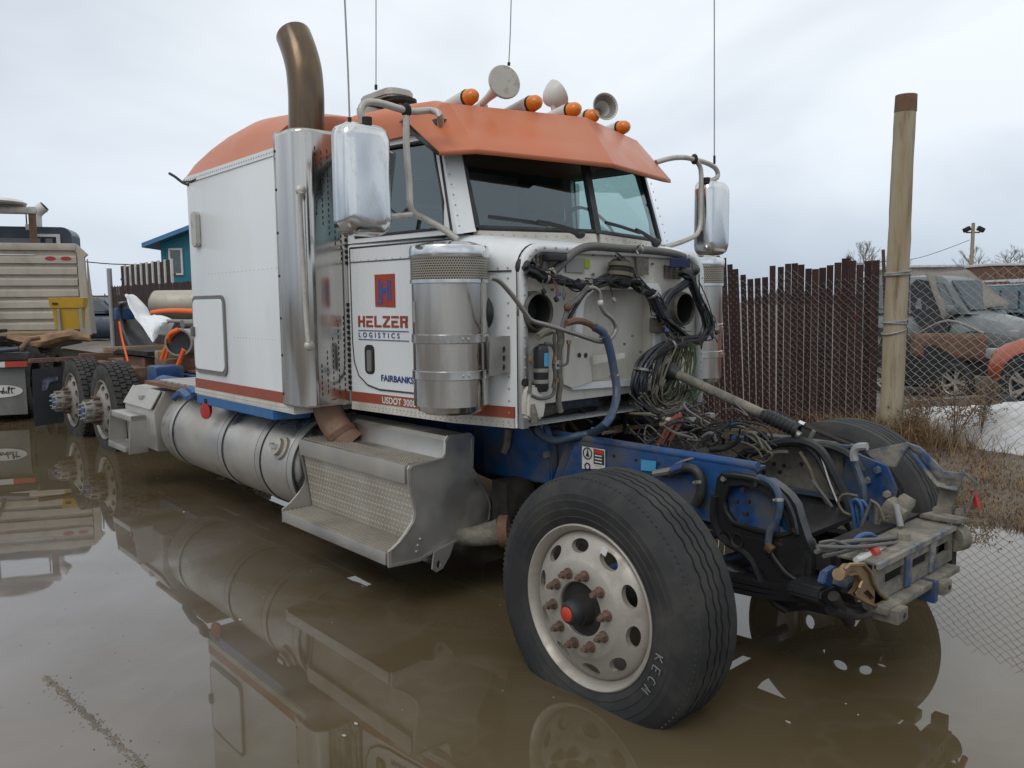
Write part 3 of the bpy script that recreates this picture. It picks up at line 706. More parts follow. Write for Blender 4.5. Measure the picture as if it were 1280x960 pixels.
me = bpy.data.meshes.new('far_treeline'); me.from_pydata(V, [], F); tag(link('far_treeline', me, M('far_trees', (.10, .105, .11), 1)), 'grey line of far trees along the horizon, unseen part added for reflections', kind='stuff')

# dry weeds against the wire
def weed(u, v, h, seed, label):
    rn = random.Random(seed); p = {1155: (-1.116,5.06,0.521), 1195: (-0.746,4.86,0.533), 1225: (-0.599,5.06,0.489), 1142: (-1.126,4.84,0.42)}[u]
    t = thing('dry_weed', label, 'weed', (p[0], p[1], .08), 0, 'dry weeds along the wire fence')
    g = MB(); sd_ = MB()
    for k in range(11):
        a = rn.uniform(0, 2 * PI); ln = rn.uniform(.08, .3) * h; hh = h * rn.uniform(.6, 1)
        pts = [Vector((0, 0, 0)), Vector((math.cos(a) * ln * .3, math.sin(a) * ln * .3, hh * .5)), Vector((math.cos(a) * ln, math.sin(a) * ln, hh))]
        g.tube(pts, .003, 4, smooth=3)
        for q in range(9):
            b_ = pts[1].lerp(pts[2], rn.random()); e_ = b_ + Vector((rn.gauss(0, .07), rn.gauss(0, .07), rn.uniform(.0, .09))); g.tube([b_, e_], .0016, 3)
            for z in range(5):
                c_ = e_ + Vector((rn.gauss(0, .016), rn.gauss(0, .016), rn.gauss(0, .014))); bmesh.ops.create_icosphere(sd_.bm, subdivisions=1, radius=rn.uniform(.004, .009), matrix=Matrix.Translation(c_))
    part(g, 'stems', grass_m2, t); part(sd_, 'seed_heads', grass_m, t)['kind'] = 'stuff'
weed(1155, 0, .62, 1, 'dry weed with seed heads just right of the old post')
weed(1195, 0, .72, 2, 'tallest dry weed, in front of the damaged silver car')
weed(1225, 0, .80, 3, 'dry weed nearest the orange car wheel')
weed(1142, 0, .45, 4, 'short dry weed at the foot of the old post')

for pts, lab in (([(-26.02,52.953,4.077),(-24.102,55.127,4.28),(-22.184,57.301,4.483),(-20.87,58.853,5.04),(-19.494,60.509,5.826)], 'thin power line sloping up to the floodlight pole'), ([(-29.128,4.133,3.205),(-28.28,5.061,3.081),(-27.345,6.1,3.04)], 'thin power line running to the blue house')):
    o = MB().tube(pts, .018, 4, smooth=4).build('power_line', dark, None); tag(o, lab, 'power line')

# ------------------------------------------------------------------ parked cars beyond the fence
def c2w(X, Z, z=0): 
    p = Vector((2.1007, -3.4158, 0)) + Vector((.6675, .7446, 0)) * X + Vector((-.7446, .6675, 0)) * Z; return (p.x, p.y, z)
def wheel_mesh(r, wd):
    t = MB(); t.lathe([(r * .66, -wd * .5), (r * .9, -wd * .52), (r * .985, -wd * .4), (r, -wd * .2), (r, wd * .2), (r * .985, wd * .4), (r * .9, wd * .52), (r * .66, wd * .5)], seg=28, closed=True)
    k = MB(); k.lathe([(r * .68, -wd * .5), (r * .62, -wd * .44), (r * .60, -wd * .1), (r * .60, wd * .4), (r * .68, wd * .5)], seg=28)
    k.lathe([(0, -wd * .36), (r * .15, -wd * .36), (r * .17, -wd * .2), (0, -wd * .2)], seg=14)
    for q in range(5):
        for s in (-.16, .16):
            a = q * 2 * PI / 5; k.bar((math.cos(a) * r * .12, -wd * .30, math.sin(a) * r * .12), (math.cos(a + s) * r * .63, -wd * .42, math.sin(a + s) * r * .63), r * .09, wd * .12, (0, 1, 0))
    return t, k
def car(name, label, loc, rz, paint, L=4.2, W=1.75, belt=1.0, roof=1.62, hood=.95, deck=.25, wr=.33, wheels=True, glass=None, group='cars parked beyond the wire fence'):
    t = thing(name, label, 'car', loc, rz, group); h = L / 2; w_ = W / 2
    def sec(x, z0, w0, zm, wm, z1, w1): return [(x, -w0, z0), (x, -wm, zm), (x, -w1, z1), (x, 0, z1 + .03), (x, w1, z1), (x, wm, zm), (x, w0, z0), (x, 0, z0 - .01)]
    xf = h - hood
    S_ = [sec(-h, .42, w_ * .80, .62, w_ * .86, belt - .10, w_ * .80), sec(-h + .12, .28, w_ * .92, .62, w_ * .97, belt - .02, w_ * .9), sec(-h + .5, .22, w_ * .97, .65, w_, belt, w_ * .93),
          sec(0, .22, w_ * .97, .65, w_, belt, w_ * .94), sec(xf - .1, .22, w_ * .97, .65, w_, belt, w_ * .93), sec(xf + .15, .22, w_ * .97, .64, w_, belt - .03, w_ * .90), sec(h - .3, .25, w_ * .95, .6, w_ * .97, belt - .13, w_ * .84), sec(h - .06, .3, w_ * .86, .55, w_ * .9, belt - .24, w_ * .76), sec(h, .4, w_ * .75, .55, w_ * .8, belt - .34, w_ * .68)]
    part(MB().loft(S_), 'body', paint, t, subd=1)
    # glasshouse: four lower and four upper corners
    rb, rtp, ft_, fb = -h + deck, -h + deck + .32, xf - .62, xf + .02
    lw, tw = w_ * .92, w_ * .72
    def ring(z, xa, xb, ww): return [(xa, -ww, z), ((xa + xb) / 2, -ww * 1.02, z), (xb, -ww, z), (xb + .04, 0, z), (xb, ww, z), ((xa + xb) / 2, ww * 1.02, z), (xa, ww, z), (xa - .04, 0, z)]
    part(MB().loft([ring(belt - .03, rb, fb, lw), ring(roof - .09, rtp - .02, ft_ + .05, tw * 1.03), ring(roof - .02, rtp + .06, ft_ - .1, tw * .93), ring(roof + .01, rtp + .3, ft_ - .4, tw * .6)]), 'cabin', paint, t)
    gl = glass or glass_dark
    def lerp(a, b_, s): return Vector(a).lerp(Vector(b_), s)
    def pane(a, b_, c_, d_, i0, i1, j0, j1, off):
        q = [lerp(lerp(a, b_, i), lerp(d_, c_, i), j) + Vector(off) for i, j in ((i0, j0), (i1, j0), (i1, j1), (i0, j1))]
        g = MB(); g.prism(q, Vector(off) * -.6); part(g, 'window', gl, t)
    zt_ = roof - .09; zb_ = belt - .03
    for s in (-1, 1):
        A = (rb, s * lw, zb_); B = (fb, s * lw, zb_); C_ = (ft_ + .05, s * tw * 1.03, zt_); D_ = (rtp - .02, s * tw * 1.03, zt_); off = (0, s * .035, .01)
        for i0, i1 in ((.06, .30), (.34, .62), (.66, .93)): pane(A, B, C_, D_, i0, i1, .13, .9, off)
    pane((rb, -lw, zb_), (rb, lw, zb_), (rtp, tw, zt_), (rtp, -tw, zt_), .07, .93, .15, .92, (-.05, 0, .02))
    pane((fb, -lw, zb_), (fb, lw, zb_), (ft_ + .05, tw, zt_), (ft_ + .05, -tw, zt_), .06, .94, .10, .94, (.05, 0, .02))
    for s in (-1, 1):
        part(MB().box((-h + .03, s * w_ * .76, belt - .14), (.10, .24, .2), None, .03), 'tail_light', red_lens, t)
        part(MB().box((h - .10, s * w_ * .62, belt - .36), (.16, .34, .14), Matrix.Rotation(-s * .5, 3, 'Z'), .03), 'headlight', label_grey, t)
        part(MB().box((fb - .25, s * (w_ + .09), belt + .06), (.12, .2, .15), None, .04), 'mirror', paint, t)
        if wheels:
            for x in (h - .78, -h + .78):
                part(MB().lathe([(0, 0), (wr * 1.13, 0), (wr * 1.13, .03), (0, .03)], (x, s * (w_ - .012), wr + .02), (0, s, 0), 24), 'wheel_arch', black_plastic, t)
                ty, rm = wheel_mesh(wr, .21)
                r_ = rm.build('wheel', alu_wheel, t, loc=(x, s * (w_ - .05), wr)); ty.build('tyre', rubber, r_, loc=(0, 0, 0))
                if s > 0: r_.rotation_euler = (0, 0, PI)
    return t, (h, w_, rb, rtp, ft_, fb, lw, tw)
AWAY = math.atan2(.6675, -.7446); TOW = math.atan2(-.6675, .7446)
def cdir(dx, dz): v = Vector(c2w(dx, dz)) - Vector(c2w(0, 0)); return math.atan2(v.y, v.x)
silver, q = car('silver_car', 'damaged silver car with a grey cloth over its windscreen', c2w(8.15, 15.16, .34), cdir(.285, -.96), silver_paint, L=3.8, W=.95, belt=1.0, roof=1.68, hood=.95, wr=.31, glass=glass_pale)
h, w_, rb, rtp, ft_, fb, lw, tw = q
part(MB().prism([(-.30, -w_ - .015, .98), (-.42, -w_ * .88, 1.50), (-.30, -w_ * .84, 1.62), (.10, -w_ * .86, 1.56), (.62, -w_ - .02, .95), (.60, -w_ - .03, .5), (.1, -w_ - .03, .5)], (0, .05, 0)), 'door_opening', label_black, silver)
g = MB(); rows = []
for j in range(14):
    row = []
    for i in range(10):
        s = i / 9; u = j / 13
        a = Vector((-.05, -w_ * .88, 1.66)).lerp(Vector((.52, -w_ - .06, .84)), u); b_ = Vector((.10, w_ * .9, 1.74)).lerp(Vector((1.10, w_ * .75, 1.10)), u)
        p = a.lerp(b_, s); row.append(p + Vector((.05, -.05, .05 + .06 * mnoise.noise(Vector((s * 4, u * 2.5, 3))) - .10 * (s - .5) ** 2)))
    rows.append(row)
g.patch(rows); g.build('windscreen_cloth', tarp_m, silver, loc=(0, 0, 0), thick=.012)
[c for c in silver.children if c.name.split('.')[0] == 'window'][-1].data.materials[0] = glass_dark
# stripped wreck in front of it
wk = thing('wrecked_car', 'dark stripped car wreck lying below the silver car', 'wreck', c2w(6.75, 11.6, .12), cdir(.45, -.89), 'cars parked beyond the wire fence')
g = MB(); g.loft([[(x, y, z) for y, z in arch(-.62, .62, z0, z1, .12, 4)] for x, z0, z1 in ((-1.3, .28, .72), (-1.1, .18, .92), (-.2, .16, .95), (.5, .18, .86), (1.15, .25, .70), (1.3, .32, .55))]); part(g, 'body', dark, wk)
g = MB(); rows = [[(x, -.66 - .03 * mnoise.noise(Vector((x * 3, z * 4, 1))), z) for x in np.linspace(-.6, .55, 8)] for z in (.60, .70, .80, .90, .97)]; g.patch(rows); part(g, 'torn_panel', rust, wk, thick=.012)
part(MB().box((.7, -.62, .30), (1.1, .12, .22), None, .04), 'bumper', mud_metal, wk); part(MB().prism([(-.9, -.67, .72), (-.2, -.68, .80), (.3, -.67, .55), (.1, -.66, .2), (-.8, -.66, .2)], (0, .04, 0)), 'engine_opening', label_black, wk)
part(MB().tube([(-.6, -.5, .95), (-.1, -.55, 1.15), (.4, -.5, .98)], .02, 6, smooth=4), 'bent_strut', pipe_metal, wk)
for x in (-.95, .15):
    ty, rm = wheel_mesh(.27, .18); r_ = rm.build('wheel', alu_wheel, wk, loc=(x, -.66, .30)); ty.build('tyre', rubber, r_, loc=(0, 0, 0))
suv, q = car('teal_suv', 'dark teal car seen from behind beyond the silver car', c2w(12.6, 20.6, .12), AWAY, teal_paint, L=4.3, W=1.72, belt=1.16, roof=1.80, deck=.10, glass=glass_dark)
h, w_ = q[0], q[1]
for s in (-1, 1):
    part(MB().prism([(-h - .03, s * .80, 1.02), (-h - .03, s * .66, 1.06), (-h + .20, s * .60, 1.62), (-h + .20, s * .70, 1.62)], (.10, 0, 0)), 'tail_light_upper', red_lens, suv)
part(MB().bx((-h - .03, -.62, 1.12), (-h + .02, .62, 1.16)), 'chrome_strip', chrome, suv)
part(MB().bx((-h - .035, -.45, .86), (-h + .02, .45, 1.06), .01), 'plate_recess', navy_car, suv)
part(MB().bx((-h - .035, -.62, .66), (-h + .02, .62, .70)), 'chrome_strip', chrome, suv)
part(MB().bx((-1.6, -.62, 1.875), (.7, -.54, 1.92)), 'roof_rail', chrome, suv); part(MB().bx((-1.6, .54, 1.875), (.7, .62, 1.92)), 'roof_rail', chrome, suv)
d = Vector((-.3, .95)); d.normalize()
oc = c2w(6.22 - d.x * 1.30 + .95 * .83, 9.6 - d.y * 1.30 + .3 * .83, .17)
dd = Vector(c2w(d.x, d.y)) - Vector(c2w(0, 0)); orange_t, q = car('orange_car', 'orange car cut by the right edge with its front wheel in view', oc, math.atan2(dd.y, dd.x), orange_car, L=4.1, W=1.72, belt=1.06, roof=1.6, wr=.35, hood=1.05)
car('navy_pickup', 'dark blue vehicle glimpsed between the tan rack and end post', gp((-36.269,6.375,1.031)), AR, navy_car, L=4.6, W=1.8, belt=1.35, roof=2.0, glass=glass_dark, group=None)
t = thing('loose_wheel', 'loose alloy wheel lying below the orange car wheel', 'wheel', c2w(5.55, 9.0, .12), TOW)
ty, rm = wheel_mesh(.19, .16); r_ = rm.build('rim', alu_wheel, t, loc=(0, 0, .19)); ty.build('tyre', rubber, r_, loc=(0, 0, 0))
t = MB(); t.bx((-.5, -.1, 0), (.5, .1, .16), .015)
o = t.build('grey_plank', mud_metal, None, loc=c2w(5.6, 10.2, .16)); o.rotation_euler = (0, -.05, AR); tag(o, 'pale grey plank lying under the damaged silver car', 'plank')
t = MB().bx((-6, -1, 0), (6, 1, 2.6)); o = t.build('low_shed', rust, None, loc=gp((-74.454,16.582,1.875))); o.rotation_euler = (0, 0, AR); tag(o, 'long low brown shed in the distance behind the blue vehicle', 'shed')

# ------------------------------------------------------------------ the other tractor at the left edge (rear towards the camera)
HX = math.atan2(.42, -.907)
lt = thing('flatbed_tractor', 'second truck tractor with a tan headache rack at left edge', 'truck', (-11.04, -2.14, 0), HX)
def lp(mb, name, mat, label=None, **k): return part(mb, name, mat, lt, label, **k)
lp(MB().bx((.02, -1.22, .86), (.14, 1.22, .97), .02), 'rear_bumper_bar', plastic_dark)
g = MB(); g.tube([(-.02, -1.12, 1.02), (-.02, 1.2, .86)], .035, 10); lp(g, 'slanted_pipe', navy_car)
for k in range(9):
    y0 = -1.2 + k * .265
    lp(MB().bx((-.015, y0, .775), (.02, y0 + .263, .85)), 'reflector_strip', label_white if k % 2 else label_red)
lp(MB().bx((.05, -1.15, .85), (.12, 1.15, .88)), 'flap_hanger', rust)
for s in (-1, 1):
    mf = lp(MB().bx((.06, s * .84 - .31, .11), (.075, s * .84 + .31, .845), .004), 'mud_flap', M('grey_flap', (.16, .16, .155), .7, col2=(.12, .12, .115), dirt=(.25, .22, .18), dscale=4, damt=.8) if s < 0 else rubber)
    if s < 0:
        ov = [(.056, -.84 + .27 * math.cos(a), .44 + .085 * math.sin(a)) for a in np.linspace(0, 2 * PI, 40)[:-1]]
        MB().prism(ov, (-.004, 0, 0)).build('oval_badge', label_white, mf, loc=(0, 0, 0))
        # script lettering as thin raised strokes
        def stroke(cs): 
            g.tube([(.05, -.84 + a, .44 + b_) for a, b_ in cs], .0065, 5, smooth=4)
        g = MB(); X = .225
        # P e t e r b i l t drawn right to left in local y (rear view)
        def gl_(cs, x0, s=1.0): stroke([(X - (x0 + a * s), b_ * s - .03) for a, b_ in cs])
        gl_([(0, 0), (.02, .075), (.0, .07), (.05, .085), (.07, .06), (.03, .038)], .0)
        gl_([(0, .02), (.025, .03), (.018, .042), (.002, .03), (.01, .004), (.035, .008)], .085)
        gl_([(.012, .085), (.006, .02), (.012, .003), (.035, .008)], .125); gl_([(-.01, .055), (.035, .06)], .125)
        gl_([(0, .02), (.025, .03), (.018, .042), (.002, .03), (.01, .004), (.035, .008)], .165)
        gl_([(0, .004), (.008, .038), (.012, .028), (.032, .034), (.028, .005)], .205)
        gl_([(.015, .085), (0, .01), (.012, .002), (.028, .018), (.018, .036), (.004, .022)], .248)
        gl_([(.008, .036), (.003, .006), (.02, .004)], .288)
        gl_([(.0, .006), (.022, .08), (.006, .085), (.004, .01), (.022, .004)], .315)
        gl_([(.014, .085), (.006, .012), (.024, .004)], .352); gl_([(-.01, .062), (.055, .072)], .352)
        o = g.build('lettering', label_black, mf, loc=(0, 0, 0))
def drive_tyre(r=.52, wd=.27):
    t = MB(); t.lathe([(r * .62, -wd * .48), (r * .72, -wd * .53), (r * .88, -wd * .54), (r * .965, -wd * .48), (r * .97, -wd * .4), (r * .97, wd * .4), (r * .965, wd * .48), (r * .88, wd * .54), (r * .72, wd * .53), (r * .62, wd * .48)], seg=44, closed=True)
    n = 46
    for k in range(n):
        for q in range(4):
            a = (k + .5 * (q % 2)) / n * 2 * PI; y = (-.36 + .24 * q) * wd
            rot = Matrix.Rotation(-a + PI / 2, 3, 'Y') @ Matrix.Rotation(.25 * (1 if q % 2 else -1), 3, 'Z')
            t.box((math.cos(a) * r * .982, y, math.sin(a) * r * .982), (2 * PI * r / n * .78, wd * .20, r * .05), rot)
    return t
dt = drive_tyre(); dto = dt.build('tyre', rubber_dusty, lt, loc=(.75, -.98, .50)); tyre_me = dto.data
for (x, y) in ((.75, -.66), (.75, .66), (.75, .98), (2.05, -.98), (2.05, -.66), (2.05, .66), (2.05, .98)):
    o = link('tyre', tyre_me, None, lt, loc=(x, y, .50)); o.rotation_euler = (0, x * 2 + y, 0)
for s in (-1, 1):
    lp(MB().bx((.1, s * .43 - .04, .80), (7.2, s * .43 + .04, 1.06)), 'frame_rail', dark)
    lp(MB().bx((-.01, s * .62 - .02, .9), (2.6, s * .62 + .2, .93)) if 0 else MB().tube([(.12, s * 1.0, .92), (.8, s * 1.05, 1.12), (1.3, s * 1.05, 1.12)], .03, 8), 'fender_bracket', rust)
lp(MB().cyl((2.05, -1.1, .5), (2.05, 1.1, .5), .07), 'axle', dark); lp(MB().cyl((.75, -1.1, .5), (.75, 1.1, .5), .07), 'axle', dark)
lp(MB().prism([(.9, -.45, 1.16), (1.2, -.5, 1.2), (2.0, -.45, 1.2), (2.0, .45, 1.2), (1.2, .5, 1.2), (.9, .45, 1.16), (1.3, .12, 1.17), (1.3, -.12, 1.17)], (0, 0, .05)), 'fifth_wheel_plate', dark)
for k in range(5):
    lp(MB().bx((2.55 + k * .12, -1.15, 1.12 + .004 * k), (2.66 + k * .12, 1.15, 1.17 + .004 * k), .006), 'deck_plank', wood_plank)
# headache rack
before = set(lt.children)
RX = 3.22
lp(MB().prism([(RX, -1.2, 1.18), (RX, -1.13, 2.50), (RX, -.98, 2.66), (RX, 1.0, 2.66), (RX, 1.2, 2.45), (RX, 1.2, 1.18)], (.03, 0, 0)), 'rack_sheet', tan_metal)
for k in range(7):
    z = 1.20 + k * .19
    g = MB(); y1 = 1.06; yl = -1.06
    g.prism([(RX - .055, yl, z), (RX - .055, yl, z + .10), (RX - .025, yl, z + .135), (RX - .002, yl, z + .14), (RX - .002, yl, z - .01)], (0, y1 - yl, 0)); lp(g, 'rack_slat', tan_metal)
g = MB(); g.bx((RX - .06, -1.06, 2.56), (RX + .05, 1.06, 2.68), .01); g.bar((RX, -1.04, 2.63), (RX, -1.20, 2.46), .10, .10); lp(g, 'rack_top_rail', tan_metal)
for s in (-1, 1):
    g = MB(); g.prism([(RX - .07, s * 1.08, 1.1), (RX - .07, s * 1.08, 2.52), (RX - .07, s * 1.18, 2.45), (RX - .07, s * 1.22, 1.1)], (.12, 0, 0)); lp(g, 'rack_side_rail', tan_metal)
    g = MB(); g.prism([(RX + .06, s * 1.17, 1.12), (RX + .06, s * 1.2, 2.42), (RX + .16, s * 1.25, 1.12)], (0, s * .02, 0)); lp(g, 'rack_side_fin', tan_metal)
for y in (-.66, -.90):
    ov = [(RX - .012, y + .085 * math.cos(a), 2.42 + .035 * math.sin(a)) for a in np.linspace(0, 2 * PI, 20)[:-1]]
    lp(MB().prism(ov, (-.05, 0, 0)), 'marker_lamp', red_lens)
lp(MB().bx((RX - .02, -.42, 2.47), (RX - .05, .6, 2.49)), 'rack_lettering_bar', label_white)
lp(MB().bx((RX + .05, .02, 2.6), (RX + .15, .12, 3.22), .01), 'lamp_post', rust)
lp(MB().bx((RX + .02, .0, 3.18), (RX + .16, 1.2, 3.30), .02), 'lamp_bar', bracket_m)
lp(MB().bx((RX + .05, .95, 2.6), (RX + .15, 1.05, 3.2), .01), 'lamp_post', rust)
lp(MB().lathe([(0, 0), (.45, 0), (.48, .03), (.4, .08), (0, .10)], (RX + .1, .62, 3.33), (0, 0, 1), 20), 'roof_beacon', label_white)
for o in lt.children:
    if o not in before: o.location.y -= .20
# cab behind the rack
g = MB(); g.loft([[(x, y, z) for (y, z) in arch(-1.06, 1.12, 1.1, 3.02, .16, 5)] for x in (3.9, 4.6)]); lp(g, 'cab', navy_car)
lp(MB().bx((3.86, -.30, 2.45), (3.892, .95, 2.82), .01), 'rear_window', glass_dark)
lp(MB().bx((3.85, -.42, 2.84), (3.885, -.05, 2.89)), 'white_trim', label_white); lp(MB().bx((3.85, -.42, 2.40), (3.885, -.36, 2.838)), 'white_trim', label_white)
lp(MB().bx((3.82, -.02, 2.95), (3.895, .11, 3.06), .01), 'junction_box', horn_m)
g = MB(); g.tube([(4.3, .05, 2.9), (4.3, .05, 3.15), (4.3, .03, 3.30), (4.3, -.10, 3.42)], .10, 16, smooth=4); lp(g, 'exhaust_stack', label_white)
lp(MB().lathe([(0, 0), (.088, 0), (.088, .012), (0, .012)], (4.3, -.105, 3.425), (0, -.75, .66), 16), 'stack_mouth', label_black)
lp(MB().tube([(4.5, .25, 3.0), (4.5, .25, 3.5)], .012, 6), 'antenna', dark)
for o in lt.children:
    if o.name.split('.')[0] in ('rear_window', 'white_trim', 'junction_box', 'exhaust_stack', 'stack_mouth', 'lamp_post', 'lamp_bar', 'antenna', 'roof_beacon'): o.location.y -= .46
for k, pts in enumerate(([(3.1, .62, 2.10), (3.0, .45, 2.28), (3.0, .12, 1.9), (3.0, .02, 1.45), (2.9, .1, 1.2)], [(3.1, .5, 2.2), (3.0, .75, 1.8), (3.0, .8, 1.3)], [(3.1, .35, 2.3), (3.02, .5, 2.1), (3.0, .7, 1.6)], [(3.1, .9, 2.5), (3.05, .92, 2.0), (3.0, .9, 1.5)])):
    lp(MB().tube(pts, .026 if k else .032, 8, smooth=6), 'air_hose', hose)
lp(MB().bx((3.12, .98, 2.0), (3.17, 1.06, 2.45)), 'hose_holder', cable_blue)
# yellow bin and charred timber on its deck
bt = thing('yellow_bin', 'yellow plastic bin with a rim in front of the tan rack', 'bin', (-12.607,-0.009,1.229), HX)
g = MB(); 
def sq(z, a, b_): return [(-b_, -a, z), (b_, -a, z), (b_, a, z), (-b_, a, z)]
g.loft([sq(0, .19, .14), sq(.36, .215, .16)]); part(g, 'tub', yellow_m, bt)
g = MB(); g.loft([sq(.34, .225, .17), sq(.345, .235, .18), sq(.46, .25, .19), sq(.505, .255, .195), sq(.51, .245, .18)]); part(g, 'rim', yellow_m, bt)
part(MB().bx((-.20, .12, .40), (-.185, .2, .43)), 'label', label_black, bt)
for y in (.12, -.2): part(MB().bx((-.19, y - .02, -.05), (-.165, y + .02, .33)), 'strap', label_grey, bt)
g = MB(); rows = []
for i in range(17):
    s = i / 16; ww = .18 * (math.sin(PI * min(max(s, .04), .96)) ** .35)
    row = []
    for k in range(10):
        a = k / 10 * 2 * PI; n_ = 1 + .45 * mnoise.noise(Vector((s * 5, math.cos(a) * 1.2, math.sin(a) * 1.2 + 7)))
        row.append((ww * .9 * math.cos(a) * n_, (s - .5) * 1.15, ww * .62 * math.sin(a) * n_ + .05 * math.sin(s * 7)))
    rows.append(row)
g.loft(rows); o = g.build('charred_timber', char_wood, None, loc=(-12.145,-0.419,1.085)); o.rotation_euler = (0, 0, HX); tag(o, 'chunk of charred brown timber lying on the left tractor deck', 'timber')

# ------------------------------------------------------------------ load on the deck of the near truck
def sheet_between(A, B, nu, bow, crumple, seed, fold=0):
    A, _ = spline([Vector(p) for p in A], 5); B, _ = spline([Vector(p) for p in B], 5); rows = []
    for k, (a, b_) in enumerate(zip(A, B)):
        row = []; s = k / (len(A) - 1)
        for i in range(nu):
            u = i / (nu - 1); p = a.lerp(b_, u); n_ = mnoise.noise(Vector((s * 6, u * 5, seed))) + .6 * mnoise.noise(Vector((s * 13, u * 11, seed + 4)))
            row.append(p + Vector((.62, -.55, .3)) * (bow * math.sin(PI * u) + crumple * n_) + Vector((0, 0, fold * math.sin(u * 9 + s * 3))))
        rows.append(row)
    return MB().patch(rows)
g = sheet_between([(-9.527,-0.1,1.629),(-9.566,-0.1,1.424),(-9.434,-0.1,1.189),(-9.13,-0.1,0.985),(-8.794,-0.1,0.853),(-8.44,-0.1,0.739)], [(-10.33,0.25,1.655),(-10.109,0.25,1.459),(-9.722,0.25,1.26),(-9.286,0.25,1.071),(-8.985,0.25,0.974),(-8.758,0.25,0.856)], 9, .05, .01, 2)
o = g.build('bumper_cover', plastic_dark, None, thick=.05); tag(o, 'dark curved plastic bumper cover strapped upright on the truck deck', 'bumper')
g = sheet_between([(-8.922,-0.2,1.718),(-8.756,-0.2,1.554),(-8.554,-0.2,1.434),(-8.355,-0.2,1.337),(-8.16,-0.2,1.242),(-7.971,-0.2,1.15)], [(-10.156,0.3,1.722),(-9.726,0.3,1.572),(-9.48,0.3,1.439),(-9.061,0.3,1.452),(-8.675,0.3,1.392),(-8.853,0.3,1.2)], 20, .10, .055, 7, .01)
o = g.build('white_sheet', M('white_cloth', (.74, .75, .76), .7, col2=(.66, .67, .68), dirt=(.45, .42, .38), dscale=5, dlo=.55, dhi=.8, damt=.6), None, thick=.012); tag(o, 'crumpled white sheet draped over the dark bumper cover', 'sheet')
g = MB(); g.box(Vector((-9.617,0,1.488)), (.10, .3, .16), None, .02); o = g.build('blue_bottle', cable_blue, None); tag(o, 'small blue ribbed container on top of the bumper cover', 'container')
mt = thing('muffler_pipe', 'big black open pipe end lying beside the white sleeper', 'pipe', (-6.607,-0.35,1.196))
p = Vector((-6.478,-0.42,1.203)); q_ = p + Vector((-.80, .62, -.02)) * 1.2
d_ = (q_ - p).normalized()
MB().lathe([(.125, 0), (.145, 0), (.15, .03), (.14, .06), (.14, 1.2), (.12, 1.2), (.12, .1)], p, d_, 22).build('shell', pipe_metal, mt)
MB().lathe([(.128, .03), (0, .04)], p, d_, 22).build('mouth', black, mt)
tk = thing('tan_tank', 'pale tan rounded tank on the deck behind the sleeper', 'tank', (-9.436,0.6,1.479))
p = Vector((-10.044,0.75,1.615)); MB().tube([p + Vector((-.22, -.2, 0)), p + Vector((-.17, -.15, 0)), p + Vector((1.0, .9, 0)), p + Vector((1.05, .95, 0))], .2, 20, radii=[.12, .20, .20, .12]).build('shell', tan_metal, tk)
MB().tube([(-9.018,0.2,1.391), (-7.499,0.2,1.396)], .022, 8).build('pipe', pipe_metal, tk); 
g = MB(); g.cyl((-7.378,-0.05,1.375), Vector((-7.378,-0.05,1.375)) + Vector((-.1, .5, 0)), .05, 14); o = g.build('steel_tube', pipe_metal, None); tag(o, 'short steel tube end above the black open pipe', 'pipe')
def strap(pts, label, wd=.05, th=.006):
    g = MB(); P_, _ = spline([Vector(p) for p in pts], 6); rows = []
    for i, p in enumerate(P_):
        t_ = (P_[min(i + 1, len(P_) - 1)] - P_[max(i - 1, 0)]).normalized(); s_ = t_.cross(Vector((.80, -.60, .12))).normalized() * wd / 2; rows.append([p - s_, p + s_])
    g.patch(rows); o = g.build('strap', strap_m, None, thick=th); tag(o, label, 'strap', 'orange ratchet straps over the load')
strap([(-7.686,-0.3,1.507),(-7.355,-0.3,1.526),(-6.845,-0.3,1.535),(-6.267,-0.3,1.527)], 'orange strap stretched level across the tan tank', .05)
strap([(-6.253,-0.5,1.343),(-6.494,-0.5,1.289),(-6.608,-0.5,1.168),(-6.78,-0.5,1.009),(-6.821,-0.5,0.903)], 'orange strap hanging over the black pipe mouth', .045)
strap([(-6.102,-0.5,1.145),(-6.204,-0.5,1.051),(-6.308,-0.5,0.964),(-6.385,-0.5,0.911)], 'short doubled orange strap below the black pipe', .05)
strap([(-8.021,-0.55,1.407),(-7.961,-0.55,1.239),(-7.869,-0.55,1.083),(-7.774,-0.55,0.947)], 'thin orange strap down the left of the bumper cover', .022)
strap([(-6.266,-0.48,1.334),(-6.509,-0.48,1.263),(-6.597,-0.48,1.151),(-6.743,-0.48,0.992),(-6.856,-0.48,0.909)], 'second orange strap doubled beside the pipe mouth', .03)

# ------------------------------------------------------------------ the truck
truck = thing('semi_truck', 'white semi truck with orange visor, hood gone and front chassis stripped bare', 'truck', (-3.5, 0, 0))
def tp(mb, name, mat, parent=None, label=None, **k): return mb.build(name, mat, parent or truck, label, **k)
def rivet_row(pts, n_dir, r=.007, h=.004, name='rivets', parent=None, mat=None):
    g = MB(); nd = Vector(n_dir)
    for p in pts: g.tube([Vector(p), Vector(p) + nd * h], r, 6, radii=[r, r * .55])
    return tp(g, name, mat or rivet_m, parent, stuff=True)
def lin(a, b_, n): a = Vector(a); b_ = Vector(b_); return [a.lerp(b_, k / (n - 1)) for k in range(n)]

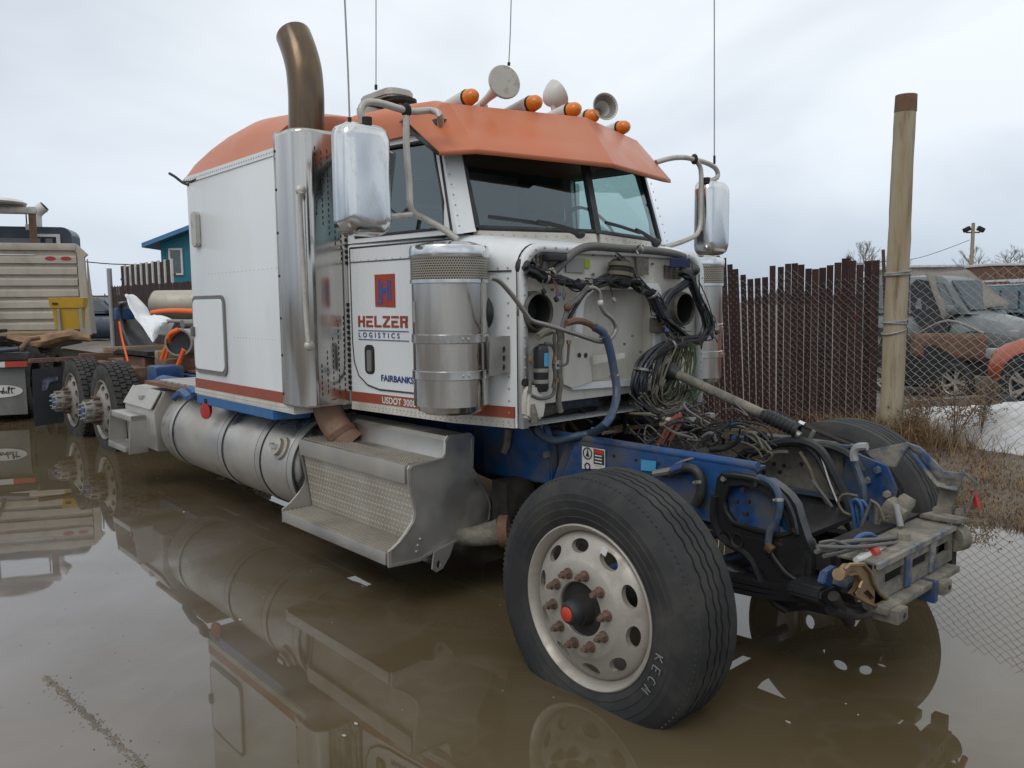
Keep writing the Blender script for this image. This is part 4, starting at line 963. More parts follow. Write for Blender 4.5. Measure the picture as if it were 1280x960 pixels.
# --- sleeper
YS = 1.229; X0, X1 = -3.86, -2.28
g = MB(); g.loft([[(X0, y, z) for y, z in arch(-YS + .02, YS - .02, .93, 2.485, .02, 3)], [(X0 + .03, y, z) for y, z in arch(-YS, YS, .93, 2.495, .02, 3)], [(X1, y, z) for y, z in arch(-YS, YS, .93, 2.495, .02, 3)]])
sleeper = tp(g, 'sleeper_body', white)
tp(MB().bx((X0 + .02, -YS - .004, .985), (X1, -YS + .01, 1.052)), 'red_stripe', red, sleeper)
tp(MB().bx((X0 + .01, -YS - .006, .94), (X1, -YS + .01, .982)), 'sill_trim', white_dirty, sleeper)
tp(MB().bx((X0 + .01, -YS - .006, 2.455), (X1, -YS + .01, 2.50)), 'roof_trim', white, sleeper)
rivet_row(lin((X0 + .05, -YS - .006, .962), (-2.4, -YS - .006, .962), 44), (0, -1, 0), .0055, parent=sleeper)
rivet_row(lin((X0 + .05, -YS - .006, 2.477), (-2.4, -YS - .006, 2.477), 40), (0, -1, 0), .006, parent=sleeper)
rivet_row(lin((X0 + .35, -YS, 1.80), (-2.45, -YS, 1.80), 18) + lin((X0 + .75, -YS, 1.37), (-2.5, -YS, 1.37), 14), (0, -1, 0), .005, .0025, parent=sleeper, mat=white_dirty)
# skirt
sk1 = (-2.57,-1.155,0.865); sk2 = (-2.514,-1.003,0.865)
g = MB(); g.prism([(X0 + .02, -YS - .0, .865), (sk1[0], -YS - .0, .865), (sk2[0], sk2[1], .865), (sk2[0] - .45, -.8, .865), (X0 + .02, -.8, .865)], (0, 0, .072), .006); tp(g, 'blue_skirt', blue_skirt)
# hatch and vent
ho = rrect(-3.80, -3.25, 1.115, 1.635, .05)
g = MB(); g.plate([(x, -YS - .012, z) for x, z in rrect(-3.815, -3.235, 1.10, 1.65, .06)], [[(x, -YS - .012, z) for x, z in rrect(-3.79, -3.26, 1.125, 1.625, .045)]], (0, .02, 0))
hatch = tp(g, 'hatch_frame', hatch_seam); 
tp(MB().prism([(x, -YS - .018, z) for x, z in rrect(-3.79, -3.26, 1.126, 1.624, .045)], (0, .016, 0), .003), 'hatch_door', white, hatch)
tp(MB().bx((-3.80, -YS - .04, 1.36), (-3.755, -YS - .012, 1.43), .01), 'latch', hose_grey, hatch)
tp(MB().prism([(x, -YS - .035, z) for x, z in rrect(-3.705, -3.605, 1.99, 2.24, .035)], (0, .035, 0), .008), 'side_vent', bracket_m, sleeper)
# roof cap
def H(x):
    K = [(-3.95, 0.0), (-3.945, .06), (-3.92, .125), (-3.85, .21), (-3.7, .295), (-3.45, .36), (-3.1, .39), (-2.7, .345), (-2.4, .25), (-2.2, .175), (-2.13, .13), (-2.10, 0.0)]
    for (a, za), (b_, zb) in zip(K, K[1:]):
        if a <= x <= b_: return za + (zb - za) * (x - a) / (b_ - a)
    return 0
rows = []
xs_ = [-3.95, -3.945, -3.935, -3.91, -3.88, -3.82, -3.75, -3.6, -3.4, -3.1, -2.8, -2.5, -2.46, -2.44, -2.3, -2.2, -2.13, -2.105, -2.1]
for x in xs_:
    row = []
    for k in range(33):
        v = -1 + k / 16; v = math.copysign(abs(v) ** .55, v)
        inset = 0.0 if x > -2.3 else .0
        yy = (1.215 if x < -2.45 else .93) * v
        row.append((x, yy, 2.495 + H(x) * max(0, 1 - abs(v) ** 5) ** .5))
    rows.append(row)
tp(MB().patch(rows), 'sleeper_roof', orange)
tp(MB().tube([(-4.162,-1.23,2.567),(-4.049,-1.23,2.529),(-3.911,-1.23,2.473),(-3.789,-1.23,2.442)], .011, 6, smooth=3), 'clearance_light_stub', dark); tp(MB().tube([(-3.924,-1.225,2.475),(-3.738,-1.225,2.459),(-3.632,-1.225,2.463)], .012, 6), 'light_wire', dark)
# --- exhaust stack with heat shield
SC = Vector((-2.255, -1.085, 0)); rr = .165
plan = [(-2.40, -YS - .012), (-2.36, -YS - .018), (-2.34, -YS - .024), (-2.19, -YS - .026)]
for k in range(1, 10):
    t = -PI / 2 + k / 9 * PI / 2; plan.append((-2.19 + .095 * math.cos(t), -YS + .069 + .095 * math.sin(t)))
plan += [(-2.094, -1.08), (-2.096, -1.0), (-2.10, -.93)]
zt0, zb0 = 2.565, .985
g = MB(); rows = []
for z in (zb0, zb0 + .01, 1.4, 1.8, 2.2, zt0 - .02, zt0): rows.append([(x, y, z + (.01 if z > 2.5 and i < 2 else 0)) for i, (x, y) in enumerate(plan)])
g.patch(rows); shield = tp(g, 'heat_shield', steel, thick=.008)
g = MB(); g.prism([(x, y, zt0 - .012) for x, y in plan] + [(-2.40, -.95, zt0 - .012)], (0, 0, .006)); tp(g, 'shield_top', steel, shield)
def plan_at(s): return -2.094, -1.145 + s * .19, 0
g = MB()
for q in range(6):
    s = q / 5
    for k in range(22):
        for (za, zb, slope) in ((1.80, 2.47, -.55), (1.06, 1.62, .55)):
            z = za + k * .033 + (q % 3) * .011
            if z > zb: continue
            if za > 1.7 and z < 1.78 + (1 - s) * .30: continue
            if za < 1.7 and z > 1.25 + s * .35: continue
            x, y, t = plan_at(s)
            g.box((x + .002 * math.cos(t), y + .002 * math.sin(t), z), (.006, .006, .020), Matrix.Rotation(t, 3, 'Z'))
tp(g, 'shield_slots', label_black, shield, stuff=True)
for (u, v) in ((346,187),(349,283),(352,333),(355,390),(358,440),(360,489)):
    pass
rivet_row([(-2.375, -YS - .02, z) for z in (1.05, 1.28, 1.5, 1.75, 2.0, 2.25, 2.47)], (0, -1, 0), .009, .006, 'shield_bolts', shield, dark)
gb = tp(MB().tube([(-1.935,-1.32,2.184),(-1.951,-1.32,2.101),(-1.937,-1.32,1.8),(-1.923,-1.32,1.496),(-1.905,-1.32,1.374)], .014, 10, smooth=3), 'grab_bar', bracket_m)
for p in ((-2.012,-1.28,2.205), (-1.973,-1.28,1.352)):
    tp(MB().ball(p, .026, (1, 1.2, 1.2), 12), 'grab_bar_mount', bracket_m, gb)
pts = [(-2.296,-1.085,2.543),(-2.281,-1.085,2.746),(-2.283,-1.085,2.846),(-2.296,-1.085,2.939),(-2.329,-1.085,3.027),(-2.373,-1.085,3.105),(-2.409,-1.085,3.159)]
stack = tp(MB().tube(pts, .100, 24, smooth=5, caps=False), 'exhaust_stack', copper, sharp=60, thick=.006)
tp(MB().tube([(-2.166,-1.08,1.062), (-2.198,-1.06,0.98), (-2.191,-1.03,0.881), (-2.116,-1,0.788), (-2.077,-0.97,0.741)], .088, 18, smooth=6), 'exhaust_elbow', M('elbow_rust', (.20, .115, .075), .75, col2=(.15, .085, .06), nscale=5, dirt=(.25, .17, .12), dscale=5))
tp(MB().tube([(-2.14,-1.012,0.821), (-2.122,-1.002,0.793)], .093, 18), 'exhaust_clamp', rust)

# --- cab
def ys_(x, z=1.9): return .95 - .0911 * (min(x, -1.2) + 2.1) - max(0, x + 1.2) * .278 - max(0, z - 1.93) * .085
secs = []
for x, z1, r_ in ((-2.1, 1.935, .03), (-1.2, 1.935, .10), (-1.02, 1.918, .13), (-.86, 1.886, .14), (-.83, 1.872, .13)):
    y = ys_(x) - (.006 if x > -.84 else 0); secs.append([(x, a, b_) for a, b_ in arch(-y, y, .955, z1, r_, 6)])
g = MB(); g.loft(secs, capb=False); cab = tp(g, 'cab_body', white)
for s in (-1, 1):
    def sp(x, z, off=0): return (x, s * (ys_(x, z) + off), z)
    outer = [sp(-2.1, 1.932), sp(-1.165, 1.932), sp(-1.325, 2.45), sp(-1.38, 2.50), sp(-2.1, 2.53)]
    hole = [sp(-2.02, 1.965), sp(-1.262, 1.965), sp(-1.275, 2.10), sp(-1.375, 2.40), sp(-1.41, 2.435), sp(-2.02, 2.455)]
    fr = tp(MB().plate(outer, [hole], (0, -s * .04, 0)), 'door_frame', white)
    tp(MB().prism([sp(x, z, -.022) for x, z in ((-2.03, 1.955), (-1.25, 1.955), (-1.265, 2.10), (-1.365, 2.41), (-1.40, 2.445), (-2.03, 2.465))], (0, -s * .006, 0)), 'side_window', side_glass if s < 0 else clear_glass, fr)
    hp = [Vector(p) for p in hole]; tp(MB().tube(hp + [hp[0]], .008, 6), 'window_seal', hose, fr)
    dp = [Vector(sp(x, z, .001)) for x, z in ((-1.19, 1.90), (-1.345, 2.455), (-1.40, 2.505), (-2.08, 2.535))]; tp(MB().tube(dp, .008, 6), 'door_seal', hose, fr)
    tp(MB().bar(sp(-2.1, 2.545, .01), sp(-1.42, 2.53, .01), .03, .03), 'drip_rail', white, fr)
    # a pillar
    tp(MB().prism([sp(-1.165, 1.93), (-1.125, s * .765, 1.945), (-1.285, s * .75, 2.47), sp(-1.33, 2.47)], (-.05, -s * .01, 0)), 'windscreen_pillar', white)
    rivet_row(lin(sp(-1.15, 1.97, .004), sp(-1.29, 2.40, .004), 9), (.5, s * .85, 0), .006, .004)
# door on the near side (thin line + skin a few mm proud)
def dpx(x, z, off=.0): return (x, -(ys_(x) + off), z)
do = [(-2.06, 1.28)] + [(-2.06, 1.90), (-1.20, 1.90), (-1.20, 1.10)] + [(-1.84 + .16 * math.cos(t), 1.25 - .15 * math.sin(t) * 1.0) for t in np.linspace(0.6, PI / 2, 3)] + [(-1.95, 1.115), (-2.03, 1.18)]
do = [(-2.065, 1.905), (-1.19, 1.905), (-1.19, 1.09), (-1.82, 1.09), (-1.93, 1.11), (-2.01, 1.16), (-2.05, 1.24), (-2.062, 1.36)]
door = tp(MB().prism([dpx(x, z, .007) for x, z in do], (0, .02, 0)), 'door', white)
lo = [Vector(dpx(x, z, .004)) for x, z in do]; tp(MB().tube(lo + [lo[0]], .0065, 5), 'door_gap', seam_dark, door)
tp(MB().bar(dpx(-2.06, 1.822, .008), dpx(-1.2, 1.822, .008), .003, .006), 'door_seam', seam_dark, door)
rivet_row([dpx(x, 1.832, .007) for x in np.linspace(-2.03, -1.25, 12)], (0, -1, 0), .005, .003, parent=door, mat=white_dirty)
dd_ = Vector(dpx(-1.3, 1.5)) - Vector(dpx(-2, 1.5)); dd_.normalize(); ZU = Vector((0, 0, 1)); dn = Vector((-dd_.y, dd_.x, 0)) * -1
hd = tp(MB().prism([dpx(x, z, .012) for x, z in rrect(-1.945, -1.855, 1.175, 1.345, .03)], (0, .01, 0), .003), 'door_handle_cup', black_plastic, door)
tp(MB().prism([dpx(x, z, .020) for x, z in rrect(-1.915, -1.872, 1.19, 1.315, .012)], (0, .01, 0), .003), 'door_handle', pipe_metal, door)
# lettering on the door
lg = tp(MB().prism([dpx(x, z, .0105) for x, z in ((-1.832, 1.565), (-1.655, 1.56), (-1.655, 1.745), (-1.832, 1.745))], (0, .003, 0)), 'door_emblem', M('emblem_red', (.36, .045, .018), .5), door)
g = MB()
def hb(cs, w0=.0): g.prism([dpx(x, z, .0125) for x, z in cs], (0, .002, 0))
hb([(-1.802, 1.605), (-1.788, 1.605), (-1.788, 1.725), (-1.800, 1.71)]); hb([(-1.779, 1.59), (-1.764, 1.585), (-1.764, 1.70), (-1.779, 1.712)])
hb([(-1.724, 1.60), (-1.710, 1.59), (-1.710, 1.71), (-1.724, 1.725)]); hb([(-1.702, 1.605), (-1.687, 1.59), (-1.687, 1.705), (-1.702, 1.715)])
hb([(-1.764, 1.642), (-1.724, 1.645), (-1.724, 1.668), (-1.764, 1.672)]); hb([(-1.81, 1.578), (-1.764, 1.576), (-1.764, 1.589), (-1.81, 1.592)])
tp(g, 'emblem_letter', M('emblem_blue', (.04, .09, .28), .5), door)
letters = MB()
def seg(x0, x1, z0, z1): letters.prism([dpx(x0, z0, .0095), dpx(x1, z0, .0095), dpx(x1, z1, .0095), dpx(x0, z1, .0095)], (0, .002, 0))
def slash(p): letters.prism([dpx(x, z, .0095) for x, z in p], (0, .002, 0))
LX0, LX1, LZ0, LZ1 = -2.0, -1.540, 1.447, 1.512; cw = (LX1 - LX0) / 6; lw_ = cw * .84; sw = .0185
mid_ = (LZ0 + LZ1) / 2; hh_ = .0065
for i, ch in enumerate('HELZER'):
    a = LX0 + i * cw; b_ = a + lw_
    if ch == 'H': seg(a, a + sw, LZ0, LZ1); seg(b_ - sw, b_, LZ0, LZ1); seg(a + sw, b_ - sw, mid_ - hh_, mid_ + hh_)
    if ch == 'E': seg(a, b_, LZ1 - 2 * hh_, LZ1); seg(a, b_ - .01, mid_ - hh_, mid_ + hh_); seg(a, b_, LZ0, LZ0 + 2 * hh_); seg(a, a + sw, LZ0 + 2 * hh_, mid_ - hh_)
    if ch == 'L': seg(a, a + sw, LZ0 + 2 * hh_, LZ1); seg(a, b_, LZ0, LZ0 + 2 * hh_)
    if ch == 'Z': seg(a, b_, LZ1 - 2 * hh_, LZ1); seg(a, b_, LZ0, LZ0 + 2 * hh_); slash([(a, LZ0 + 2 * hh_), (a + sw * 1.2, LZ0 + 2 * hh_), (b_, LZ1 - 2 * hh_), (b_ - sw * 1.2, LZ1 - 2 * hh_)])
    if ch == 'R': seg(a, a + sw, LZ0, LZ1); seg(a + sw, b_, LZ1 - 2 * hh_, LZ1); seg(b_ - sw, b_, mid_, LZ1 - 2 * hh_); seg(a + sw, b_ - .004, mid_ - hh_, mid_ + hh_); slash([(b_ - sw * 1.25, LZ0), (b_, LZ0), (b_ - .002, mid_ - hh_), (b_ - sw * 1.2, mid_ - hh_)])
tp(letters, 'door_lettering', M('letter_red', (.30, .045, .02), .5), door)
g = MB()
for z in (1.427, 1.375): g.bar(dpx(-2.0, z, .0095), dpx(-1.545, z, .0095), .002, .0045)
tp(g, 'lettering_lines', navy, door)
OF = .0095
text_mesh('LOGISTICS', .041, dpx(-2.0, 1.388, OF), dd_, ZU, 'lettering', navy, door, 1.12, 1.86, .0006)
text_mesh('FAIRBANKS', .050, dpx(-1.80, 1.142, OF), dd_, ZU, 'lettering', navy, door, 1.12, 1.02, .0012)
# stripe and sill of the cab side
def strip(x0, x1, z0, z1, off, name, mat): 
    g = MB()
    for a, b_ in ((x0, -1.2), (-1.2, x1)): g.prism([dpx(a, z0, off), dpx(b_, z0, off), dpx(b_, z1, off), dpx(a, z1, off)], (0, .010, 0))
    return tp(g, name, mat, cab)
strip(-2.09, -.84, 1.005, 1.062, .004, 'red_stripe', red)
text_mesh('USDOT 3008', .052, dpx(-1.80, 1.014, .0055), dd_, ZU, 'lettering', label_white, cab, .98, 1.05, .0014)
strip(-2.09, -.84, .955, 1.003, .006, 'sill_trim', white_dirty)
rivet_row([dpx(x, .985, .006) for x in np.linspace(-2.05, -.87, 38)], (0, -1, 0), .005, .004, parent=cab); rivet_row([dpx(x, .968, .006) for x in np.linspace(-2.03, -.86, 30)], (0, -1, 0), .004, .004, parent=cab)
tp(MB().bar(dpx(-1.185, 1.0, .004), dpx(-1.185, 1.9, .004), .003, .012, (0, -1, 0)), 'cowl_seam', seam_dark, cab)
tp(MB().bar(dpx(-1.18, 1.735, .003), dpx(-.85, 1.735, .003), .006, .007), 'cowl_seam', seam_dark, cab)
rivet_row([dpx(x, 1.75, .002) for x in np.linspace(-1.15, -.87, 6)], (0, -1, 0), .007, .004, parent=cab)
for s in (-1, 1): rivet_row([(-.87, s * (ys_(-.87) + .001), z) for z in np.linspace(1.03, 1.70, 12)], (0, s, 0), .007, .004, parent=cab)
# windscreen
wb = {-1: (Vector((-1.13, -.752, 1.962)), Vector((-.992, -.014, 1.972)), Vector((-1.105, -.014, 2.44)), Vector((-1.285, -.742, 2.44))),
      1: (Vector((-1.13, .752, 1.962)), Vector((-.992, .014, 1.972)), Vector((-1.105, .014, 2.44)), Vector((-1.285, .742, 2.44)))}
for s in (-1, 1):
    a, b_, c_, d_ = wb[s]; pn = tp(MB().prism([a, b_, c_, d_], (-.006, 0, -.001)), 'windscreen', cab_glass)
    tp(MB().tube([a, b_, c_, d_, a], .016, 8), 'windscreen_seal', hose, pn)
    g = MB(); lo_ = [a + Vector((.012, 0, -.012)), b_ + Vector((.014, 0, -.012)), b_ + Vector((.03, 0, -.10)), a + Vector((.03, 0, -.09))]; g.prism(lo_, (-.05, 0, 0)); ws_ = tp(g, 'windscreen_sill', white_dirty, cab)
    rivet_row(lin(lo_[0] + Vector((.004, 0, -.02)), lo_[1] + Vector((.004, 0, -.02)), 12), (1, 0, .2), .005, .004, parent=cab)
    # wiper
    if s < 0: wp = [(-0.93,-0.198,1.944),(-0.93,-0.352,1.978),(-0.93,-0.516,1.994)]; bl_ = [(-0.97,-0.811,2.003),(-0.97,-0.602,1.996),(-0.97,-0.408,1.987)]; 
    else: wp = [(-0.95,0.487,1.927),(-0.95,0.373,1.978),(-0.95,0.299,1.998)]; bl_ = [(-0.99,0.078,2.029),(-0.99,0.203,2.014),(-0.99,0.385,1.986)]
    w_o = tp(MB().tube(wp, .013, 6, smooth=3, radii=[.02, .012, .010]), 'wiper_arm', black_plastic); tp(MB().tube(bl_, .010, 6), 'wiper_blade', black_plastic, w_o)
    tp(MB().ball(wp[0], .03, (1, 1, .8), 10), 'wiper_pivot', black_plastic, w_o)
tp(MB().bar((-.985, 0, 1.96), (-1.10, 0, 2.45), .045, .03, (1, 0, 0)), 'windscreen_post', hose)
# inside the cab
tp(MB().bx((-2.08, -.84, 1.90), (-1.3, .84, 1.93)), 'cab_floor', interior)
g = MB(); g.prism([(-1.3, -.78, 1.94), (-1.14, -.74, 1.95), (-1.02, 0, 1.955), (-1.14, .74, 1.95), (-1.3, .78, 1.94)], (0, 0, .012)); tp(g, 'dashboard', interior)
tp(MB().bx((-1.98, -.86, 2.50), (-1.3, .86, 2.53)), 'headliner', interior)
for y in (-.45, .45):
    tp(MB().box((-1.9, y, 2.03), (.16, .50, .24), Matrix.Rotation(-.1, 3, 'Y'), .06), 'seat_back', seat_m); tp(MB().box((-1.92, y, 2.25), (.12, .30, .14), None, .05), 'head_rest', seat_m)
g = MB(); g.plate([(-2.12, -.9, 1.9), (-2.12, .9, 1.9), (-2.12, .9, 2.55), (-2.12, -.9, 2.55)], [[(-2.12, -.45, 2.0), (-2.12, .45, 2.0), (-2.12, .45, 2.45), (-2.12, -.45, 2.45)]], (-.02, 0, 0)); tp(g, 'rear_bulkhead', interior)
tp(MB().bx((-3.0, -1.0, 1.85), (-2.95, 1.0, 2.5)), 'sleeper_curtain', seat_m)
tp(MB().lathe([(.19, -.012), (.205, 0), (.19, .012), (.178, 0)], (-1.42, .45, 2.03), (.82, 0, .55), 24, closed=True), 'steering_wheel', black_plastic)
# cab roof, header and visor
g = MB(); g.loft([[(x, y, z) for y, z in arch(-a, a, 2.48, zt, .13, 6)] for x, a, zt in ((-2.16, .93, 2.70), (-1.8, .90, 2.69), (-1.45, .875, 2.66), (-1.34, .84, 2.62))]); tp(g, 'cab_roof', orange)
vt = [Vector((-1.47, -.945, 2.53)), Vector((-1.335, -.765, 2.618)), Vector((-1.08, 0, 2.612)), Vector((-1.335, .765, 2.618)), Vector((-1.47, .945, 2.53))]
vb = [Vector((-1.17, -.955, 2.325)), Vector((-1.105, -.765, 2.345)), Vector((-.862, 0, 2.322)), Vector((-1.10, .765, 2.345)), Vector((-1.19, .945, 2.365))]
g = MB(); g.patch([vt, [a.lerp(b_, .97) for a, b_ in zip(vt, vb)], [p + Vector((-.006, 0, -.012)) for p in vb]]); visor = tp(g, 'sun_visor', orange, thick=.012, sharp=12)
lo_ = Vector((-.022, 0, -.020)); g = MB(); g.patch([[p + lo_ + Vector((0, 0, -.01)) for p in vt], [p + lo_ + Vector((0, 0, .012)) for p in vb]]); tp(g, 'visor_dark_sheet', black, visor, thick=.006, sharp=12)  # added black sheet, darkens the visor underside and windscreen top
back = [Vector((-1.6, y, 2.655 if abs(y) < .8 else 2.55)) for y in (-.90, -.76, 0, .76, .90)]; g = MB(); g.patch([vt, [a.lerp(b_, .5) + Vector((0, 0, .012)) for a, b_ in zip(vt, back)], back]); tp(g, 'visor_top', orange, visor, thick=.01)
for s in (-1, 1):
    a, b_, c_, d_ = wb[s]; g = MB(); g.quad([d_, c_, c_ + Vector((-.05, 0, .16)), d_ + Vector((-.06, 0, .15))]); tp(g, 'header_panel', interior, cab)
# marker lights
for k, (y, x, z) in enumerate(((-.60, -1.38, 2.685), (-.28, -1.22, 2.672), (0, -1.19, 2.672), (.26, -1.285, 2.69), (.60, -1.33, 2.678))):
    b0 = Vector((x, y, z)); dr = Vector((.97, 0, .12)).normalized() if 0 else Vector((1, 0, .06)).normalized()
    ml = tp(MB().lathe([(0, -.34), (.012, -.335), (.03, -.2), (.043, -.06), (.046, -.01), (.044, 0)], b0, dr, 16), 'marker_light', horn_m)
    tp(MB().lathe([(.046, -.012), (.048, -.004), (.046, .002)], b0, dr, 16), 'lens_ring', dark, ml)
    tp(MB().lathe([(.043, 0), (.044, .012), (.038, .045), (.024, .066), (0, .074)], b0, dr, 20, wob=lambda j, k: .003 * (k % 2) * (0 < j < 3)), 'lens', amber, ml)
    tp(MB().bx((x - .16, y - .02, 2.60), (x - .08, y + .02, z - .02)), 'light_foot', horn_m, ml)
# horns
def horn(m, d, r, ln, name='air_horn'):
    m = Vector(m); d = Vector(d).normalized()
    h_ = tp(MB().lathe([(.012, -ln), (.02, -ln + .02), (.022, -ln * .5), (.032, -ln * .25), (.05, -ln * .12), (r * .7, -.03), (r * .95, -.005), (r, 0), (r * .97, .004), (r * .6, -.035), (.02, -.12), (0, -.13)], m, d, 28), name, horn_m)
    tp(MB().lathe([(r * .93, -.002), (r * .6, -.033), (.03, -.11), (0, -.118)], m + d * .001, d, 24), 'horn_throat', horn_in, h_)
    tp(MB().bx(m - d * (ln * .75) + Vector((-.03, -.03, -.10)), m - d * (ln * .75) + Vector((.03, .03, 0))), 'horn_foot', bracket_m, h_)
    return h_
h1 = horn((-1.255,-0.45,2.766), (.93, -.30, .12), .088, .46)
d1 = Vector((.93, -.30, .12)).normalized(); tp(MB().lathe([(.091, -.006), (.093, .002), (.088, .010), (0, .014)], Vector((-1.255,-0.45,2.766)) + d1 * .004, d1, 28), 'horn_cover', cover_m, h1)
horn((-1.189,0.3,2.742), (.93, -.42, .08), .082, .40)
p = Vector((-1.413,0.12,2.83)); h2 = tp(MB().lathe([(0, -.10), (.03, -.095), (.055, -.07), (.078, -.03), (.088, .005), (.086, .008), (.07, -.02), (.04, -.06), (0, -.08)], p, Vector((.25, .80, .55)), 26), 'spot_light_shell', horn_m)
tp(MB().cyl(p + Vector((0, 0, -.2)), p + Vector((0, -.05, -.05)), .015, 8), 'spot_light_foot', horn_m, h2)
# roof antenna box on its bracket
rb_ = Vector((-2.129,-0.62,2.808))
ab = tp(MB().prism([(rb_.x + a, rb_.y + b_, rb_.z - .01) for a, b_ in rrect(-.20, .17, -.10, .10, .07)], (0, 0, .05), .012), 'antenna_pod', bracket_m)
tp(MB().prism([(rb_.x + a, rb_.y + b_, rb_.z - .045) for a, b_ in rrect(-.17, .21, -.08, .09, .05)], (0, 0, .03), .006), 'antenna_base', dark, ab)
tp(MB().tube([rb_ + Vector((-.12, -.05, -.03)), rb_ + Vector((-.10, -.04, -.12)), rb_ + Vector((-.02, 0, -.20))], .012, 6), 'antenna_leg', bracket_m, ab)
tp(MB().tube([rb_ + Vector((.14, 0, -.03)), rb_ + Vector((.10, -.1, -.17)), rb_ + Vector((.06, -.22, -.28))], .013, 6), 'antenna_leg', bracket_m, ab)
tp(MB().bx(rb_ + Vector((-.1, -.16, -.35)), rb_ + Vector((-.02, .02, -.05))), 'antenna_plate', horn_m, ab)
def whip(pts, name='whip_antenna', r=.0045):
    P_ = [Vector(p) for p in pts]; top = P_[-1] + (P_[-1] - P_[-2]) * .25
    a = tp(MB().tube(P_ + [top], r, 5), name, galv); tp(MB().tube([P_[0], P_[0].lerp(P_[1], .10)], .009, 6), 'antenna_ferrule', dark, a); return a
whip([(-1.2,-1.445,2.408),(-1.2,-1.446,2.631),(-1.2,-1.452,2.944)]); whip([(-2.259,-0.62,2.899), (-2.244,-0.62,3.191), (-2.233,-0.62,3.424)], r=.0035); whip([(-1.606,-0.1,2.995), (-1.589,-0.1,3.185), (-1.579,-0.1,3.365)], r=.0035); whip([(-1.2,1.45,2.528),(-1.2,1.435,3.092),(-1.2,1.42,3.617)])
# mirrors
for s in (-1, 1):
    yc = -1.382 if s < 0 else 1.435
    secs_ = []
    for dx, k_ in ((-.062, .93), (-.055, 1.0), (0, 1.0), (.03, .975), (.05, .92), (.062, .82), (.068, .62)):
        secs_.append([(-1.2 + dx + .02 * s * y_, yc + y_ * k_, 2.155 + z_ * (1 - (1 - k_) * .6)) for y_, z_ in rrect(-.131, .131, -.255, .255, .065, 6)])
    mi = tp(MB().loft(secs_), 'mirror_head', chrome, sharp=60)
    tp(MB().box((-1.262, yc, 2.155), (.012, .20, .44), None, .003), 'mirror_glass', glass_pale, mi)
    if s < 0:
        A = [(-1.2,-1.365,2.408), (-1.2,-1.385,2.463), (-1.2,-1.358,2.507), (-1.2,-1.279,2.519), (-1.2,-1.111,2.507), (-1.22,-0.972,2.535), (-1.15,-0.97,2.504), (-1.232,-0.9,2.477)]
        B = [(-1.2,-1.13,2.508), (-1.2,-1.134,2.349), (-1.2,-1.121,2.16), (-1.2,-1.114,2.038), (-1.254,-1,2.007), (-1.214,-0.92,1.96), (-1.154,-0.865,1.903)]
        C_ = [(-1.2,-1.255,1.994), (-1.2,-1.115,2.015)]
        D_ = [(-1.2,-1.244,2.044), (-1.2,-1.199,2.013), (-1.2,-1.133,2.036)]
    else:
        A = [(-1.2,1.33,2.391), (-1.2,1.482,2.438), (-1.2,1.47,2.497), (-1.2,1.364,2.524), (-1.2,1.233,2.532), (-1.2,1.098,2.533), (-1.22,0.977,2.517), (-1.25,0.864,2.483)]
        B = [(-1.2,1.215,2.535), (-1.2,1.29,2.474), (-1.2,1.295,2.27), (-1.2,1.281,2.063), (-1.2,1.136,1.991), (-1.15,0.826,1.928)]
        C_ = [(-1.2,1.281,2.079), (-1.2,1.454,2.028)]; D_ = [(-1.2,1.264,2.019), (-1.2,1.355,2.111), (-1.2,1.411,2.18)]
    br = tp(MB().tube(A, .017, 10, smooth=4), 'mirror_arm', bracket_m); tp(MB().tube(B, .017, 10, smooth=4), 'mirror_arm', bracket_m, br); tp(MB().tube(C_, .014, 8), 'mirror_arm', bracket_m, br); tp(MB().tube(D_, .004, 5, smooth=4), 'mirror_cable', hose, br)
    tp(MB().ball(B[0], .026, (1, 1, 1.4), 10), 'mirror_joint', dark, br); tp(MB().tube([Vector(A[0]) + Vector((.02, 0, -.01)), Vector(A[0]) + Vector((.02, 0, .03))], .024, 10), 'mirror_socket', dark, br)
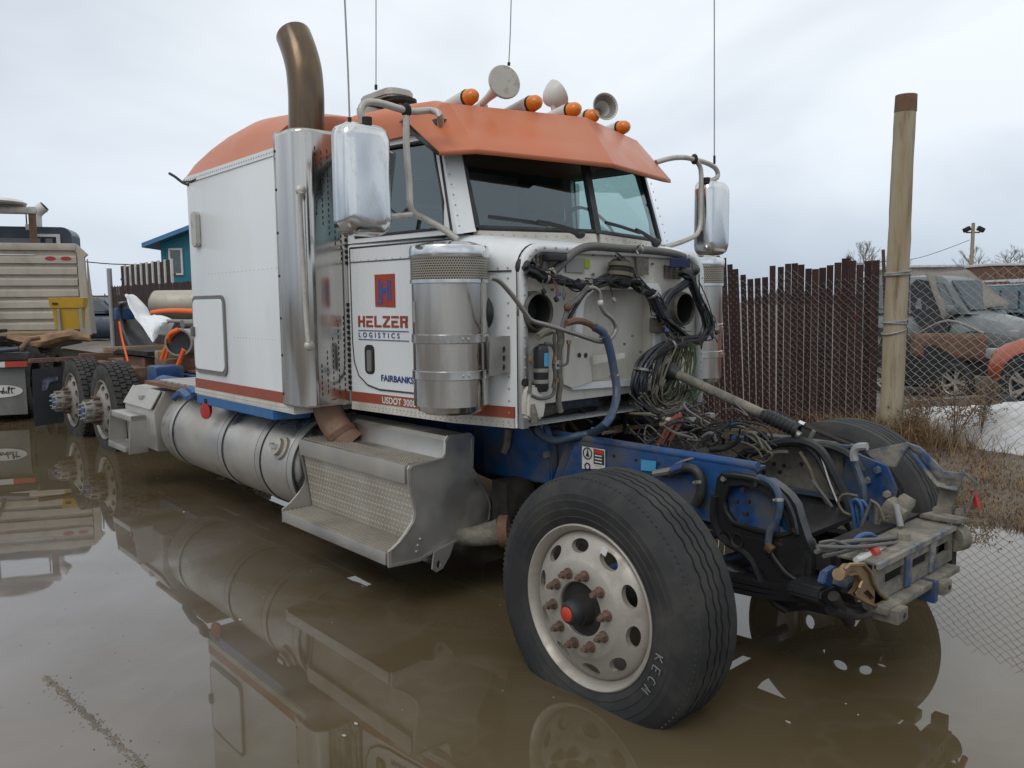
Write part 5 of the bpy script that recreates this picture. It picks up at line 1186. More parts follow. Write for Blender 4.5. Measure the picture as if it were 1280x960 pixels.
# --- air cleaners
for s in (-1, 1):
    c = (-1.0436, s * 1.0055, 0); q = .186
    ac = tp(MB().lathe([(0, 1.035), (.13, 1.04), (.165, 1.055), (.17, 1.08), (q, 1.083), (q, 1.688)], c, (0, 0, 1), 48), 'air_cleaner', steel)
    tp(MB().lathe([(q + .004, 1.688), (q + .004, 1.80)], c, (0, 0, 1), 48), 'intake_screen', screen_m, ac, uvf=lambda co: (math.atan2(co.y - c[1], co.x - c[0]) * .19 / .0125, co.z / .0115))
    tp(MB().lathe([(q + .008, 1.796), (q + .009, 1.80), (q + .009, 1.838), (q + .004, 1.852), (.12, 1.872), (0, 1.878)], c, (0, 0, 1), 48), 'cleaner_lid', chrome, ac)
    tp(MB().lathe([(q, 1.672), (q + .008, 1.675), (q + .008, 1.692), (q, 1.694)], c, (0, 0, 1), 48), 'cleaner_rim', chrome, ac)
    for z in (1.41, 1.235):
        tp(MB().lathe([(q + .001, z - .022), (q + .006, z - .019), (q + .006, z + .019), (q + .001, z + .022)], c, (0, 0, 1), 48), 'cleaner_band', chrome, ac)
        rivet_row([(c[0] + (q + .006) * math.cos(a), c[1] + (q + .006) * math.sin(a), z) for a in ((-.35, -.2) if s < 0 else (.35,))], (1, 0, 0), .008, .006, 'band_bolts', ac)
    if s < 0:
        xp = -.868; bq = [(-0.868,-0.907,1.415),(-0.868,-0.788,1.415),(-0.868,-0.791,1.233),(-0.868,-0.91,1.225)]; hq = [(-0.868,-0.821,1.349),(-0.868,-0.821,1.306),(-0.868,-0.822,1.262)]
        b_ = tp(MB().plate([Vector(p) for p in bq], [[(xp, p[1] + .010 * math.cos(a), p[2] + .017 * math.sin(a)) for a in np.linspace(0, 2 * PI, 13)[:-1]] for p in hq], (.012, 0, 0)), 'cleaner_bracket', alu)
        for p in hq: tp(MB().bx((xp - .03, p[1] - .012, p[2] - .02), (xp - .025, p[1] + .012, p[2] + .02)), 'bracket_hole', label_black, b_)
        tp(MB().prism([Vector(p) for p in [(-0.862,-0.793,1.415),(-0.862,-0.756,1.418),(-0.862,-0.759,1.227),(-0.862,-0.796,1.229)]], (-.05, 0, 0)), 'bracket_foot', alu, b_)
        tp(MB().lathe([(.074, 0), (.090, .006), (.092, .03), (.086, .05), (.074, .05), (.07, .02), (0, .02)], (-0.989,-0.84,1.53), (0, -1, 0), 24), 'intake_hose', hose, ac)
        tp(MB().prism([(c[0] + (q + .002) * math.cos(t), c[1] + (q + .002) * math.sin(t), 1.49) for t in (-2.05, -1.95, -1.85, -1.75)] + [(c[0] + q * .98 * math.cos(t), c[1] + q * .98 * math.sin(t), 1.49) for t in (-1.75, -2.05)], (0, 0, .10)), 'cleaner_label', label_grey, ac)
    if s > 0: tp(MB().lathe([(.08, 0), (.09, .02), (.09, .07), (.08, .09), (0, .09)], (-.98, s * .78, 1.55), (.3, s, 0), 22), 'intake_elbow', hose, ac)

# --- step box, fuel tank, rear step
bp = [(-1.10, .30), (-1.10, .345), (-1.145, .668), (-1.155, .675), (-1.155, .762), (-.945, .772), (-.93, .80), (-.925, .865), (-.905, .885), (-.775, .885), (-.755, .87), (-.765, .70), (-.65, .51), (-.64, .40), (-.80, .335)]
g = MB(); g.prism([(-1.215, y, z) for y, z in bp], (-1.125, 0, 0)); step = tp(g, 'step_box', alu)
ep = [(-1.295, .272), (-1.295, .352), (-1.24, .385), (-1.19, .43), (-1.15, .475), (-1.135, .52), (-1.15, .60), (-1.165, .672), (-1.168, .752), (-1.155, .768), (-.955, .78), (-.938, .80), (-.932, .87), (-.912, .892), (-.77, .892), (-.748, .87), (-.757, .70), (-.64, .53), (-.618, .47), (-.63, .385), (-.80, .328), (-.98, .30), (-1.08, .275), (-1.12, .262)]
for x in (-1.20, -2.355): tp(MB().prism([(x, y, z) for y, z in ep], (-.014, 0, 0)), 'end_plate', alu, step)
g = MB(); g.plate([(-1.2005, y * .992, z * .992 + .004) for y, z in ep], [[(-1.2005, (y + .95) * .955 - .95, (z - .55) * .95 + .55) for y, z in ep]], (.006, 0, 0)); tp(g, 'end_plate_bead', alu, step)
tp(MB().bx((-1.225, -1.30, .278), (-2.345, -1.07, .342), .004), 'lower_tread', alu, step)
tp(MB().bx((-1.225, -1.175, .672), (-2.345, -1.145, .768), .004), 'upper_tread_nose', alu, step)
g = MB(); g.quad([(-1.222, -1.103, .345), (-2.345, -1.103, .345), (-2.345, -1.148, .668), (-1.222, -1.148, .668)]); tp(g, 'tread_plate', plate_m, step, uvf=lambda co: (co.x / .034, co.z / .027))
g = MB(); rn = random.Random(1)
for (y0, z0, ny, dy) in ((-1.285, .344, 7, .028), (-1.14, .770, 5, .030)):
    for j in range(ny):
        for k in range(62): g.box((-1.245 - k * .0178, y0 + j * dy, z0), (.011, .012, .007))
tp(g, 'tread_grip', M('grip_teeth', (.40, .36, .30), .6, .4), step, stuff=True)
rivet_row([(-1.199, -1.12, .35), (-1.199, -1.105, .38), (-1.199, -1.13, .32)], (1, 0, 0), .008, .006, 'step_bolts', step)
tp(MB().bx((-1.5, -1.05, .22), (-1.7, -.6, .30)), 'step_bracket', rust, step); tp(MB().bx((-2.1, -1.05, .22), (-2.25, -.6, .30)), 'step_bracket', rust, step)
tp(MB().tube([(-1.26, -.88, .36), (-1.20, -.80, .33), (-1.12, -.73, .345), (-1.06, -.68, .365)], .05, 12, smooth=3, radii=[.05, .05, .062, .07]), 'step_drain_pipe', mud_metal, step); tp(MB().plate([(-1.19, y, z) for y, z in ((-1.03, .30), (-.90, .33), (-.93, .26), (-.98, .20), (-1.02, .19), (-1.045, .21), (-1.04, .25))], [[(-1.19, -1.005 + .014 * math.cos(a), .228 + .022 * math.sin(a)) for a in np.linspace(0, 2 * PI, 11)[:-1]]], (.012, 0, 0)), 'hook_tab', alu, step)
tp(MB().tube([(-1.06, -.68, .365), (-1.02, -.65, .37)], .085, 16), 'exhaust_pipe_end', rust)
TY, TZ, TR = -.885, .55, .315
tank = tp(MB().lathe([(0, -4.86), (.20, -4.85), (.27, -4.83), (.305, -4.79), (TR, -4.74), (TR, -2.53), (.305, -2.49), (.27, -2.455), (.2, -2.44), (0, -2.43)], (0, TY, TZ), (1, 0, 0), 56), 'fuel_tank', alu_tank)
for x in ((-4.512,-1.19,0.514), (-3.515,-1.19,0.564), (-2.893,-1.19,0.564), (-2.434,-1.17,0.576)):
    x = x[0]; tp(MB().lathe([(TR + .001, x - .035), (TR + .008, x - .032), (TR + .008, x + .032), (TR + .001, x + .035)], (0, TY, TZ), (1, 0, 0), 56), 'tank_strap', alu, tank)
    for dx in (-.036, .036): tp(MB().lathe([(TR + .0005, x + dx - .007), (TR + .007, x + dx - .005), (TR + .007, x + dx + .005), (TR + .0005, x + dx + .007)], (0, TY, TZ), (1, 0, 0), 56), 'strap_liner', hose, tank)
cpt = Vector((-2.591,-1.19,0.688)); dr = Vector((0, cpt.y - TY, cpt.z - TZ)).normalized(); cpt = Vector((cpt.x, TY, TZ)) + dr * TR
tp(MB().lathe([(.075, -.01), (.075, .012), (.055, .02), (.055, .045), (.03, .05), (0, .05)], cpt, dr, 20), 'tank_cap', alu_wheel, tank); tp(MB().bar(cpt + dr * .055 + Vector((-.045, 0, .0)), cpt + dr * .055 + Vector((.03, 0, 0)), .03, .025), 'cap_handle', chrome, tank)
rp = Vector((-3.665,-1.235,0.82)); rfl = tp(MB().lathe([(0, -.02), (.05, -.018), (.058, -.005), (.058, .005), (0, .012)], rp, (0.25, -1, 0), 20), 'reflector', red_lens); tp(MB().bx(rp + Vector((-.02, .0, 0)), rp + Vector((.02, .04, .09))), 'reflector_bracket', dark, rfl)
ft_o = bpy.data.objects.new('fuel_tank', tank.data); COL.objects.link(ft_o); ft_o.parent = truck; ft_o.location = (3.5, -2 * TY, 0)
so_ = bpy.data.objects.new('step_box', step.data); COL.objects.link(so_); so_.parent = truck; so_.location = (3.5 - 3.55, 0, 0); so_.rotation_euler = (0, 0, PI)
tp(MB().bx((-2.4, .3, .35), (-1.5, .9, .85), .03), 'air_tank_box', dark)
# rear battery box with steps
rsp = [(-1.50, .36), (-1.50, .43), (-1.33, .44), (-1.33, .62), (-1.44, .63), (-1.44, .70), (-1.29, .72), (-1.22, .86), (-.95, .90), (-.92, .36)]
def rs(y, z): return (y + .0, z)
g = MB(); g.prism([(-4.86, y, z) for y, z in ((-1.20, .36), (-1.21, .70), (-1.12, .86), (-.85, .88), (-.85, .33))], (-.80, 0, 0), .008); rstep = tp(g, 'battery_box', alu)
tp(MB().bx((-5.20, -1.36, .325), (-5.70, -1.20, .375), .006), 'lower_step', alu, rstep); tp(MB().bx((-5.10, -1.33, .60), (-5.66, -1.20, .65), .006), 'upper_step', alu, rstep)
for x in (-5.10, -5.69): tp(MB().prism([(x, -1.36, .325), (x, -1.33, .65), (x, -1.20, .65), (x, -1.20, .325)], (-.012, 0, 0)), 'step_end_plate', alu, rstep)
tp(MB().prism([(-4.90, -1.222, .715), (-4.90, -1.130, .865), (-5.64, -1.130, .865), (-5.64, -1.222, .715)], (0, -.01, .003)), 'box_lid', alu, rstep)
tp(MB().bx((-5.28, -1.205, .77), (-5.20, -1.17, .81), .004), 'lid_latch', alu_wheel, rstep)
g = MB(); g.prism([(-4.1, -1.14, .90), (-4.1, -.5, .90), (-5.3, -.5, .90), (-5.3, -1.14, .90)], (0, 0, .03)); deck = tp(g, 'deck_plate', rust)
for k in range(6): tp(MB().bx((-4.15 - k * .15, -1.1, .93), (-4.27 - k * .15, -.5, .955), .004), 'deck_tread', alu, deck)
tp(MB().tube([(-4.04,-1.2,0.953), (-3.876,-1.22,0.931), (-4.027,-1.22,0.889), (-4.213,-1.2,0.916), (-4.397,-1.2,0.857)], .03, 6, smooth=3), 'blue_rag', cable_blue)

# --- frame rails
zr = .872
for s in (-1, 1):
    xe = .30 if s < 0 else .33
    yo = s * .43; yi = s * .345
    g = MB(); g.prism([(-9.6, yo, zr), (-9.6, yi, zr), (-9.6, yi, zr - .012), (-9.6, yo - s * .012, zr - .012), (-9.6, yo - s * .012, zr - .262), (-9.6, yi, zr - .262), (-9.6, yi, zr - .274), (-9.6, yo, zr - .274)], (9.6 + xe, 0, 0))
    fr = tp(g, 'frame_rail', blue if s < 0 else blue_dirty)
    if s > 0:
        tp(MB().prism([(-.95, yo - s * .014, .80), (-.2, yo - s * .014, .86), (.28, yo - s * .014, .84), (.28, yo - s * .014, .60), (-.95, yo - s * .014, .62)], (0, -s * .006, 0)), 'inner_web_plate', mud_metal, fr)
    rivet_row([(x, yo + (0.0 if s < 0 else -.022), z) for x in np.linspace(-2, -.2, 14) for z in (.64, .82)], (0, -1, 0), .012, .012, 'frame_bolts', fr, dark)
# raised blue stiffener on the near rail, stickers
tp(MB().tube([(-.95, -.415, .876), (.305, -.415, .876)], .022, 10), 'rail_lip', blue)
tp(MB().prism([(x, -.436, z) for x, z in ((-.93, .60), (-.93, .84), (-.70, .865), (.28, .865), (.36, .80), (.42, .72), (.42, .56), (.2, .56), (.1, .60))], (0, .008, 0)), 'frame_gusset', blue)
def decal(pl, name, mat, off=-.447):
    g = MB(); g.prism([(p[0], off, p[2]) for p in pl], (0, .003, 0)); return tp(g, name, mat)
sA = [(-0.68,-0.43,0.836),(-0.608,-0.43,0.841),(-0.608,-0.43,0.743),(-0.68,-0.43,0.736)]; sB = [(-0.602,-0.43,0.842),(-0.533,-0.43,0.839),(-0.532,-0.43,0.766),(-0.602,-0.43,0.764)]; sC = [(-0.299,-0.43,0.827),(-0.209,-0.43,0.832),(-0.213,-0.43,0.782),(-0.299,-0.43,0.776)]
decal([(sA[0][0] - .004, 0, sA[0][2] + .006), (sB[1][0] + .004, 0, sB[1][2] + .006), (sB[2][0] + .004, 0, sB[2][2] - .02), (sA[3][0] - .004, 0, sA[3][2] - .01)], 'warning_decal', label_white, -.4462)
decal(sB, 'warning_text_panel', label_black, -.4485); decal([sB[0], sB[1], (sB[1][0], 0, sB[1][2] - .022), (sB[0][0], 0, sB[0][2] - .022)], 'warning_header', label_red, -.450); decal(sC, 'blue_decal', label_blue)
g = MB()
for k in range(5): g.bx((sB[0][0] + .01, -.4515, sB[0][2] - .036 - k * .016), (sB[1][0] - .012, -.449, sB[0][2] - .030 - k * .016))
tp(g, 'warning_text_lines', label_white)
cA = ((sA[0][0] + sA[1][0]) / 2, (sA[0][2] + sA[2][2]) / 2)
g = MB(); g.lathe([(.026, -.0015), (.031, -.0015), (.031, .0015), (.026, .0015)], (cA[0], -.449, cA[1] + .022), (0, 1, 0), 20, closed=True); g.prism([(cA[0] - .012, -.449, cA[1] + .005), (cA[0] + .012, -.449, cA[1] + .005), (cA[0], -.449, cA[1] + .045)], (0, .002, 0)); g.lathe([(.014, -.0015), (.020, -.0015), (.020, .0015), (.014, .0015)], (cA[0], -.449, cA[1] - .045), (0, 1, 0), 16, closed=True)
tp(g, 'warning_symbols', label_black)
# firewall bracket over the near rail, blue
tp(MB().prism([(-1.42, -.50, .60), (-1.42, -.50, .93), (-1.15, -.50, .955), (-.92, -.50, .93), (-.86, -.50, .80), (-.86, -.50, .62)], (0, .06, 0), .01), 'cab_mount_bracket', blue)
tp(MB().tube([(-1.165,-0.52,0.888), (-1.18,-0.52,0.802), (-1.208,-0.52,0.753)], .022, 8), 'mount_bolt', mud_metal); tp(MB().nut((-0.938,-0.5,0.924), (0, -1, 0), .025, .02), 'mount_nut', mud_metal); tp(MB().nut((-0.879,-0.5,0.781), (0, -1, 0), .02, .02), 'mount_nut', mud_metal)
tp(MB().box((-1.1, -.55, .45), (.12, .2, .35)), 'spring_hanger_rear', dark)
# gussets
for x in (-.80, -.74): tp(MB().prism([(x, -.436, .865), (x, -.436, .60), (x - .06, -.50, .60)], (.01, 0, 0)), 'gusset', blue)
# --- front hanger casting with its window
out = [(0.139,-0.47,0.809),(0.163,-0.47,0.837),(0.203,-0.47,0.847),(0.341,-0.47,0.841),(0.392,-0.47,0.842),(0.439,-0.47,0.82),(0.482,-0.47,0.791),(0.511,-0.47,0.757),(0.53,-0.47,0.701),(0.556,-0.47,0.635),(0.581,-0.47,0.582),(0.581,-0.47,0.477),(0.654,-0.47,0.454),(0.728,-0.47,0.451),(0.742,-0.47,0.404),(0.738,-0.47,0.358),(0.674,-0.47,0.352),(0.574,-0.47,0.34),(0.488,-0.47,0.308),(0.419,-0.47,0.333),(0.358,-0.47,0.406),(0.319,-0.47,0.48),(0.272,-0.47,0.511),(0.193,-0.47,0.535),(0.144,-0.47,0.575),(0.126,-0.47,0.639),(0.128,-0.47,0.733)]
hol = [(0.2,-0.47,0.791),(0.273,-0.47,0.81),(0.356,-0.47,0.796),(0.434,-0.47,0.766),(0.467,-0.47,0.706),(0.493,-0.47,0.641),(0.444,-0.47,0.621),(0.39,-0.47,0.619),(0.304,-0.47,0.622),(0.223,-0.47,0.63),(0.186,-0.47,0.669),(0.173,-0.47,0.723)]
hang = tp(MB().plate(out, [hol], (0, .05, 0)), 'spring_hanger', black)
tp(MB().tube(hol + [hol[0]], .012, 6), 'hanger_rim', black, hang); tp(MB().tube([(0.132,-0.475,0.73),(0.129,-0.475,0.641),(0.151,-0.475,0.577),(0.2,-0.475,0.538),(0.275,-0.475,0.516),(0.326,-0.475,0.482),(0.365,-0.475,0.409),(0.422,-0.475,0.339),(0.491,-0.475,0.314)], .017, 8, smooth=2), 'hanger_rib', black, hang)
tp(MB().tube([(0.178,-0.475,0.83),(0.276,-0.475,0.838),(0.359,-0.475,0.831),(0.425,-0.475,0.808),(0.475,-0.475,0.764),(0.505,-0.475,0.704),(0.52,-0.475,0.641)], .012, 6, smooth=2), 'hanger_rib', black, hang)
tp(MB().prism([(0.186,-0.48,0.6),(0.303,-0.48,0.596),(0.415,-0.48,0.6),(0.538,-0.48,0.62),(0.574,-0.48,0.549),(0.57,-0.48,0.434),(0.492,-0.48,0.363),(0.42,-0.48,0.384),(0.356,-0.48,0.456),(0.286,-0.48,0.509),(0.207,-0.48,0.54)], (0, .12, 0), .012), 'hanger_body', black, hang)
tp(MB().tube([(0.523,-0.44,0.367), (0.615,-0.42,0.364), (0.695,-0.38,0.36)], .04, 12), 'hanger_boss', black, hang)
for p in [(0.179,-0.47,0.815),(0.334,-0.47,0.816),(0.459,-0.47,0.76),(0.514,-0.47,0.659),(0.274,-0.47,0.782),(0.24,-0.47,0.724),(0.288,-0.47,0.681),(0.298,-0.47,0.735)]: tp(MB().nut(p, (0, -1, 0), .012, .016), 'hanger_bolt', mud_metal if p[0] < .2 else dark, hang)
for p in [(0.198,-0.485,0.561),(0.257,-0.485,0.56)]: tp(MB().lathe([(.022, 0), (.03, -.006), (.03, .0)], p, (0, 1, 0), 12), 'bushing', dark, hang)
tp(MB().prism([(0.213,-0.405,0.811),(0.392,-0.405,0.805),(0.457,-0.405,0.769),(0.494,-0.405,0.715),(0.522,-0.405,0.614),(0.527,-0.405,0.555),(0.499,-0.405,0.548),(0.444,-0.405,0.611),(0.35,-0.405,0.688)], (0, .012, 0)), 'blue_edge_plate', blue_skirt)
# front cross beam
def xb(y, z, x): return (x, y, z)
fx = .80
g = MB(); sl_ = []
for (a, b_) in ((-.30, -.12), (-.06, .13), (.19, .345)): sl_.append([(fx, a, .505), (fx, b_, .505), (fx, b_, .460), (fx, a, .460)])
g.plate([(fx, -.385, .56), (fx, .40, .56), (fx, .40, .405), (fx, -.385, .405)], sl_, (-.014, 0, 0)); beam = tp(g, 'front_crossbeam', mud_metal)
tp(MB().bar((fx + .004, -.385, .556), (fx + .004, .40, .556), .02, .022), 'beam_front_edge', mud_blue, beam)
for y in (-.09, .16): tp(MB().bx((fx + .001, y - .03, .41), (fx + .008, y + .03, .545)), 'beam_post', mud_blue, beam)
tp(MB().bx((fx - .16, -.385, .556), (fx - .006, .40, .568), .004), 'beam_top', mud_metal, beam)
tp(MB().bx((fx - .16, -.385, .40), (fx - .14, .40, .556)), 'beam_back', dark, beam)
tp(MB().bx((fx - .05, -.385, .372), (fx + .05, .36, .400), .006), 'beam_lower_lip', mud_metal, beam)
for y0 in (-.31, .14): tp(MB().box((fx + .03, y0, .362), (.10, .095, .055), None, .008), 'tow_socket', mud_metal, beam); tp(MB().lathe([(.010, 0), (.010, .003), (0, .003)], (fx + .0805, y0 + .01, .362), (1, 0, 0), 12), 'socket_hole', label_black, beam)
tp(MB().bx((fx - .05, .05, .31), (fx + .06, .085, .40)), 'blue_tab', blue, beam)
tp(MB().lathe([(0, -.03), (.06, -.03), (.06, .03), (0, .03)], (fx + .0, .44, .50), (0.3, 1, 0), 18), 'beam_end_disc', mud_metal, beam); tp(MB().prism([(fx - .14, .38, .575), (fx + .02, .38, .575), (fx + .05, .47, .575), (fx - .12, .47, .575)], (0, 0, .02), .004), 'beam_end_plate', mud_metal, beam)
tp(MB().box((fx - .03, .43, .42), (.06, .05, .14)), 'beam_end_block', dark, beam)
# tow hook casting
hk = [(0.8,-0.656,0.607),(0.8,-0.619,0.617),(0.8,-0.502,0.593),(0.8,-0.445,0.552),(0.8,-0.414,0.5),(0.8,-0.354,0.444),(0.8,-0.247,0.377),(0.8,-0.268,0.363),(0.8,-0.371,0.394),(0.8,-0.491,0.451),(0.8,-0.572,0.493),(0.8,-0.535,0.508),(0.8,-0.511,0.536),(0.8,-0.552,0.571),(0.8,-0.629,0.583)]
tp(MB().plate([Vector(p) for p in hk], [[Vector(p) for p in [(0.8,-0.487,0.478),(0.8,-0.446,0.48),(0.8,-0.381,0.428),(0.8,-0.422,0.433)]]], (-.02, 0, 0)), 'tow_hook', bronze)
hr = [Vector(p) + Vector((.004, 0, 0)) for p in hk]; tp(MB().tube(hr + [hr[0]], .008, 6), 'tow_hook_rim', bronze)
tp(MB().cyl((0.8,-0.692,0.598), (0.76,-0.519,0.565), .022, 12), 'tow_pin', bronze)
tp(MB().prism([(0.7,-0.629,0.453),(0.7,-0.619,0.494),(0.7,-0.506,0.49),(0.7,-0.383,0.434),(0.7,-0.365,0.37),(0.7,-0.486,0.377)], (-.14, 0, 0), .01), 'hanger_nose', black)
tp(MB().prism([(0.72,-0.636,0.528),(0.72,-0.614,0.565),(0.72,-0.539,0.573),(0.72,-0.512,0.554),(0.72,-0.562,0.534),(0.72,-0.572,0.493)], (-.03, 0, 0), .004), 'blue_nose_plate', blue)
tp(MB().cyl((0.74,-0.599,0.478), (0.74,-0.46,0.337), .022, 10), 'shackle_pin', dark); tp(MB().box((0.72,-0.35,0.343), (.02, .10, .06), Matrix.Rotation(.4, 3, 'X')), 'torn_label', label_white); tp(MB().tube([(0.72,-0.567,0.424), (0.74,-0.477,0.383), (0.72,-0.294,0.337)], .035, 10), 'shackle', black)
# bottle-like litter on the beam
tp(MB().tube([(0.74,-0.424,0.576), (0.72,-0.275,0.561), (0.72,-0.142,0.549)], .022, 10, radii=[.012, .026, .026]), 'crushed_wrapper', label_white); tp(MB().tube([(0.735,-0.295,0.572), (0.735,-0.252,0.569)], .0275, 10), 'wrapper_band', label_red)
# far side bracket and plates
tp(MB().prism([(0.315,0.4,0.854),(0.367,0.4,0.825),(0.495,0.4,0.789),(0.544,0.4,0.685),(0.531,0.4,0.613),(0.396,0.4,0.549),(0.316,0.4,0.582),(0.272,0.4,0.687)], (0, .02, 0)), 'far_gusset', blue)
for p in [(0.46,0.395,0.769),(0.509,0.395,0.66),(0.412,0.395,0.71)]: tp(MB().nut(p, (0, -1, 0), .018, .02), 'gusset_bolt', mud_blue)
tp(MB().prism([(0.332,0.52,0.824),(0.534,0.52,0.894),(0.55,0.52,0.884),(0.483,0.52,0.762),(0.414,0.52,0.763)], (0, .03, 0), .004), 'bumper_bracket_arm', mud_blue)
g = MB(); g.patch([[Vector(p) for p in [(0.542,0.52,0.891),(0.597,0.52,0.879),(0.657,0.52,0.829),(0.708,0.52,0.78),(0.797,0.52,0.782)]], [Vector(p) for p in [(0.534,0.56,0.862),(0.576,0.56,0.832),(0.622,0.56,0.773),(0.668,0.56,0.722),(0.762,0.56,0.718)]], [Vector(p) for p in [(0.566,0.5,0.85),(0.604,0.5,0.809),(0.646,0.5,0.754),(0.687,0.5,0.708),(0.774,0.5,0.7)]]]); tp(g, 'bumper_bracket', mud_blue, thick=.010)
tp(MB().prism([(0.688,0.54,0.755),(0.784,0.54,0.777),(0.77,0.54,0.7),(0.743,0.54,0.604),(0.673,0.54,0.591)], (0, .02, 0), .003), 'bracket_leg', mud_metal); tp(MB().prism([(0.659,0.53,0.598),(0.746,0.53,0.607),(0.746,0.53,0.534),(0.658,0.53,0.528)], (0, .05, 0), .004), 'bracket_foot', mud_metal)
tp(MB().lathe([(0, -.015), (.028, -.015), (.032, .008), (.018, .015), (0, .015)], (0.775,0.55,0.582), (1, 0, 0), 12), 'bracket_bolt', mud_metal); tp(MB().nut((0.728,0.53,0.725), (0, -1, 0), .012, .012), 'bracket_bolt', mud_metal)
tp(MB().tube([(0.801,0.62,0.692), (0.825,0.62,0.613)], .014, 6), 'side_marker', red_lens); tp(MB().tube([(0.777,0.55,0.782), (0.827,0.6,0.726), (0.792,0.58,0.591)], .007, 5), 'marker_wire', mud_metal)
# steering gear, air valve cluster
gx0 = Vector((0.614,0.22,0.623))
tp(MB().box(gx0, (.10, .09, .10), Matrix.Rotation(.5, 3, 'Y'), .016), 'steering_gear', mud_metal); tp(MB().lathe([(0, -.06), (.032, -.06), (.038, -.03), (.038, .03), (.028, .05), (0, .05)], gx0 + Vector((.03, .02, .03)), (.4, .3, .85), 14), 'steering_gear_cap', mud_metal); tp(MB().prism([(0.527,0.18,0.528),(0.594,0.18,0.671),(0.665,0.18,0.64),(0.647,0.18,0.546)], (0, .05, 0), .006), 'gear_mount', mud_metal)
tp(MB().tube([gx0 + Vector((.03, -.06, .05)), gx0 + Vector((.055, -.065, -.04))], .014, 10), 'fluid_fitting', MATS['tarp'] if 'tarp' in MATS else label_grey)
# axle, springs, links
tp(MB().tube([(0, -1.0, .37), (0, -.6, .30), (0, .6, .30), (0, 1.0, .37)], .06, 10), 'front_axle', dark)
for s in (-1, 1):
    for k in range(3):
        P_ = [Vector((-1.05, s * .47, .40 + k * .02)), Vector((-.5, s * .47, .36 + k * .025)), Vector((0, s * .47, .33 + k * .026)), Vector((.4, s * .47, .36 + k * .024)), Vector((.66, s * .47, .41 + k * .012))]
        g = MB(); 
        for a, b_ in zip(P_, P_[1:]): g.bar(a, b_, .09, .02)
        tp(g, 'leaf_spring', black)
tp(MB().cyl((0.151,-0.42,0.392), (0.423,-0.4,0.34), .045, 14), 'spring_bushing_tube', black)
tp(MB().cyl((-.25, -.85, .36), (-.25, .85, .36), .025, 8), 'tie_rod', blue)
tp(MB().cyl((0.067,-0.3,0.389), (-0.005,0.1,0.331), .022, 8), 'blue_link', blue); tp(MB().cyl((0.127,-0.35,0.332), (0.063,0.1,0.273), .022, 8), 'blue_link', blue)
tp(MB().bx((.55, -.43, .50), (.64, .43, .58)), 'crossmember', dark); tp(MB().bx((-1.75, -.42, .62), (-1.55, .42, .82)), 'crossmember', dark)
tp(MB().cyl((.66, -.40, .47), (.66, .40, .47), .045, 12), 'crossmember_tube', mud_blue)
tp(MB().lathe([(0, -2.6), (.2, -2.55), (.24, -2.2), (.30, -1.7), (.36, -1.45), (.36, -1.15), (.10, -1.14), (0, -1.12)], (0, 0, .70), (1, 0, 0), 20), 'gearbox', dark)
tp(MB().cyl((-2.6, 0, .68), (-7.3, 0, .55), .06, 12), 'drive_shaft', dark)
# curved bell housing rim below the firewall
g = MB(); pts = [(-0.95,-0.604,1.023),(-0.95,-0.505,1.043),(-0.95,-0.398,1.055),(-0.95,-0.262,1.07),(-0.95,-0.113,1.071),(-0.95,0.001,1.057)]; g.patch([[Vector(p) for p in pts], [Vector(p) + Vector((.0, .0, -.075)) for p in pts]]); tp(g, 'bell_housing_rim', blue_dirty, thick=.02)
tp(MB().prism([(-0.98,-0.547,1.015),(-0.98,-0.081,1.025),(-0.98,0.007,0.961),(-0.98,-0.307,0.912),(-0.98,-0.49,0.866)], (-.03, 0, 0)), 'bell_housing_cover', dark)
tp(MB().bx((-1.1, -.42, .56), (.45, .42, .58)), 'undertray', black)

# --- firewall
fxw = -.828
yo_ = ys_(-.83) - .006
ao = arch(-yo_, yo_, .955, 1.872, .14, 7); ai = arch(-yo_ + .042, yo_ - .042, .955, 1.830, .115, 7)
po = ao[1:] + [ao[0]]; pi_ = ai[1:] + [ai[0]]
g = MB(); g.patch([[(fxw + .02, y, z) for y, z in po], [(fxw + .02, y, z) for y, z in pi_]]); rim_ = tp(g, 'firewall_rim', white, thick=.03)
rivet_row([(fxw + .036, y, z) for y, z in [(-yo_ + .021, zz) for zz in np.linspace(1.0, 1.72, 15)] + [(-yo_ + .062, 1.808), (-yo_ + .10, 1.838)] + [(yy, 1.851) for yy in np.linspace(-.60, .60, 16)] + [(yo_ - .021, zz) for zz in np.linspace(1.0, 1.72, 15)]], (1, 0, 0), .008, .005, parent=rim_)
def flat(P, dx=0): return [(fxw + dx, p[1], p[2]) for p in P]
inner = flat([(-0.828,-0.301,1.564),(-0.828,-0.282,1.602),(-0.828,-0.226,1.636),(-0.828,-0.137,1.645),(-0.828,0.268,1.651),(-0.828,0.298,1.619),(-0.828,0.304,1.155),(-0.828,0.282,1.137),(-0.828,-0.289,1.151),(-0.828,-0.326,1.171)])
frame_o = flat([(-0.828,-0.356,1.573),(-0.828,-0.332,1.627),(-0.828,-0.251,1.666),(-0.828,-0.137,1.675),(-0.828,0.319,1.684),(-0.828,0.357,1.647),(-0.828,0.364,1.113),(-0.828,0.194,1.102),(-0.828,-0.388,1.12)])
bottom = [(fxw, -yo_ + .03, 1.07), (fxw, yo_ - .03, 1.07)]
outl = [(fxw, y, z) for y, z in arch(-yo_ + .03, yo_ - .03, 1.062, 1.842, .12, 7)]
opening = [(fxw, .40, 1.69), (fxw, .57, 1.69), (fxw, .57, 1.80), (fxw, .40, 1.80)]
dholes = [[(fxw, c_[1] + .086 * math.cos(t), c_[2] + .086 * math.sin(t)) for t in np.linspace(0, 2 * PI, 25)[:-1]] for c_ in ((-0.77,-0.656,1.532), (-0.77,0.543,1.533))]
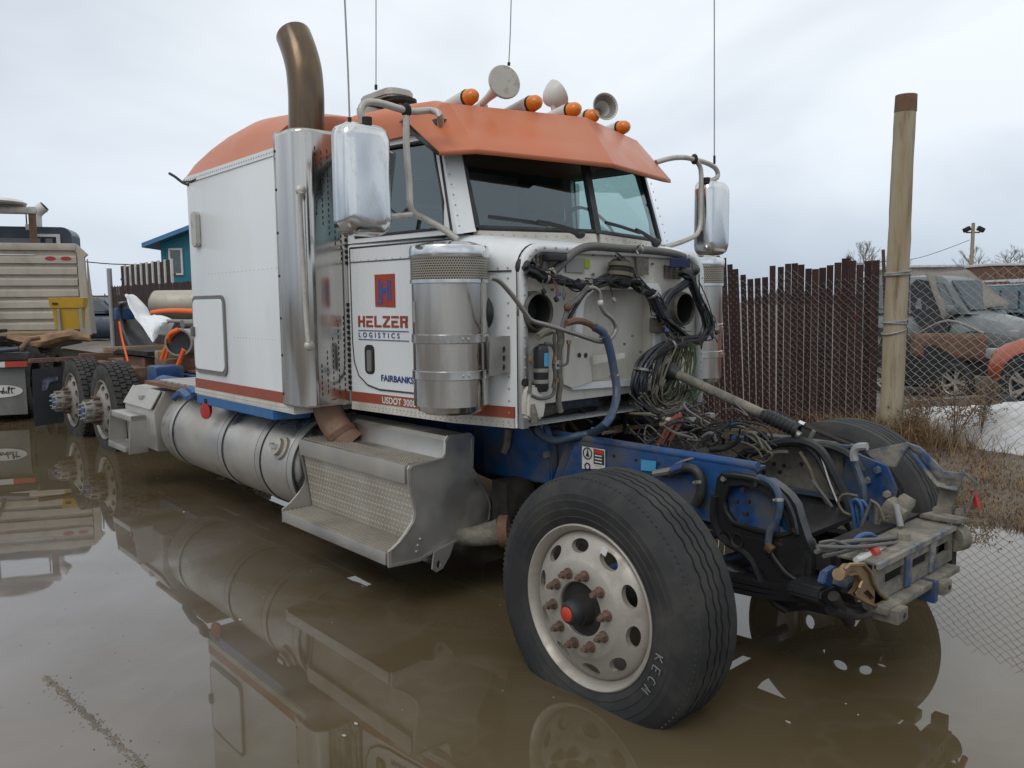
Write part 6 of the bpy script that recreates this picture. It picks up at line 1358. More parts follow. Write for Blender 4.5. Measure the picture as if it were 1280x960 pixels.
fwp = tp(MB().plate(outl, [inner] + dholes, (-.006, 0, 0)), 'firewall', white_dirty)
tp(MB().plate([(p[0] + .002, p[1], p[2]) for p in frame_o], [[(p[0] + .002, p[1], p[2]) for p in inner]], (.020, 0, 0)), 'tunnel_frame', white, fwp)
tp(MB().prism([(p[0] - .075, p[1], p[2]) for p in inner], (.006, 0, 0)), 'tunnel_panel', white_dirty, fwp)
g = MB(); g.patch([[(p[0] - .004, p[1], p[2]) for p in inner + inner[:1]], [(p[0] - .072, p[1], p[2]) for p in inner + inner[:1]]]); tp(g, 'tunnel_wall', white_dirty, fwp)
rivet_row(flat([(-0.828,-0.214,1.657),(-0.828,-0.118,1.662),(-0.828,-0.019,1.663),(-0.828,0.084,1.664),(-0.828,0.189,1.664)], .014), (1, 0, 0), .006, .004, parent=fwp)
tp(MB().bx((-1.25, -.74, .955), (-1.2, .74, 1.85)), 'toe_board', dark)
tp(MB().prism([Vector(p) for p in [(-0.81,-0.258,1.292),(-0.81,0.003,1.296),(-0.81,0.003,1.269),(-0.81,-0.252,1.248)]], (.03, 0, 0)), 'panel_ledge', white_dirty, fwp)
tp(MB().prism([Vector(p) for p in [(-0.81,-0.459,1.405),(-0.81,-0.265,1.382),(-0.81,-0.246,1.153),(-0.81,-0.394,1.13),(-0.81,-0.46,1.156)]], (.012, 0, 0)), 'flange_plate', white_dirty, fwp)
for p in [(-0.797,-0.347,1.301),(-0.797,-0.297,1.298)]: tp(MB().lathe([(0, 0), (.013, 0), (.013, .003), (0, .003)], p, (1, 0, 0), 12), 'flange_hole', label_black, fwp)
def duct(c_, r_, ln, name='heater_duct'):
    c_ = Vector(c_); d_ = tp(MB().lathe([(r_ * 1.16, -ln), (r_ * 1.17, -ln * .7), (r_ * 1.06, -ln * .62), (r_ * 1.06, -ln * .3), (r_ * 1.09, -ln * .2), (r_ * 1.04, 0), (r_ * .98, .003), (r_ * .95, -ln * .2), (r_ * .93, -ln * 2)], c_, (1, 0, 0), 36), name, M('duct_metal', (.115, .105, .09), .6, .3, dirt=(.2, .17, .13), dscale=9) if 'duct_metal' not in MATS else MATS['duct_metal'], fwp)
    tp(MB().lathe([(r_ * .935, -ln * .25), (r_ * .925, -ln * 1.9), (0, -ln * 1.9)], c_, (1, 0, 0), 24), 'duct_inside', label_black, fwp)
duct((-0.77,-0.656,1.532), .090, .06); duct((-0.77,0.543,1.533), .092, .06)
tp(MB().bx(Vector((-0.805,-0.609,1.821)), Vector((-0.805,-0.485,1.785)) + Vector((.06, 0, 0)), .006), 'relay_block', black_plastic, fwp)
tp(MB().tube([(-0.795,-0.586,1.778),(-0.795,-0.597,1.746),(-0.795,-0.614,1.714)], .02, 8), 'relay_boot', hose, fwp)
tp(MB().prism([(-0.822,-0.421,1.804),(-0.822,-0.282,1.808),(-0.822,-0.283,1.732),(-0.822,-0.421,1.734)], (.004, 0, 0)), 'data_plate', label_grey, fwp); tp(MB().prism([(-0.822,-0.279,1.804),(-0.822,-0.239,1.805),(-0.822,-0.239,1.758),(-0.822,-0.279,1.758)], (.003, 0, 0)), 'green_sticker', label_green, fwp)
for c_ in ([(-0.822,-0.686,1.815),(-0.822,-0.598,1.818),(-0.822,-0.599,1.703),(-0.822,-0.687,1.706)], [(-0.822,0.4,1.791),(-0.822,0.57,1.79),(-0.822,0.563,1.71),(-0.822,0.401,1.712)]):
    a, b_, q2, d_ = [Vector(p) for p in c_]; g = MB()
    for k in range(5): g.bar(a.lerp(d_, .1 + k * .2) , b_.lerp(q2, .1 + k * .2), .006, .006)
    for k in range(4): g.bar(a.lerp(b_, .05 + k * .3), d_.lerp(q2, .05 + k * .3), .008, .008, (1, 0, 0))
    tp(g, 'vent_grille', mud_metal, fwp)
for p in [(-0.82,-0.216,1.831),(-0.82,-0.216,1.725),(-0.82,0.286,1.793),(-0.82,-0.465,1.713),(-0.82,-0.523,1.643),(-0.82,0.111,1.386),(-0.82,0.183,1.292),(-0.82,0.042,1.343)]: tp(MB().nut(p, (1, 0, 0), .008, .008), 'firewall_bolt', mud_metal, fwp)
# electric motor with windings, box behind it
ec = Vector((-0.745,-0.082,1.729)); em = tp(MB().lathe([(0, -.075), (.05, -.075), (.062, -.06), (.062, -.02), (.068, -.015), (.068, .02), (.062, .025), (.062, .06), (.045, .075), (0, .075)], ec, (0, 0.15, 1), 20), 'blower_motor', dark, fwp)
for z in (.045, -.005): tp(MB().lathe([(.064, z - .012), (.069, z - .01), (.069, z + .01), (.064, z + .012)], ec, (0, .15, 1), 20), 'motor_band', cable_beige, em)
tp(MB().prism([(-0.8,0.118,1.841),(-0.8,0.231,1.835),(-0.8,0.232,1.727),(-0.8,0.133,1.73)], (-.004, 0, 0)), 'opening_plate', mud_metal, fwp)
tp(MB().prism([(-0.81,0.247,1.487),(-0.81,0.366,1.48),(-0.81,0.36,1.396),(-0.81,0.248,1.399)], (.04, 0, 0), .006), 'junction_box', mud_metal, fwp)
g = MB(); rows = []
for j in range(8):
    rows.append([Vector((-0.755,0.371,1.828)).lerp(Vector((-0.735,0.528,1.832)), i / 8) + Vector((.03 * mnoise.noise(Vector((i, j, 1))), .01 * mnoise.noise(Vector((i * .7, j, 4))), -.058 * j / 7 - .02 * abs(mnoise.noise(Vector((i * .6, 3, 2)))))) for i in range(9)])
g.patch(rows); tp(g, 'navy_cloth', teal_grime, fwp, thick=.012)
# drier bottle
bt_ = [Vector((-0.715,-0.705,1.369)), Vector((-0.715,-0.707,1.142))]
drier = tp(MB().lathe([(0, .01), (.02, .008), (.035, -.005), (.038, -.02), (.038, -.21), (.03, -.225), (0, -.228)], bt_[0], (0, 0, 1), 20), 'drier_bottle', black_plastic)
tp(MB().lathe([(.0385, -.13), (.041, -.128), (.041, -.112), (.0385, -.11)], bt_[0], (0, 0, 1), 20), 'drier_clamp', pipe_metal, drier); tp(MB().lathe([(.0385, -.185), (.041, -.183), (.041, -.167), (.0385, -.165)], bt_[0], (0, 0, 1), 20), 'drier_clamp', pipe_metal, drier)
tp(MB().prism([bt_[0] + Vector((.0405 * math.cos(t), .0405 * math.sin(t), -.035)) for t in (-.35, -.1, .15, .4, .65)] + [bt_[0] + Vector((.037 * math.cos(t), .037 * math.sin(t), -.035)) for t in (.65, -.35)], (0, 0, -.065)), 'drier_label', label_blue, drier)
tp(MB().prism([(-0.755,-0.809,1.108),(-0.755,-0.793,1.169),(-0.755,-0.734,1.18),(-0.755,-0.691,1.129),(-0.755,-0.675,1.076),(-0.755,-0.692,1.009),(-0.755,-0.784,1.007),(-0.755,-0.81,1.029)], (.05, 0, 0), .012), 'worn_bracket', white_dirty); tp(MB().tube([(-0.715,-0.772,1.084), (-0.695,-0.77,1.031), (-0.695,-0.771,0.992)], .018, 8), 'bracket_rod', mud_metal)

# hoses, pipes and cables
def hz_(name, mat, r, pts, parent=None, seg=8, sm=5): return tp(MB().tube(pts, r, seg, smooth=sm), name, mat, parent)
rn = random.Random(21)
def bundle(name, mat, r, n, spread, pts, mats=None, seg=6):
    for k in range(n):
        o_ = Vector((rn.gauss(0, spread), rn.gauss(0, spread), rn.gauss(0, spread)))
        P_ = [Vector(p) + o_ + Vector((rn.gauss(0, spread * .4), rn.gauss(0, spread * .4), rn.gauss(0, spread * .4))) for p in pts]
        hz_(name, rn.choice(mats) if mats else mat, r * rn.uniform(.8, 1.2), P_, None, seg, 4)
hz_('hood_seal', hose_grey, .022, [(-0.79,-0.541,1.731),(-0.79,-0.454,1.793),(-0.79,-0.365,1.845),(-0.79,-0.255,1.869),(-0.79,-0.064,1.868),(-0.79,0.14,1.867),(-0.79,0.409,1.859),(-0.79,0.549,1.84)], None, 10, 5)
tp(MB().lathe([(.05, -.01), (.05, .01), (.03, .03), (.025, .06)], (-0.82,-0.716,1.752), (1, 0, 0), 16), 'grommet', hose)
bundle('wiring_harness', harness_m, .011, 6, .012, [(-0.745,-0.759,1.744),(-0.745,-0.711,1.726),(-0.745,-0.641,1.7),(-0.745,-0.512,1.69),(-0.745,-0.395,1.667),(-0.745,-0.274,1.672),(-0.745,-0.147,1.703),(-0.745,0.018,1.688),(-0.745,0.066,1.666),(-0.745,0.171,1.631),(-0.745,0.244,1.541),(-0.745,0.319,1.463),(-0.745,0.418,1.414),(-0.745,0.512,1.378)])
hz_('harness_sleeve', harness_m, .022, [(-0.745,-0.413,1.679),(-0.745,-0.335,1.663),(-0.745,-0.23,1.676),(-0.745,-0.115,1.703)]); hz_('harness_sleeve', harness_m, .024, [(-0.725,0.062,1.644),(-0.725,0.167,1.618),(-0.725,0.226,1.546),(-0.725,0.27,1.491)])
bundle('harness_loop', harness_m, .010, 7, .012, [(-0.715,0.432,1.742),(-0.715,0.502,1.72),(-0.715,0.551,1.664),(-0.715,0.625,1.551),(-0.715,0.685,1.474),(-0.715,0.686,1.407),(-0.715,0.622,1.347),(-0.715,0.495,1.337),(-0.715,0.356,1.334),(-0.715,0.209,1.308),(-0.715,0.096,1.246),(-0.715,0.041,1.179),(-0.715,0.028,1.104),(-0.715,0.056,1.035)])
bundle('harness_loop', harness_m, .011, 4, .012, [(-0.725,0.548,1.711),(-0.725,0.44,1.664),(-0.725,0.335,1.618),(-0.725,0.276,1.55),(-0.725,0.307,1.482),(-0.725,0.391,1.425),(-0.725,0.492,1.375),(-0.725,0.572,1.334)])
bundle('cable_strand', harness_m, .011, 9, .014, [(-0.695,0.545,1.345),(-0.695,0.39,1.342),(-0.695,0.255,1.32),(-0.695,0.134,1.272),(-0.695,0.064,1.205),(-0.695,0.051,1.117),(-0.695,0.073,1.035),(-0.695,0.116,0.964)])
hz_('cable_grommet', hose, .034, [(-0.735,0.459,1.747),(-0.735,0.53,1.744),(-0.735,0.585,1.768)]); tp(MB().ball((-0.715,0.549,1.758), .028, (1, 1, 1), 10), 'rubber_elbow', hose)
bundle('cable_strand', None, .0042, 26, .018, [(-0.715,0.417,1.354),(-0.715,0.403,1.276),(-0.715,0.359,1.185),(-0.715,0.33,1.095),(-0.715,0.256,1.045),(-0.715,0.162,1.026)], [cable_beige, cable_green, cable_beige, hose])
bundle('cable_strand', None, .0040, 22, .018, [(-0.695,0.277,1.328),(-0.695,0.213,1.241),(-0.695,0.171,1.14),(-0.695,0.158,1.064),(-0.695,0.216,1),(-0.695,0.365,1.019),(-0.695,0.41,1.099)], [cable_beige, cable_beige, hose, mud_metal])
bundle('cable_strand', None, .0045, 9, .014, [(-0.675,0.439,1.341),(-0.675,0.472,1.237),(-0.675,0.459,1.144),(-0.675,0.508,1.065),(-0.675,0.446,1.004),(-0.675,0.339,0.958)], [cable_beige, hose, cable_green])
bundle('cable_strand', None, .004, 8, .014, [(-0.715,0.236,1.451),(-0.715,0.28,1.419),(-0.715,0.325,1.381),(-0.715,0.386,1.36)], [cable_red, cable_beige, hose])
bundle('cable_strand', None, .004, 7, .010, [(-0.715,-0.138,1.828),(-0.715,-0.072,1.8),(-0.715,-0.019,1.759),(-0.715,0.015,1.695)], [cable_green, hose, cable_beige])
bundle('loose_cable', None, .005, 9, .03, [(-0.605,-0.08,1.056),(-0.605,0.023,0.982),(-0.605,0.143,0.939),(-0.605,0.275,0.952),(-0.605,0.366,0.916),(-0.605,0.446,0.823)], [cable_beige, hose, hose_grey])
for pts, r_, m_ in (([(-0.555,0.207,0.95),(-0.555,0.149,0.916),(-0.555,0.093,0.869),(-0.555,0.031,0.802)], .016, cable_red), ([(-0.555,0.222,0.935),(-0.555,0.179,0.882),(-0.555,0.122,0.831),(-0.555,0.08,0.783)], .016, cable_red), ([(-0.555,0.178,0.949),(-0.555,0.106,0.912),(-0.555,0.051,0.852),(-0.555,0.01,0.8)], .012, cable_red)): hz_('red_cable', m_, r_, pts)
hz_('drain_pipe', pipe_metal, .0115, [(-0.655,-1.069,1.691),(-0.655,-1.017,1.674),(-0.655,-0.935,1.605),(-0.655,-0.86,1.527),(-0.655,-0.82,1.493),(-0.655,-0.73,1.472),(-0.655,-0.566,1.432),(-0.655,-0.432,1.396),(-0.655,-0.342,1.376),(-0.655,-0.268,1.386),(-0.655,-0.218,1.434),(-0.655,-0.244,1.485),(-0.655,-0.306,1.523),(-0.655,-0.337,1.564),(-0.655,-0.349,1.625),(-0.655,-0.391,1.649),(-0.655,-0.432,1.648)], None, 10)
tp(MB().ball((-0.655,-0.34,1.576), .016, (1, 1, 1.2), 10), 'pipe_union', label_white)
hz_('coolant_hose', hose_blue, .0215, [(-0.655,-0.385,1.451), (-0.635,-0.334,1.417), (-0.625,-0.302,1.339), (-0.615,-0.276,1.21), (-0.595,-0.28,1.116), (-0.555,-0.351,1.035), (-0.45,-0.53,0.992), (-0.657,-0.4,0.91), (-0.73,-0.46,0.888), (-0.819,-0.5,0.861), (-0.905,-0.52,0.883), (-0.96,-0.52,0.945)], None, 12, 6)
hz_('copper_pipe_end', rust, .017, [(-0.655,-0.588,1.476),(-0.655,-0.508,1.486),(-0.655,-0.432,1.472),(-0.655,-0.379,1.447)]); hz_('vent_hose', hose_grey, .014, [(-0.715,-0.367,1.658),(-0.715,-0.445,1.593),(-0.715,-0.503,1.562),(-0.715,-0.526,1.522),(-0.715,-0.543,1.482),(-0.715,-0.555,1.443)])
hz_('vent_hose', hose, .010, [(-0.725,-0.345,1.65),(-0.725,-0.405,1.601),(-0.725,-0.47,1.529),(-0.725,-0.504,1.489)]); tp(MB().ball((-0.705,-0.525,1.554), .022, (1, 1, 1), 10), 'hose_clamp', rust)
for pts in ([(-0.705,-0.736,1.375),(-0.705,-0.768,1.364),(-0.705,-0.785,1.334),(-0.705,-0.78,1.265),(-0.705,-0.786,1.195),(-0.705,-0.792,1.141)], [(-0.705,-0.688,1.377),(-0.705,-0.638,1.367),(-0.705,-0.616,1.326),(-0.705,-0.628,1.275),(-0.705,-0.617,1.215),(-0.705,-0.634,1.156)], [(-0.695,-0.626,1.433),(-0.695,-0.632,1.394),(-0.695,-0.621,1.335),(-0.695,-0.638,1.276)], [(-0.705,-0.781,1.133),(-0.705,-0.722,1.112),(-0.705,-0.651,1.114),(-0.705,-0.623,1.144),(-0.705,-0.623,1.199)]): hz_('ac_line', hose_grey, .009, pts)
for p in [(-0.695,-0.794,1.301),(-0.695,-0.627,1.291),(-0.695,-0.616,1.184),(-0.695,-0.53,1.37)]: tp(MB().nut(p, (0, 0, 1), .012, .02), 'brass_fitting', bronze)
hz_('expansion_valve', mud_metal, .02, [(-0.705,-0.736,1.413),(-0.705,-0.693,1.431),(-0.705,-0.649,1.438)], None, 8, 0); hz_('ac_line', mud_metal, .007, [(-0.715,-0.509,1.369),(-0.715,-0.515,1.309),(-0.715,-0.527,1.269),(-0.715,-0.59,1.265)]); hz_('ac_line', mud_metal, .016, [(-0.715,-0.572,1.443),(-0.715,-0.561,1.391),(-0.715,-0.584,1.332),(-0.715,-0.59,1.292)]); hz_('ac_line', hose, .014, [(-0.735,-0.569,1.451),(-0.735,-0.552,1.41),(-0.735,-0.558,1.338)])
hz_('ac_line', mud_metal, .015, [(-0.715,-0.584,1.244),(-0.715,-0.573,1.171),(-0.715,-0.585,1.091),(-0.715,-0.568,1.029)]); hz_('heater_pipe', dark, .02, [(-0.755,-0.782,1.192),(-0.755,-0.75,1.181),(-0.755,-0.734,1.141),(-0.755,-0.74,1.102)])
def clamp(p, q, r, name='hose_clamp', mat=None):
    p = Vector(p); d = (Vector(q) - p).normalized(); tp(MB().lathe([(r, -.008), (r + .003, -.006), (r + .003, .006), (r, .008)], p, d, 14), name, mat or pipe_metal); tp(MB().nut(p + d.orthogonal().normalized() * r, d.orthogonal(), .006, .010), 'clamp_screw', pipe_metal)
for a, b_, r in (((-0.637,-0.326,1.409), (-0.625,-0.302,1.339), .022), ((-0.615,-0.27,1.197), (-0.595,-0.28,1.116), .022), ((-0.646,-0.4,0.916), (-0.713,-0.46,0.89), .022), ((-0.745,-0.596,1.724), (-0.745,-0.54,1.765), .023), ((-0.735,0.072,1.862), (-0.735,0.213,1.858), .023), ((-0.745,-0.335,1.663), (-0.745,-0.274,1.668), .030), ((-0.745,-0.641,1.7), (-0.745,-0.597,1.697), .028), ((-0.725,0.167,1.618), (-0.725,0.204,1.573), .032), ((-0.69,0.293,1.328), (-0.69,0.205,1.309), .036), ((-0.69,0.044,1.206), (-0.69,0.031,1.15), .036), ((0.053,-0.47,0.781), (0.062,-0.47,0.746), .023), ((0.451,-0.495,0.773), (0.458,-0.5,0.742), .016)): clamp(a, b_, r)
# steering shaft
sA_ = Vector((-0.693,0.3,1.181)); sB_ = Vector((0.028,0.3,0.949)); sC_ = Vector((0.107,0.3,0.901))
shaft = tp(MB().cyl(sA_, sB_, .027, 14), 'steering_shaft', mud_metal)
dsh = (sB_ - sA_).normalized(); b0 = sA_.lerp(sB_, .82)
tp(MB().lathe([(.028, 0)] + [(.040 if k % 2 else .031, .012 * (k + 1)) for k in range(16)] + [(.028, .21)], b0, dsh, 16), 'shaft_boot', hose, shaft); tp(MB().cyl(sB_, sC_, .018, 10), 'shaft_end', pipe_metal, shaft)
tp(MB().lathe([(.05, -.02), (.055, 0), (.04, .03), (.028, .06)], sA_, dsh, 16), 'shaft_grommet', hose, shaft)
dl = tp(MB().tube([(-0.039,0.36,0.994), (0.073,0.36,0.951), (0.314,0.4,0.87)], .012, 8), 'drag_rod', dark); tp(MB().tube([(0.071,0.355,0.956), (0.102,0.355,0.947)], .0165, 10), 'rod_collar', chrome, dl); tp(MB().tube([(0.151,0.36,0.927), (0.127,0.36,0.88)], .012, 8), 'rod_stub', pipe_metal, dl)
# lines in the frame
hz_('air_line', hose, .022, [(-0.109,-0.47,0.792),(-0.056,-0.47,0.822),(-0.003,-0.47,0.834),(0.039,-0.47,0.822),(0.061,-0.47,0.779),(0.058,-0.47,0.724),(0.033,-0.47,0.669)], None, 10); hz_('air_line_fitting', pipe_metal, .018, [(-0.2,-0.47,0.778),(-0.145,-0.47,0.794),(-0.091,-0.47,0.81)], None, 8, 0); tp(MB().tube([(-0.091,-0.47,0.81),(-0.029,-0.47,0.837)], .024, 8), 'air_line_elbow', blue)
hz_('brake_line', hose_blue, .015, [(0.335,-0.46,0.842), (0.398,-0.48,0.838), (0.44,-0.49,0.804), (0.458,-0.5,0.752), (0.446,-0.5,0.69), (0.418,-0.5,0.638), (0.409,-0.5,0.582)], None, 8); hz_('brake_line', hose, .008, [(0.413,-0.5,0.57), (0.439,-0.5,0.529), (0.495,-0.49,0.473), (0.544,-0.45,0.446), (0.552,-0.3,0.442), (0.558,-0.1,0.46)], None, 6)
tp(MB().box((0.422,-0.51,0.571), (.035, .03, .03), Matrix.Rotation(.5, 3, 'Y'), .006), 'line_clip', bronze); hz_('brake_line', pipe_metal, .006, [(-0.116,-0.46,0.804), (-0.071,-0.45,0.847), (0.037,-0.42,0.88), (0.189,-0.4,0.852)], None, 6)
for pts, r_, m_ in (([(-0.232,0.3,0.753),(-0.114,0.3,0.811),(0.021,0.3,0.862),(0.129,0.3,0.875),(0.214,0.3,0.846),(0.278,0.3,0.763),(0.341,0.3,0.655),(0.389,0.3,0.526)], .022, hose), ([(-0.268,0.32,0.723),(-0.135,0.32,0.785),(-0.012,0.32,0.839),(0.106,0.32,0.853),(0.184,0.32,0.815),(0.236,0.32,0.734),(0.291,0.32,0.655)], .016, hose), ([(-0.194,0.28,0.718),(-0.101,0.28,0.765),(-0.02,0.28,0.801),(0.056,0.28,0.815)], .010, hose_grey), ([(-0.135,0.26,0.763),(-0.065,0.26,0.748),(-0.021,0.26,0.795),(-0.09,0.26,0.811),(-0.159,0.26,0.76),(-0.111,0.26,0.724)], .007, cable_beige), ([(0.13,0.34,0.838),(0.214,0.34,0.864),(0.296,0.34,0.851),(0.36,0.34,0.82),(0.409,0.34,0.757)], .020, hose),
                    ([(0.109,0.3,0.82),(0.163,0.3,0.746),(0.198,0.3,0.671),(0.263,0.3,0.582),(0.326,0.3,0.522),(0.391,0.3,0.456)], .009, cable_beige), ([(0.187,0.28,0.692),(0.26,0.28,0.617),(0.314,0.28,0.555),(0.375,0.28,0.508),(0.408,0.28,0.448)], .008, hose_grey), ([(0.184,0.3,0.882),(0.228,0.3,0.796),(0.263,0.3,0.702),(0.315,0.3,0.591)], .0045, label_white), ([(0.469,0.24,0.894),(0.42,0.24,0.877),(0.406,0.24,0.837),(0.431,0.24,0.783),(0.456,0.24,0.719),(0.466,0.24,0.648)], .016, hose_blue), ([(0.481,0.22,0.906),(0.437,0.22,0.896),(0.419,0.22,0.868),(0.424,0.22,0.831)], .019, label_grey),
                    ([(0.476,0.15,0.685),(0.413,0.15,0.681),(0.387,0.15,0.639),(0.415,0.15,0.598),(0.465,0.15,0.589)], .006, cable_beige), ([(0.494,0.15,0.501),(0.479,0.15,0.592),(0.47,0.15,0.646),(0.499,0.15,0.666),(0.53,0.15,0.62),(0.541,0.15,0.518)], .007, cable_blue), ([(0.504,0.12,0.502),(0.523,0.12,0.587),(0.556,0.12,0.674),(0.578,0.12,0.635),(0.568,0.12,0.516)], .009, hose_grey), ([(0.484,0.13,0.511),(0.466,0.13,0.612),(0.457,0.13,0.655),(0.486,0.13,0.671),(0.51,0.13,0.62),(0.506,0.13,0.515)], .008, cable_blue), ([(0.557,0.1,0.689),(0.593,0.1,0.67),(0.62,0.1,0.61)], .006, cable_beige), ([(0.533,0.12,0.508),(0.578,0.12,0.554),(0.594,0.12,0.594),(0.635,0.12,0.628)], .006, cable_beige)):
    hz_('chassis_cable', m_, r_, pts, None, 7)
for pts, r_ in (([(0.72,-0.704,0.665),(0.72,-0.551,0.662),(0.72,-0.386,0.64),(0.72,-0.169,0.601),(0.72,0.068,0.563)], .013), ([(0.74,-0.733,0.696),(0.74,-0.56,0.656),(0.74,-0.359,0.616),(0.74,-0.177,0.587),(0.74,-0.021,0.561)], .011), ([(0.7,-0.602,0.622),(0.7,-0.441,0.603),(0.7,-0.233,0.59),(0.7,-0.044,0.568),(0.7,0.16,0.55)], .012), ([(0.73,-0.696,0.701),(0.73,-0.592,0.685),(0.73,-0.474,0.642),(0.73,-0.263,0.57),(0.73,-0.152,0.566)], .008)): hz_('grey_hose', hose_grey, r_ * .68, pts, None, 8)
tp(MB().box((0.74,0.018,0.574), (.05, .05, .045), Matrix.Rotation(.4, 3, 'Z'), .01), 'hose_block', mud_metal); hz_('hose_loop', cable_blue, .010, [(0.7,-0.376,0.621),(0.7,-0.308,0.639),(0.7,-0.214,0.626),(0.7,-0.137,0.587)])
tp(MB().bx((.40, -.38, .44), (.66, .38, .46)), 'radiator_shelf', dark)
bundle('loose_cable', None, .006, 9, .02, [(-0.323,0.1,0.874),(-0.202,0.1,0.909),(-0.086,0.1,0.93),(0.004,0.1,0.9),(0.049,0.1,0.858)], [hose, hose_grey, cable_beige])
hz_('short_hose', hose, .016, [(-0.214,-0,0.829),(-0.135,0,0.847),(-0.067,0,0.888),(-0.045,0,0.918)], None, 10); tp(MB().lathe([(.010, 0), (.017, 0), (.017, .02)], (-0.155,0.05,0.891), (.2, -.2, 1), 12), 'hose_mouth', rust); hz_('short_hose', hose_grey, .010, [(-0.437,0.05,0.715),(-0.346,0.05,0.813),(-0.288,0.05,0.884),(-0.24,0.05,0.902),(-0.211,0.05,0.864)], None, 8)
for p in [(-0.131,0.41,0.73),(-0.093,0.41,0.714),(-0.037,0.41,0.713),(-0.059,0.41,0.676),(0.061,0.41,0.736),(-0.153,0.41,0.662)]: tp(MB().lathe([(0, 0), (.012, 0), (.012, -.004), (0, -.004)], p, (0, 1, 0), 10), 'rail_hole', label_black)
rn = random.Random(44)
MAIN = [(-0.745,-0.79,1.747),(-0.745,-0.727,1.729),(-0.745,-0.641,1.7),(-0.745,-0.512,1.69),(-0.745,-0.395,1.667),(-0.745,-0.274,1.672),(-0.745,-0.147,1.703),(-0.745,0.018,1.688),(-0.745,0.066,1.666),(-0.745,0.171,1.631),(-0.745,0.244,1.541),(-0.745,0.319,1.463),(-0.745,0.418,1.414),(-0.745,0.512,1.378)]
DOWN = [(-0.705,0.56,1.345),(-0.705,0.403,1.341),(-0.705,0.269,1.319),(-0.705,0.146,1.271),(-0.705,0.077,1.204),(-0.705,0.043,1.117),(-0.705,0.064,1.035),(-0.705,0.129,0.962)]
ARC = [(-0.72,0.541,1.725),(-0.72,0.616,1.561),(-0.72,0.709,1.454),(-0.72,0.662,1.369),(-0.72,0.517,1.336)]
for path, n in ((MAIN, 30), (DOWN, 20), (ARC, 12)):
    for k in range(n):        # fine single wires strapped along the loom, some of them coming loose
        i = rn.randint(0, len(path) - 4); m_ = rn.randint(3, min(7, len(path) - i)); sp_ = rn.uniform(.008, .026)
        hz_('loose_cable', rn.choice([harness_m, harness_m, harness_m, hose, dark]), rn.uniform(.0025, .0055), [Vector(p) + Vector((rn.uniform(0, .05), rn.gauss(0, sp_), rn.gauss(-.004, sp_))) for p in path[i:i + m_]], None, 5, 4)
for k in range(22):           # tails hanging from the loom
    p = Vector(rn.choice(MAIN[2:] + DOWN + ARC)); P_ = [p]
    for q in range(4): P_.append(P_[-1] + Vector((rn.uniform(-.004, .02), rn.gauss(0, .022), rn.gauss(-.022, .02))))
    hz_('loose_cable', rn.choice([harness_m, harness_m, hose, cable_beige, cable_green, cable_red]), rn.uniform(.0025, .0045), P_, None, 5, 4)
    if k % 2: tp(MB().box(P_[-1], (.016, .026, .02), Matrix.Rotation(rn.uniform(0, 3), 3, 'X'), .003), 'connector', rn.choice([black_plastic, black_plastic, label_grey, cable_blue]))
for k in range(24):           # pipes, brackets and grime under the cowl
    c_ = Vector((rn.uniform(-1.15, -.86), rn.uniform(-.55, .6), rn.uniform(.84, 1.04))); tp(MB().tube([c_, c_ + Vector((rn.gauss(0, .05), rn.gauss(0, .12), rn.gauss(0, .03))), c_ + Vector((rn.gauss(.05, .06), rn.gauss(0, .2), rn.gauss(-.03, .05)))], rn.uniform(.006, .02), 6, smooth=3), 'engine_line', rn.choice([dark, dark, hose, mud_metal, rust]))
rn = random.Random(8)
for k in range(38):     # short odds and ends of wire left hanging in the engine bay
    a = Vector((rn.uniform(-.72, -.1), rn.uniform(-.2, .38), rn.uniform(.86, 1.0))); P_ = [a]
    for q in range(4): P_.append(P_[-1] + Vector((rn.gauss(.02, .06), rn.gauss(0, .06), rn.gauss(-.015, .04))))
    hz_('loose_cable', rn.choice([hose, hose, harness_m, cable_beige, dark, hose_grey]), rn.uniform(.003, .007), P_, None, 5, 4)
for k in range(7):
    c_ = Vector((rn.uniform(-.6, -.1), rn.uniform(.1, .38), rn.uniform(.88, .95))); tp(MB().box(c_, (rn.uniform(.03, .07), .04, .03), Matrix.Rotation(rn.uniform(0, 3), 3, 'Z'), .005), 'connector', rn.choice([black_plastic, cable_blue, label_grey, dark]))

# --- wheels
def steer_tyre():
    half = [(.322, .004), (.338, -.004), (.362, -.016), (.366, -.0145), (.395, -.022), (.399, -.020), (.43, -.024), (.434, -.0215), (.455, -.020), (.459, -.017), (.49, -.006), (.507, .010), (.516, .022)]
    wd = .285; tr = []
    ys = [.03, .076, .087, .121, .132, .154, .165, .198, .209, .255]
    for i, y in enumerate(ys):
        tr.append((.5225, y))
        if i in (1, 3, 5, 7): tr += [(.508, y + .001), (.508, ys[i + 1] - .001)]
    other = [(r_, wd - y) for r_, y in half[::-1]]
    prof = half + tr + other; ng = range(len(half), len(half) + len(tr))
    t = MB(); t.lathe(prof, (0, 0, 0), (0, 1, 0), 192, closed=True, wob=lambda j, k: (.0028 * (1 if (k // 2) % 2 else -1)) if (j in ng and j not in (ng[0], ng[-1])) else 0)
    for k in range(0):          # small slots along both shoulders
        a = k / 150 * 2 * PI
        for y in (.0215, wd - .0215): t.box((math.cos(a) * .5175, y, math.sin(a) * .5175), (.008, .012, .006), Matrix.Rotation(-a, 3, 'Y'))
    return t
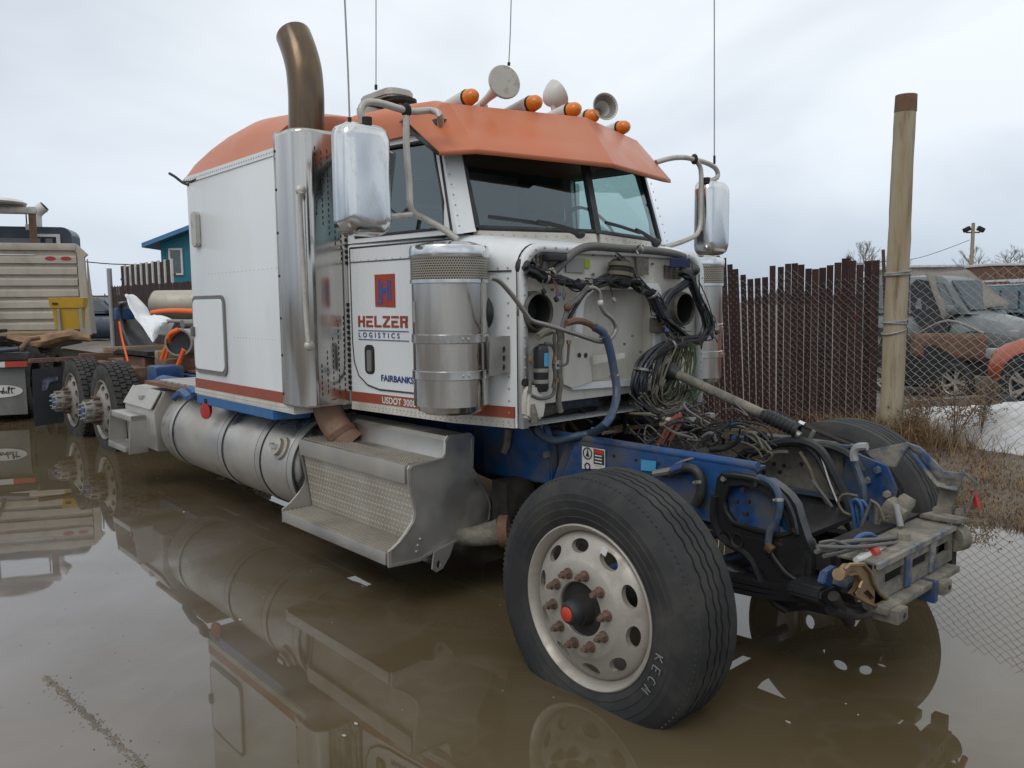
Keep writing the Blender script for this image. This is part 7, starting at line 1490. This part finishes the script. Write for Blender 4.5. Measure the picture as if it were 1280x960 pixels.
def disc_rim():
    t = MB(); t.lathe([(.326, .012), (.333, .002), (.333, -.006), (.327, -.009), (.319, -.003), (.309, .010), (.300, .030), (.296, .075), (.280, .10), (.278, .20), (.312, .262), (.326, .272)], seg=72)
    b = MB(); b.lathe([(.302, .052), (.296, .032), (.285, .018), (.268, .006), (.245, -.006), (.215, -.017), (.198, -.028), (.188, -.034), (.135, -.036), (.112, -.036), (.108, -.03), (.108, .0), (.135, -.012), (.19, -.010), (.215, .006), (.27, .03), (.29, .056)], seg=96, closed=True)
    k = MB()
    for q in range(10):
        a = (q + .5) * 2 * PI / 10 + .12; c_ = Vector((math.cos(a) * .247, 0, math.sin(a) * .247)); r_ = Vector((math.cos(a), 0, math.sin(a))); n_ = Vector((-math.sin(a), 0, math.cos(a)))
        k.prism([c_ + r_ * (.0265 * math.cos(e)) + n_ * (.046 * math.sin(e)) + Vector((0, -.1, 0)) for e in np.linspace(0, 2 * PI, 25)[:-1]], (0, .25, 0))
    def tmp(mb):
        bmesh.ops.recalc_face_normals(mb.bm, faces=mb.bm.faces[:]); me = bpy.data.meshes.new('t'); mb.bm.to_mesh(me); mb.bm.free(); o = bpy.data.objects.new('t', me); COL.objects.link(o); return o
    ob, ok = tmp(b), tmp(k); m = ob.modifiers.new('b', 'BOOLEAN'); m.operation = 'DIFFERENCE'; m.object = ok; m.solver = 'EXACT'
    bpy.context.view_layer.update(); me = bpy.data.meshes.new_from_object(ob.evaluated_get(bpy.context.evaluated_depsgraph_get()))
    t.bm.from_mesh(me); 
    for o in (ob, ok): bpy.data.objects.remove(o)
    return t
rim_me = disc_rim().build('wheel', alu_wheel, truck, loc=(0, 0, 0), sharp=32); proto_rim = rim_me
def child(mb, name, mat, parent, sharp=38): return mb.build(name, mat, parent, loc=(0, 0, 0), sharp=sharp)
proto_rim.location = (3.5 + 0, -1.153, .373)
steer_me = child(steer_tyre(), 'tyre', rubber, proto_rim, 25)
nuts = []
for q in range(10):
    a = q * 2 * PI / 10 + .12; c_ = (math.cos(a) * .1455, -.036, math.sin(a) * .1455)
    g = MB(); g.tube([(c_[0], -.034, c_[2]), (c_[0], -.042, c_[2])], .0225, 12); g.tube([(c_[0], -.042, c_[2]), (c_[0], -.068, c_[2])], .0185, 6); g.tube([(c_[0], -.068, c_[2]), (c_[0], -.088, c_[2])], .0105, 8)
    nuts.append(child(g, 'wheel_nut', rust_nut, proto_rim))
child(MB().lathe([(.107, -.02), (.095, -.018), (.07, -.022), (.062, -.04), (.058, -.06), (0, -.06)], seg=28), 'hub', dark, proto_rim)
child(MB().lathe([(.052, -.055), (.05, -.075), (.046, -.095), (.036, -.108), (0, -.110)], seg=24), 'hub_cap', black_plastic, proto_rim)
child(MB().lathe([(.029, -.105), (.029, -.113), (.024, -.117), (0, -.1175)], seg=20), 'hub_plug', label_red, proto_rim)
child(MB().prism([(math.cos(1.12 + a) * (.262 + b_), -.012, math.sin(1.12 + a) * (.262 + b_)) for a, b_ in ((0, 0), (.10, .0), (.10, .03), (0, .03))], (0, -.004, 0)), 'rim_sticker', label_white, proto_rim)
g = MB()
for k in range(130):
    a = k / 130 * 2 * PI; g.box((math.cos(a) * .5115, .0148, math.sin(a) * .5115), (.010, .004, .007), Matrix.Rotation(-a, 3, 'Y'))
child(g, 'shoulder_slots', rubber_dusty, proto_rim)['kind'] = 'stuff'
# chalk marks on the sidewall, written with the tyre
ck = MB()
def chalk(strokes, ang, rad, size):
    er = Vector((math.cos(ang), 0, math.sin(ang))); et = Vector((math.sin(ang), 0, -math.cos(ang)))
    for st in strokes:
        ck.tube([er * (rad + b_ * size) + et * (a * size) + Vector((0, -.0265, 0)) for a, b_ in st], .0026, 5)
Ks = [[(0, 0), (0, 1)], [(.6, 1), (.05, .5)], [(.05, .5), (.65, 0)]]; Es = [[(0, 0), (0, 1)], [(0, 1), (.6, 1)], [(0, .5), (.5, .5)], [(0, 0), (.6, 0)]]; Cs = [[(.6, .9), (.3, 1), (.05, .7), (.05, .3), (.3, 0), (.6, .1)]]; Ms = [[(0, 0), (.15, 1), (.35, .3), (.6, 1), (.7, 0)]]
for i, st in enumerate((Ks, Es, Cs, Ms)): chalk(st, -.17 - i * .128, .372, .034)
child(ck, 'chalk_marks', M('chalk', (.17, .17, .165), .9), proto_rim)['kind'] = 'stuff'
pair = copy_tree(proto_rim, truck); pair.location = (3.5, 1.153, .373); pair.rotation_euler = (0, 0.3, PI)
for ch in list(pair.children):
    if ch.name.startswith('chalk'): bpy.data.objects.remove(ch)
# rear wheels: outer duals taken off, hubs bare
hubm = MB(); hubm.lathe([(.10, .0), (.16, -.015), (.165, -.035), (.118, -.045), (.114, -.10), (.125, -.105), (.125, -.13), (.112, -.14), (.106, -.19), (.10, -.20), (0, -.20)], seg=30)
for q in range(10):
    a = q * 2 * PI / 10; hubm.bar((math.cos(a) * .12, -.06, math.sin(a) * .12), (math.cos(a) * .118, -.19, math.sin(a) * .118), .02, .02, (math.cos(a), 0, math.sin(a)))
studs = MB()
for q in range(8):
    a = q * 2 * PI / 8; studs.tube([(math.cos(a) * .085, -.195, math.sin(a) * .085), (math.cos(a) * .085, -.235, math.sin(a) * .085)], .011, 6, radii=[.014, .007])
bigs = MB()
for q in range(10):
    a = q * 2 * PI / 10 + .3; bigs.tube([(math.cos(a) * .147, -.03, math.sin(a) * .147), (math.cos(a) * .147, -.10, math.sin(a) * .147)], .018, 6)
first = None
for x in (-7.594, -8.914):
    for s in (-1, 1):
        if first is None:
            r_ = bpy.data.objects.new('wheel', proto_rim.data); COL.objects.link(r_); r_.parent = truck; r_.material_slots[0].link = 'OBJECT'; r_.material_slots[0].material = alu_wheel_grimy
            o = link('tyre', tyre_me, None, r_, loc=(0, .14, 0)); o.name = 'tyre'
            child(hubm, 'hub', alu_wheel_grimy, r_); child(studs, 'hub_stud', galv, r_)['kind'] = 'stuff'; child(bigs, 'wheel_nut', rust_nut, r_)['kind'] = 'stuff'; child(MB().lathe([(0, -.212), (.06, -.212), (.07, -.206), (.07, -.195)], seg=16), 'hub_face', cable_blue, r_); first = r_
        else: r_ = copy_tree(first, truck)
        r_.location = (x + 3.5, s * .895, .4327); r_.rotation_euler = (0, .7 * x, 0 if s < 0 else PI)
    tp(MB().cyl((x, -.8, .433), (x, .8, .433), .10, 12), 'drive_axle', dark); tp(MB().ball((x, 0, .45), .25, (1, 1, 1), 14), 'differential', dark)
    for s in (-1, 1): tp(MB().bx((x - .25, s * .45, .62), (x + .25, s * .62, .90), .02), 'suspension_bracket', rust)
tp(MB().bx((-9.64, -.62, .86), (-9.56, .62, .97), .01), 'rear_crossmember', rust); tp(MB().bx((-9.66, -1.2, .88), (-9.58, -.44, .93)), 'flap_hanger', rust)
mf = tp(MB().prism([(-9.62,-1.173,0.791),(-9.62,-0.824,0.812),(-9.62,-0.848,0.074),(-9.62,-1.191,0.058)], (.012, 0, 0)), 'mud_flap', M('dark_flap', (.022, .024, .03), .6, dirt=(.07, .065, .06), dscale=4, damt=.7))
tp(MB().prism([Vector(p) + Vector((.014, 0, 0)) for p in [(-9.61,-1.083,0.517),(-9.61,-1.067,0.64),(-9.61,-1,0.688),(-9.61,-0.89,0.68),(-9.61,-0.893,0.628),(-9.61,-0.986,0.614),(-9.61,-1.029,0.513)]], (.002, 0, 0)), 'blue_smear', mud_blue, mf)
for y in (-.9, -.6): tp(MB().nut((-9.55, y, .90), (1, 0, 0), .022, .02), 'flap_bolt', rust)
tp(MB().bx((-9.5, -.30, .875), (-4.2, -.06, .90)), 'deck_plate', rust); tp(MB().bx((-9.5, .06, .875), (-4.2, .30, .90)), 'deck_plate', dark)
tp(MB().prism([(-8.7, -.45, .98), (-8.3, -.5, 1.02), (-7.4, -.45, 1.02), (-7.4, .45, 1.02), (-8.3, .5, 1.02), (-8.7, .45, .98), (-8.2, .1, .99), (-8.2, -.1, .99)], (0, 0, .05)), 'fifth_wheel', dark)
for y in (-.36, .36): tp(MB().bx((-8.4, y - .06, .875), (-7.6, y + .06, .99)), 'fifth_wheel_foot', rust)
tp(MB().bx((-6.95, -.52, .88), (-6.6, .5, 1.02), .01), 'rusty_crossbeam', rust); tp(MB().bx((-6.5, -.75, .80), (-6.2, -.47, .98), .03), 'blue_air_tank', blue); tp(MB().cyl((-5.9, -.78, .80), (-5.2, -.78, .80), .12, 14), 'blue_air_tank', blue)
tp(MB().bx((-7.0, -.50, 1.02), (-6.9, .5, 1.10), .01), 'load_timber', wood_plank); tp(MB().bx((-8.6, -.6, 1.03), (-8.52, .6, 1.09), .01), 'load_timber', wood_plank)
for k in range(5): hz_('air_line', rn.choice([hose, hose_grey, cable_blue]), .014, [(-4.0, -.3 + .1 * k, 1.2), (-4.3, -.35 + .12 * k, 1.0), (-4.8, -.3 + .1 * k, .95), (-5.5, -.2 + .1 * k, .93)], None, 6)
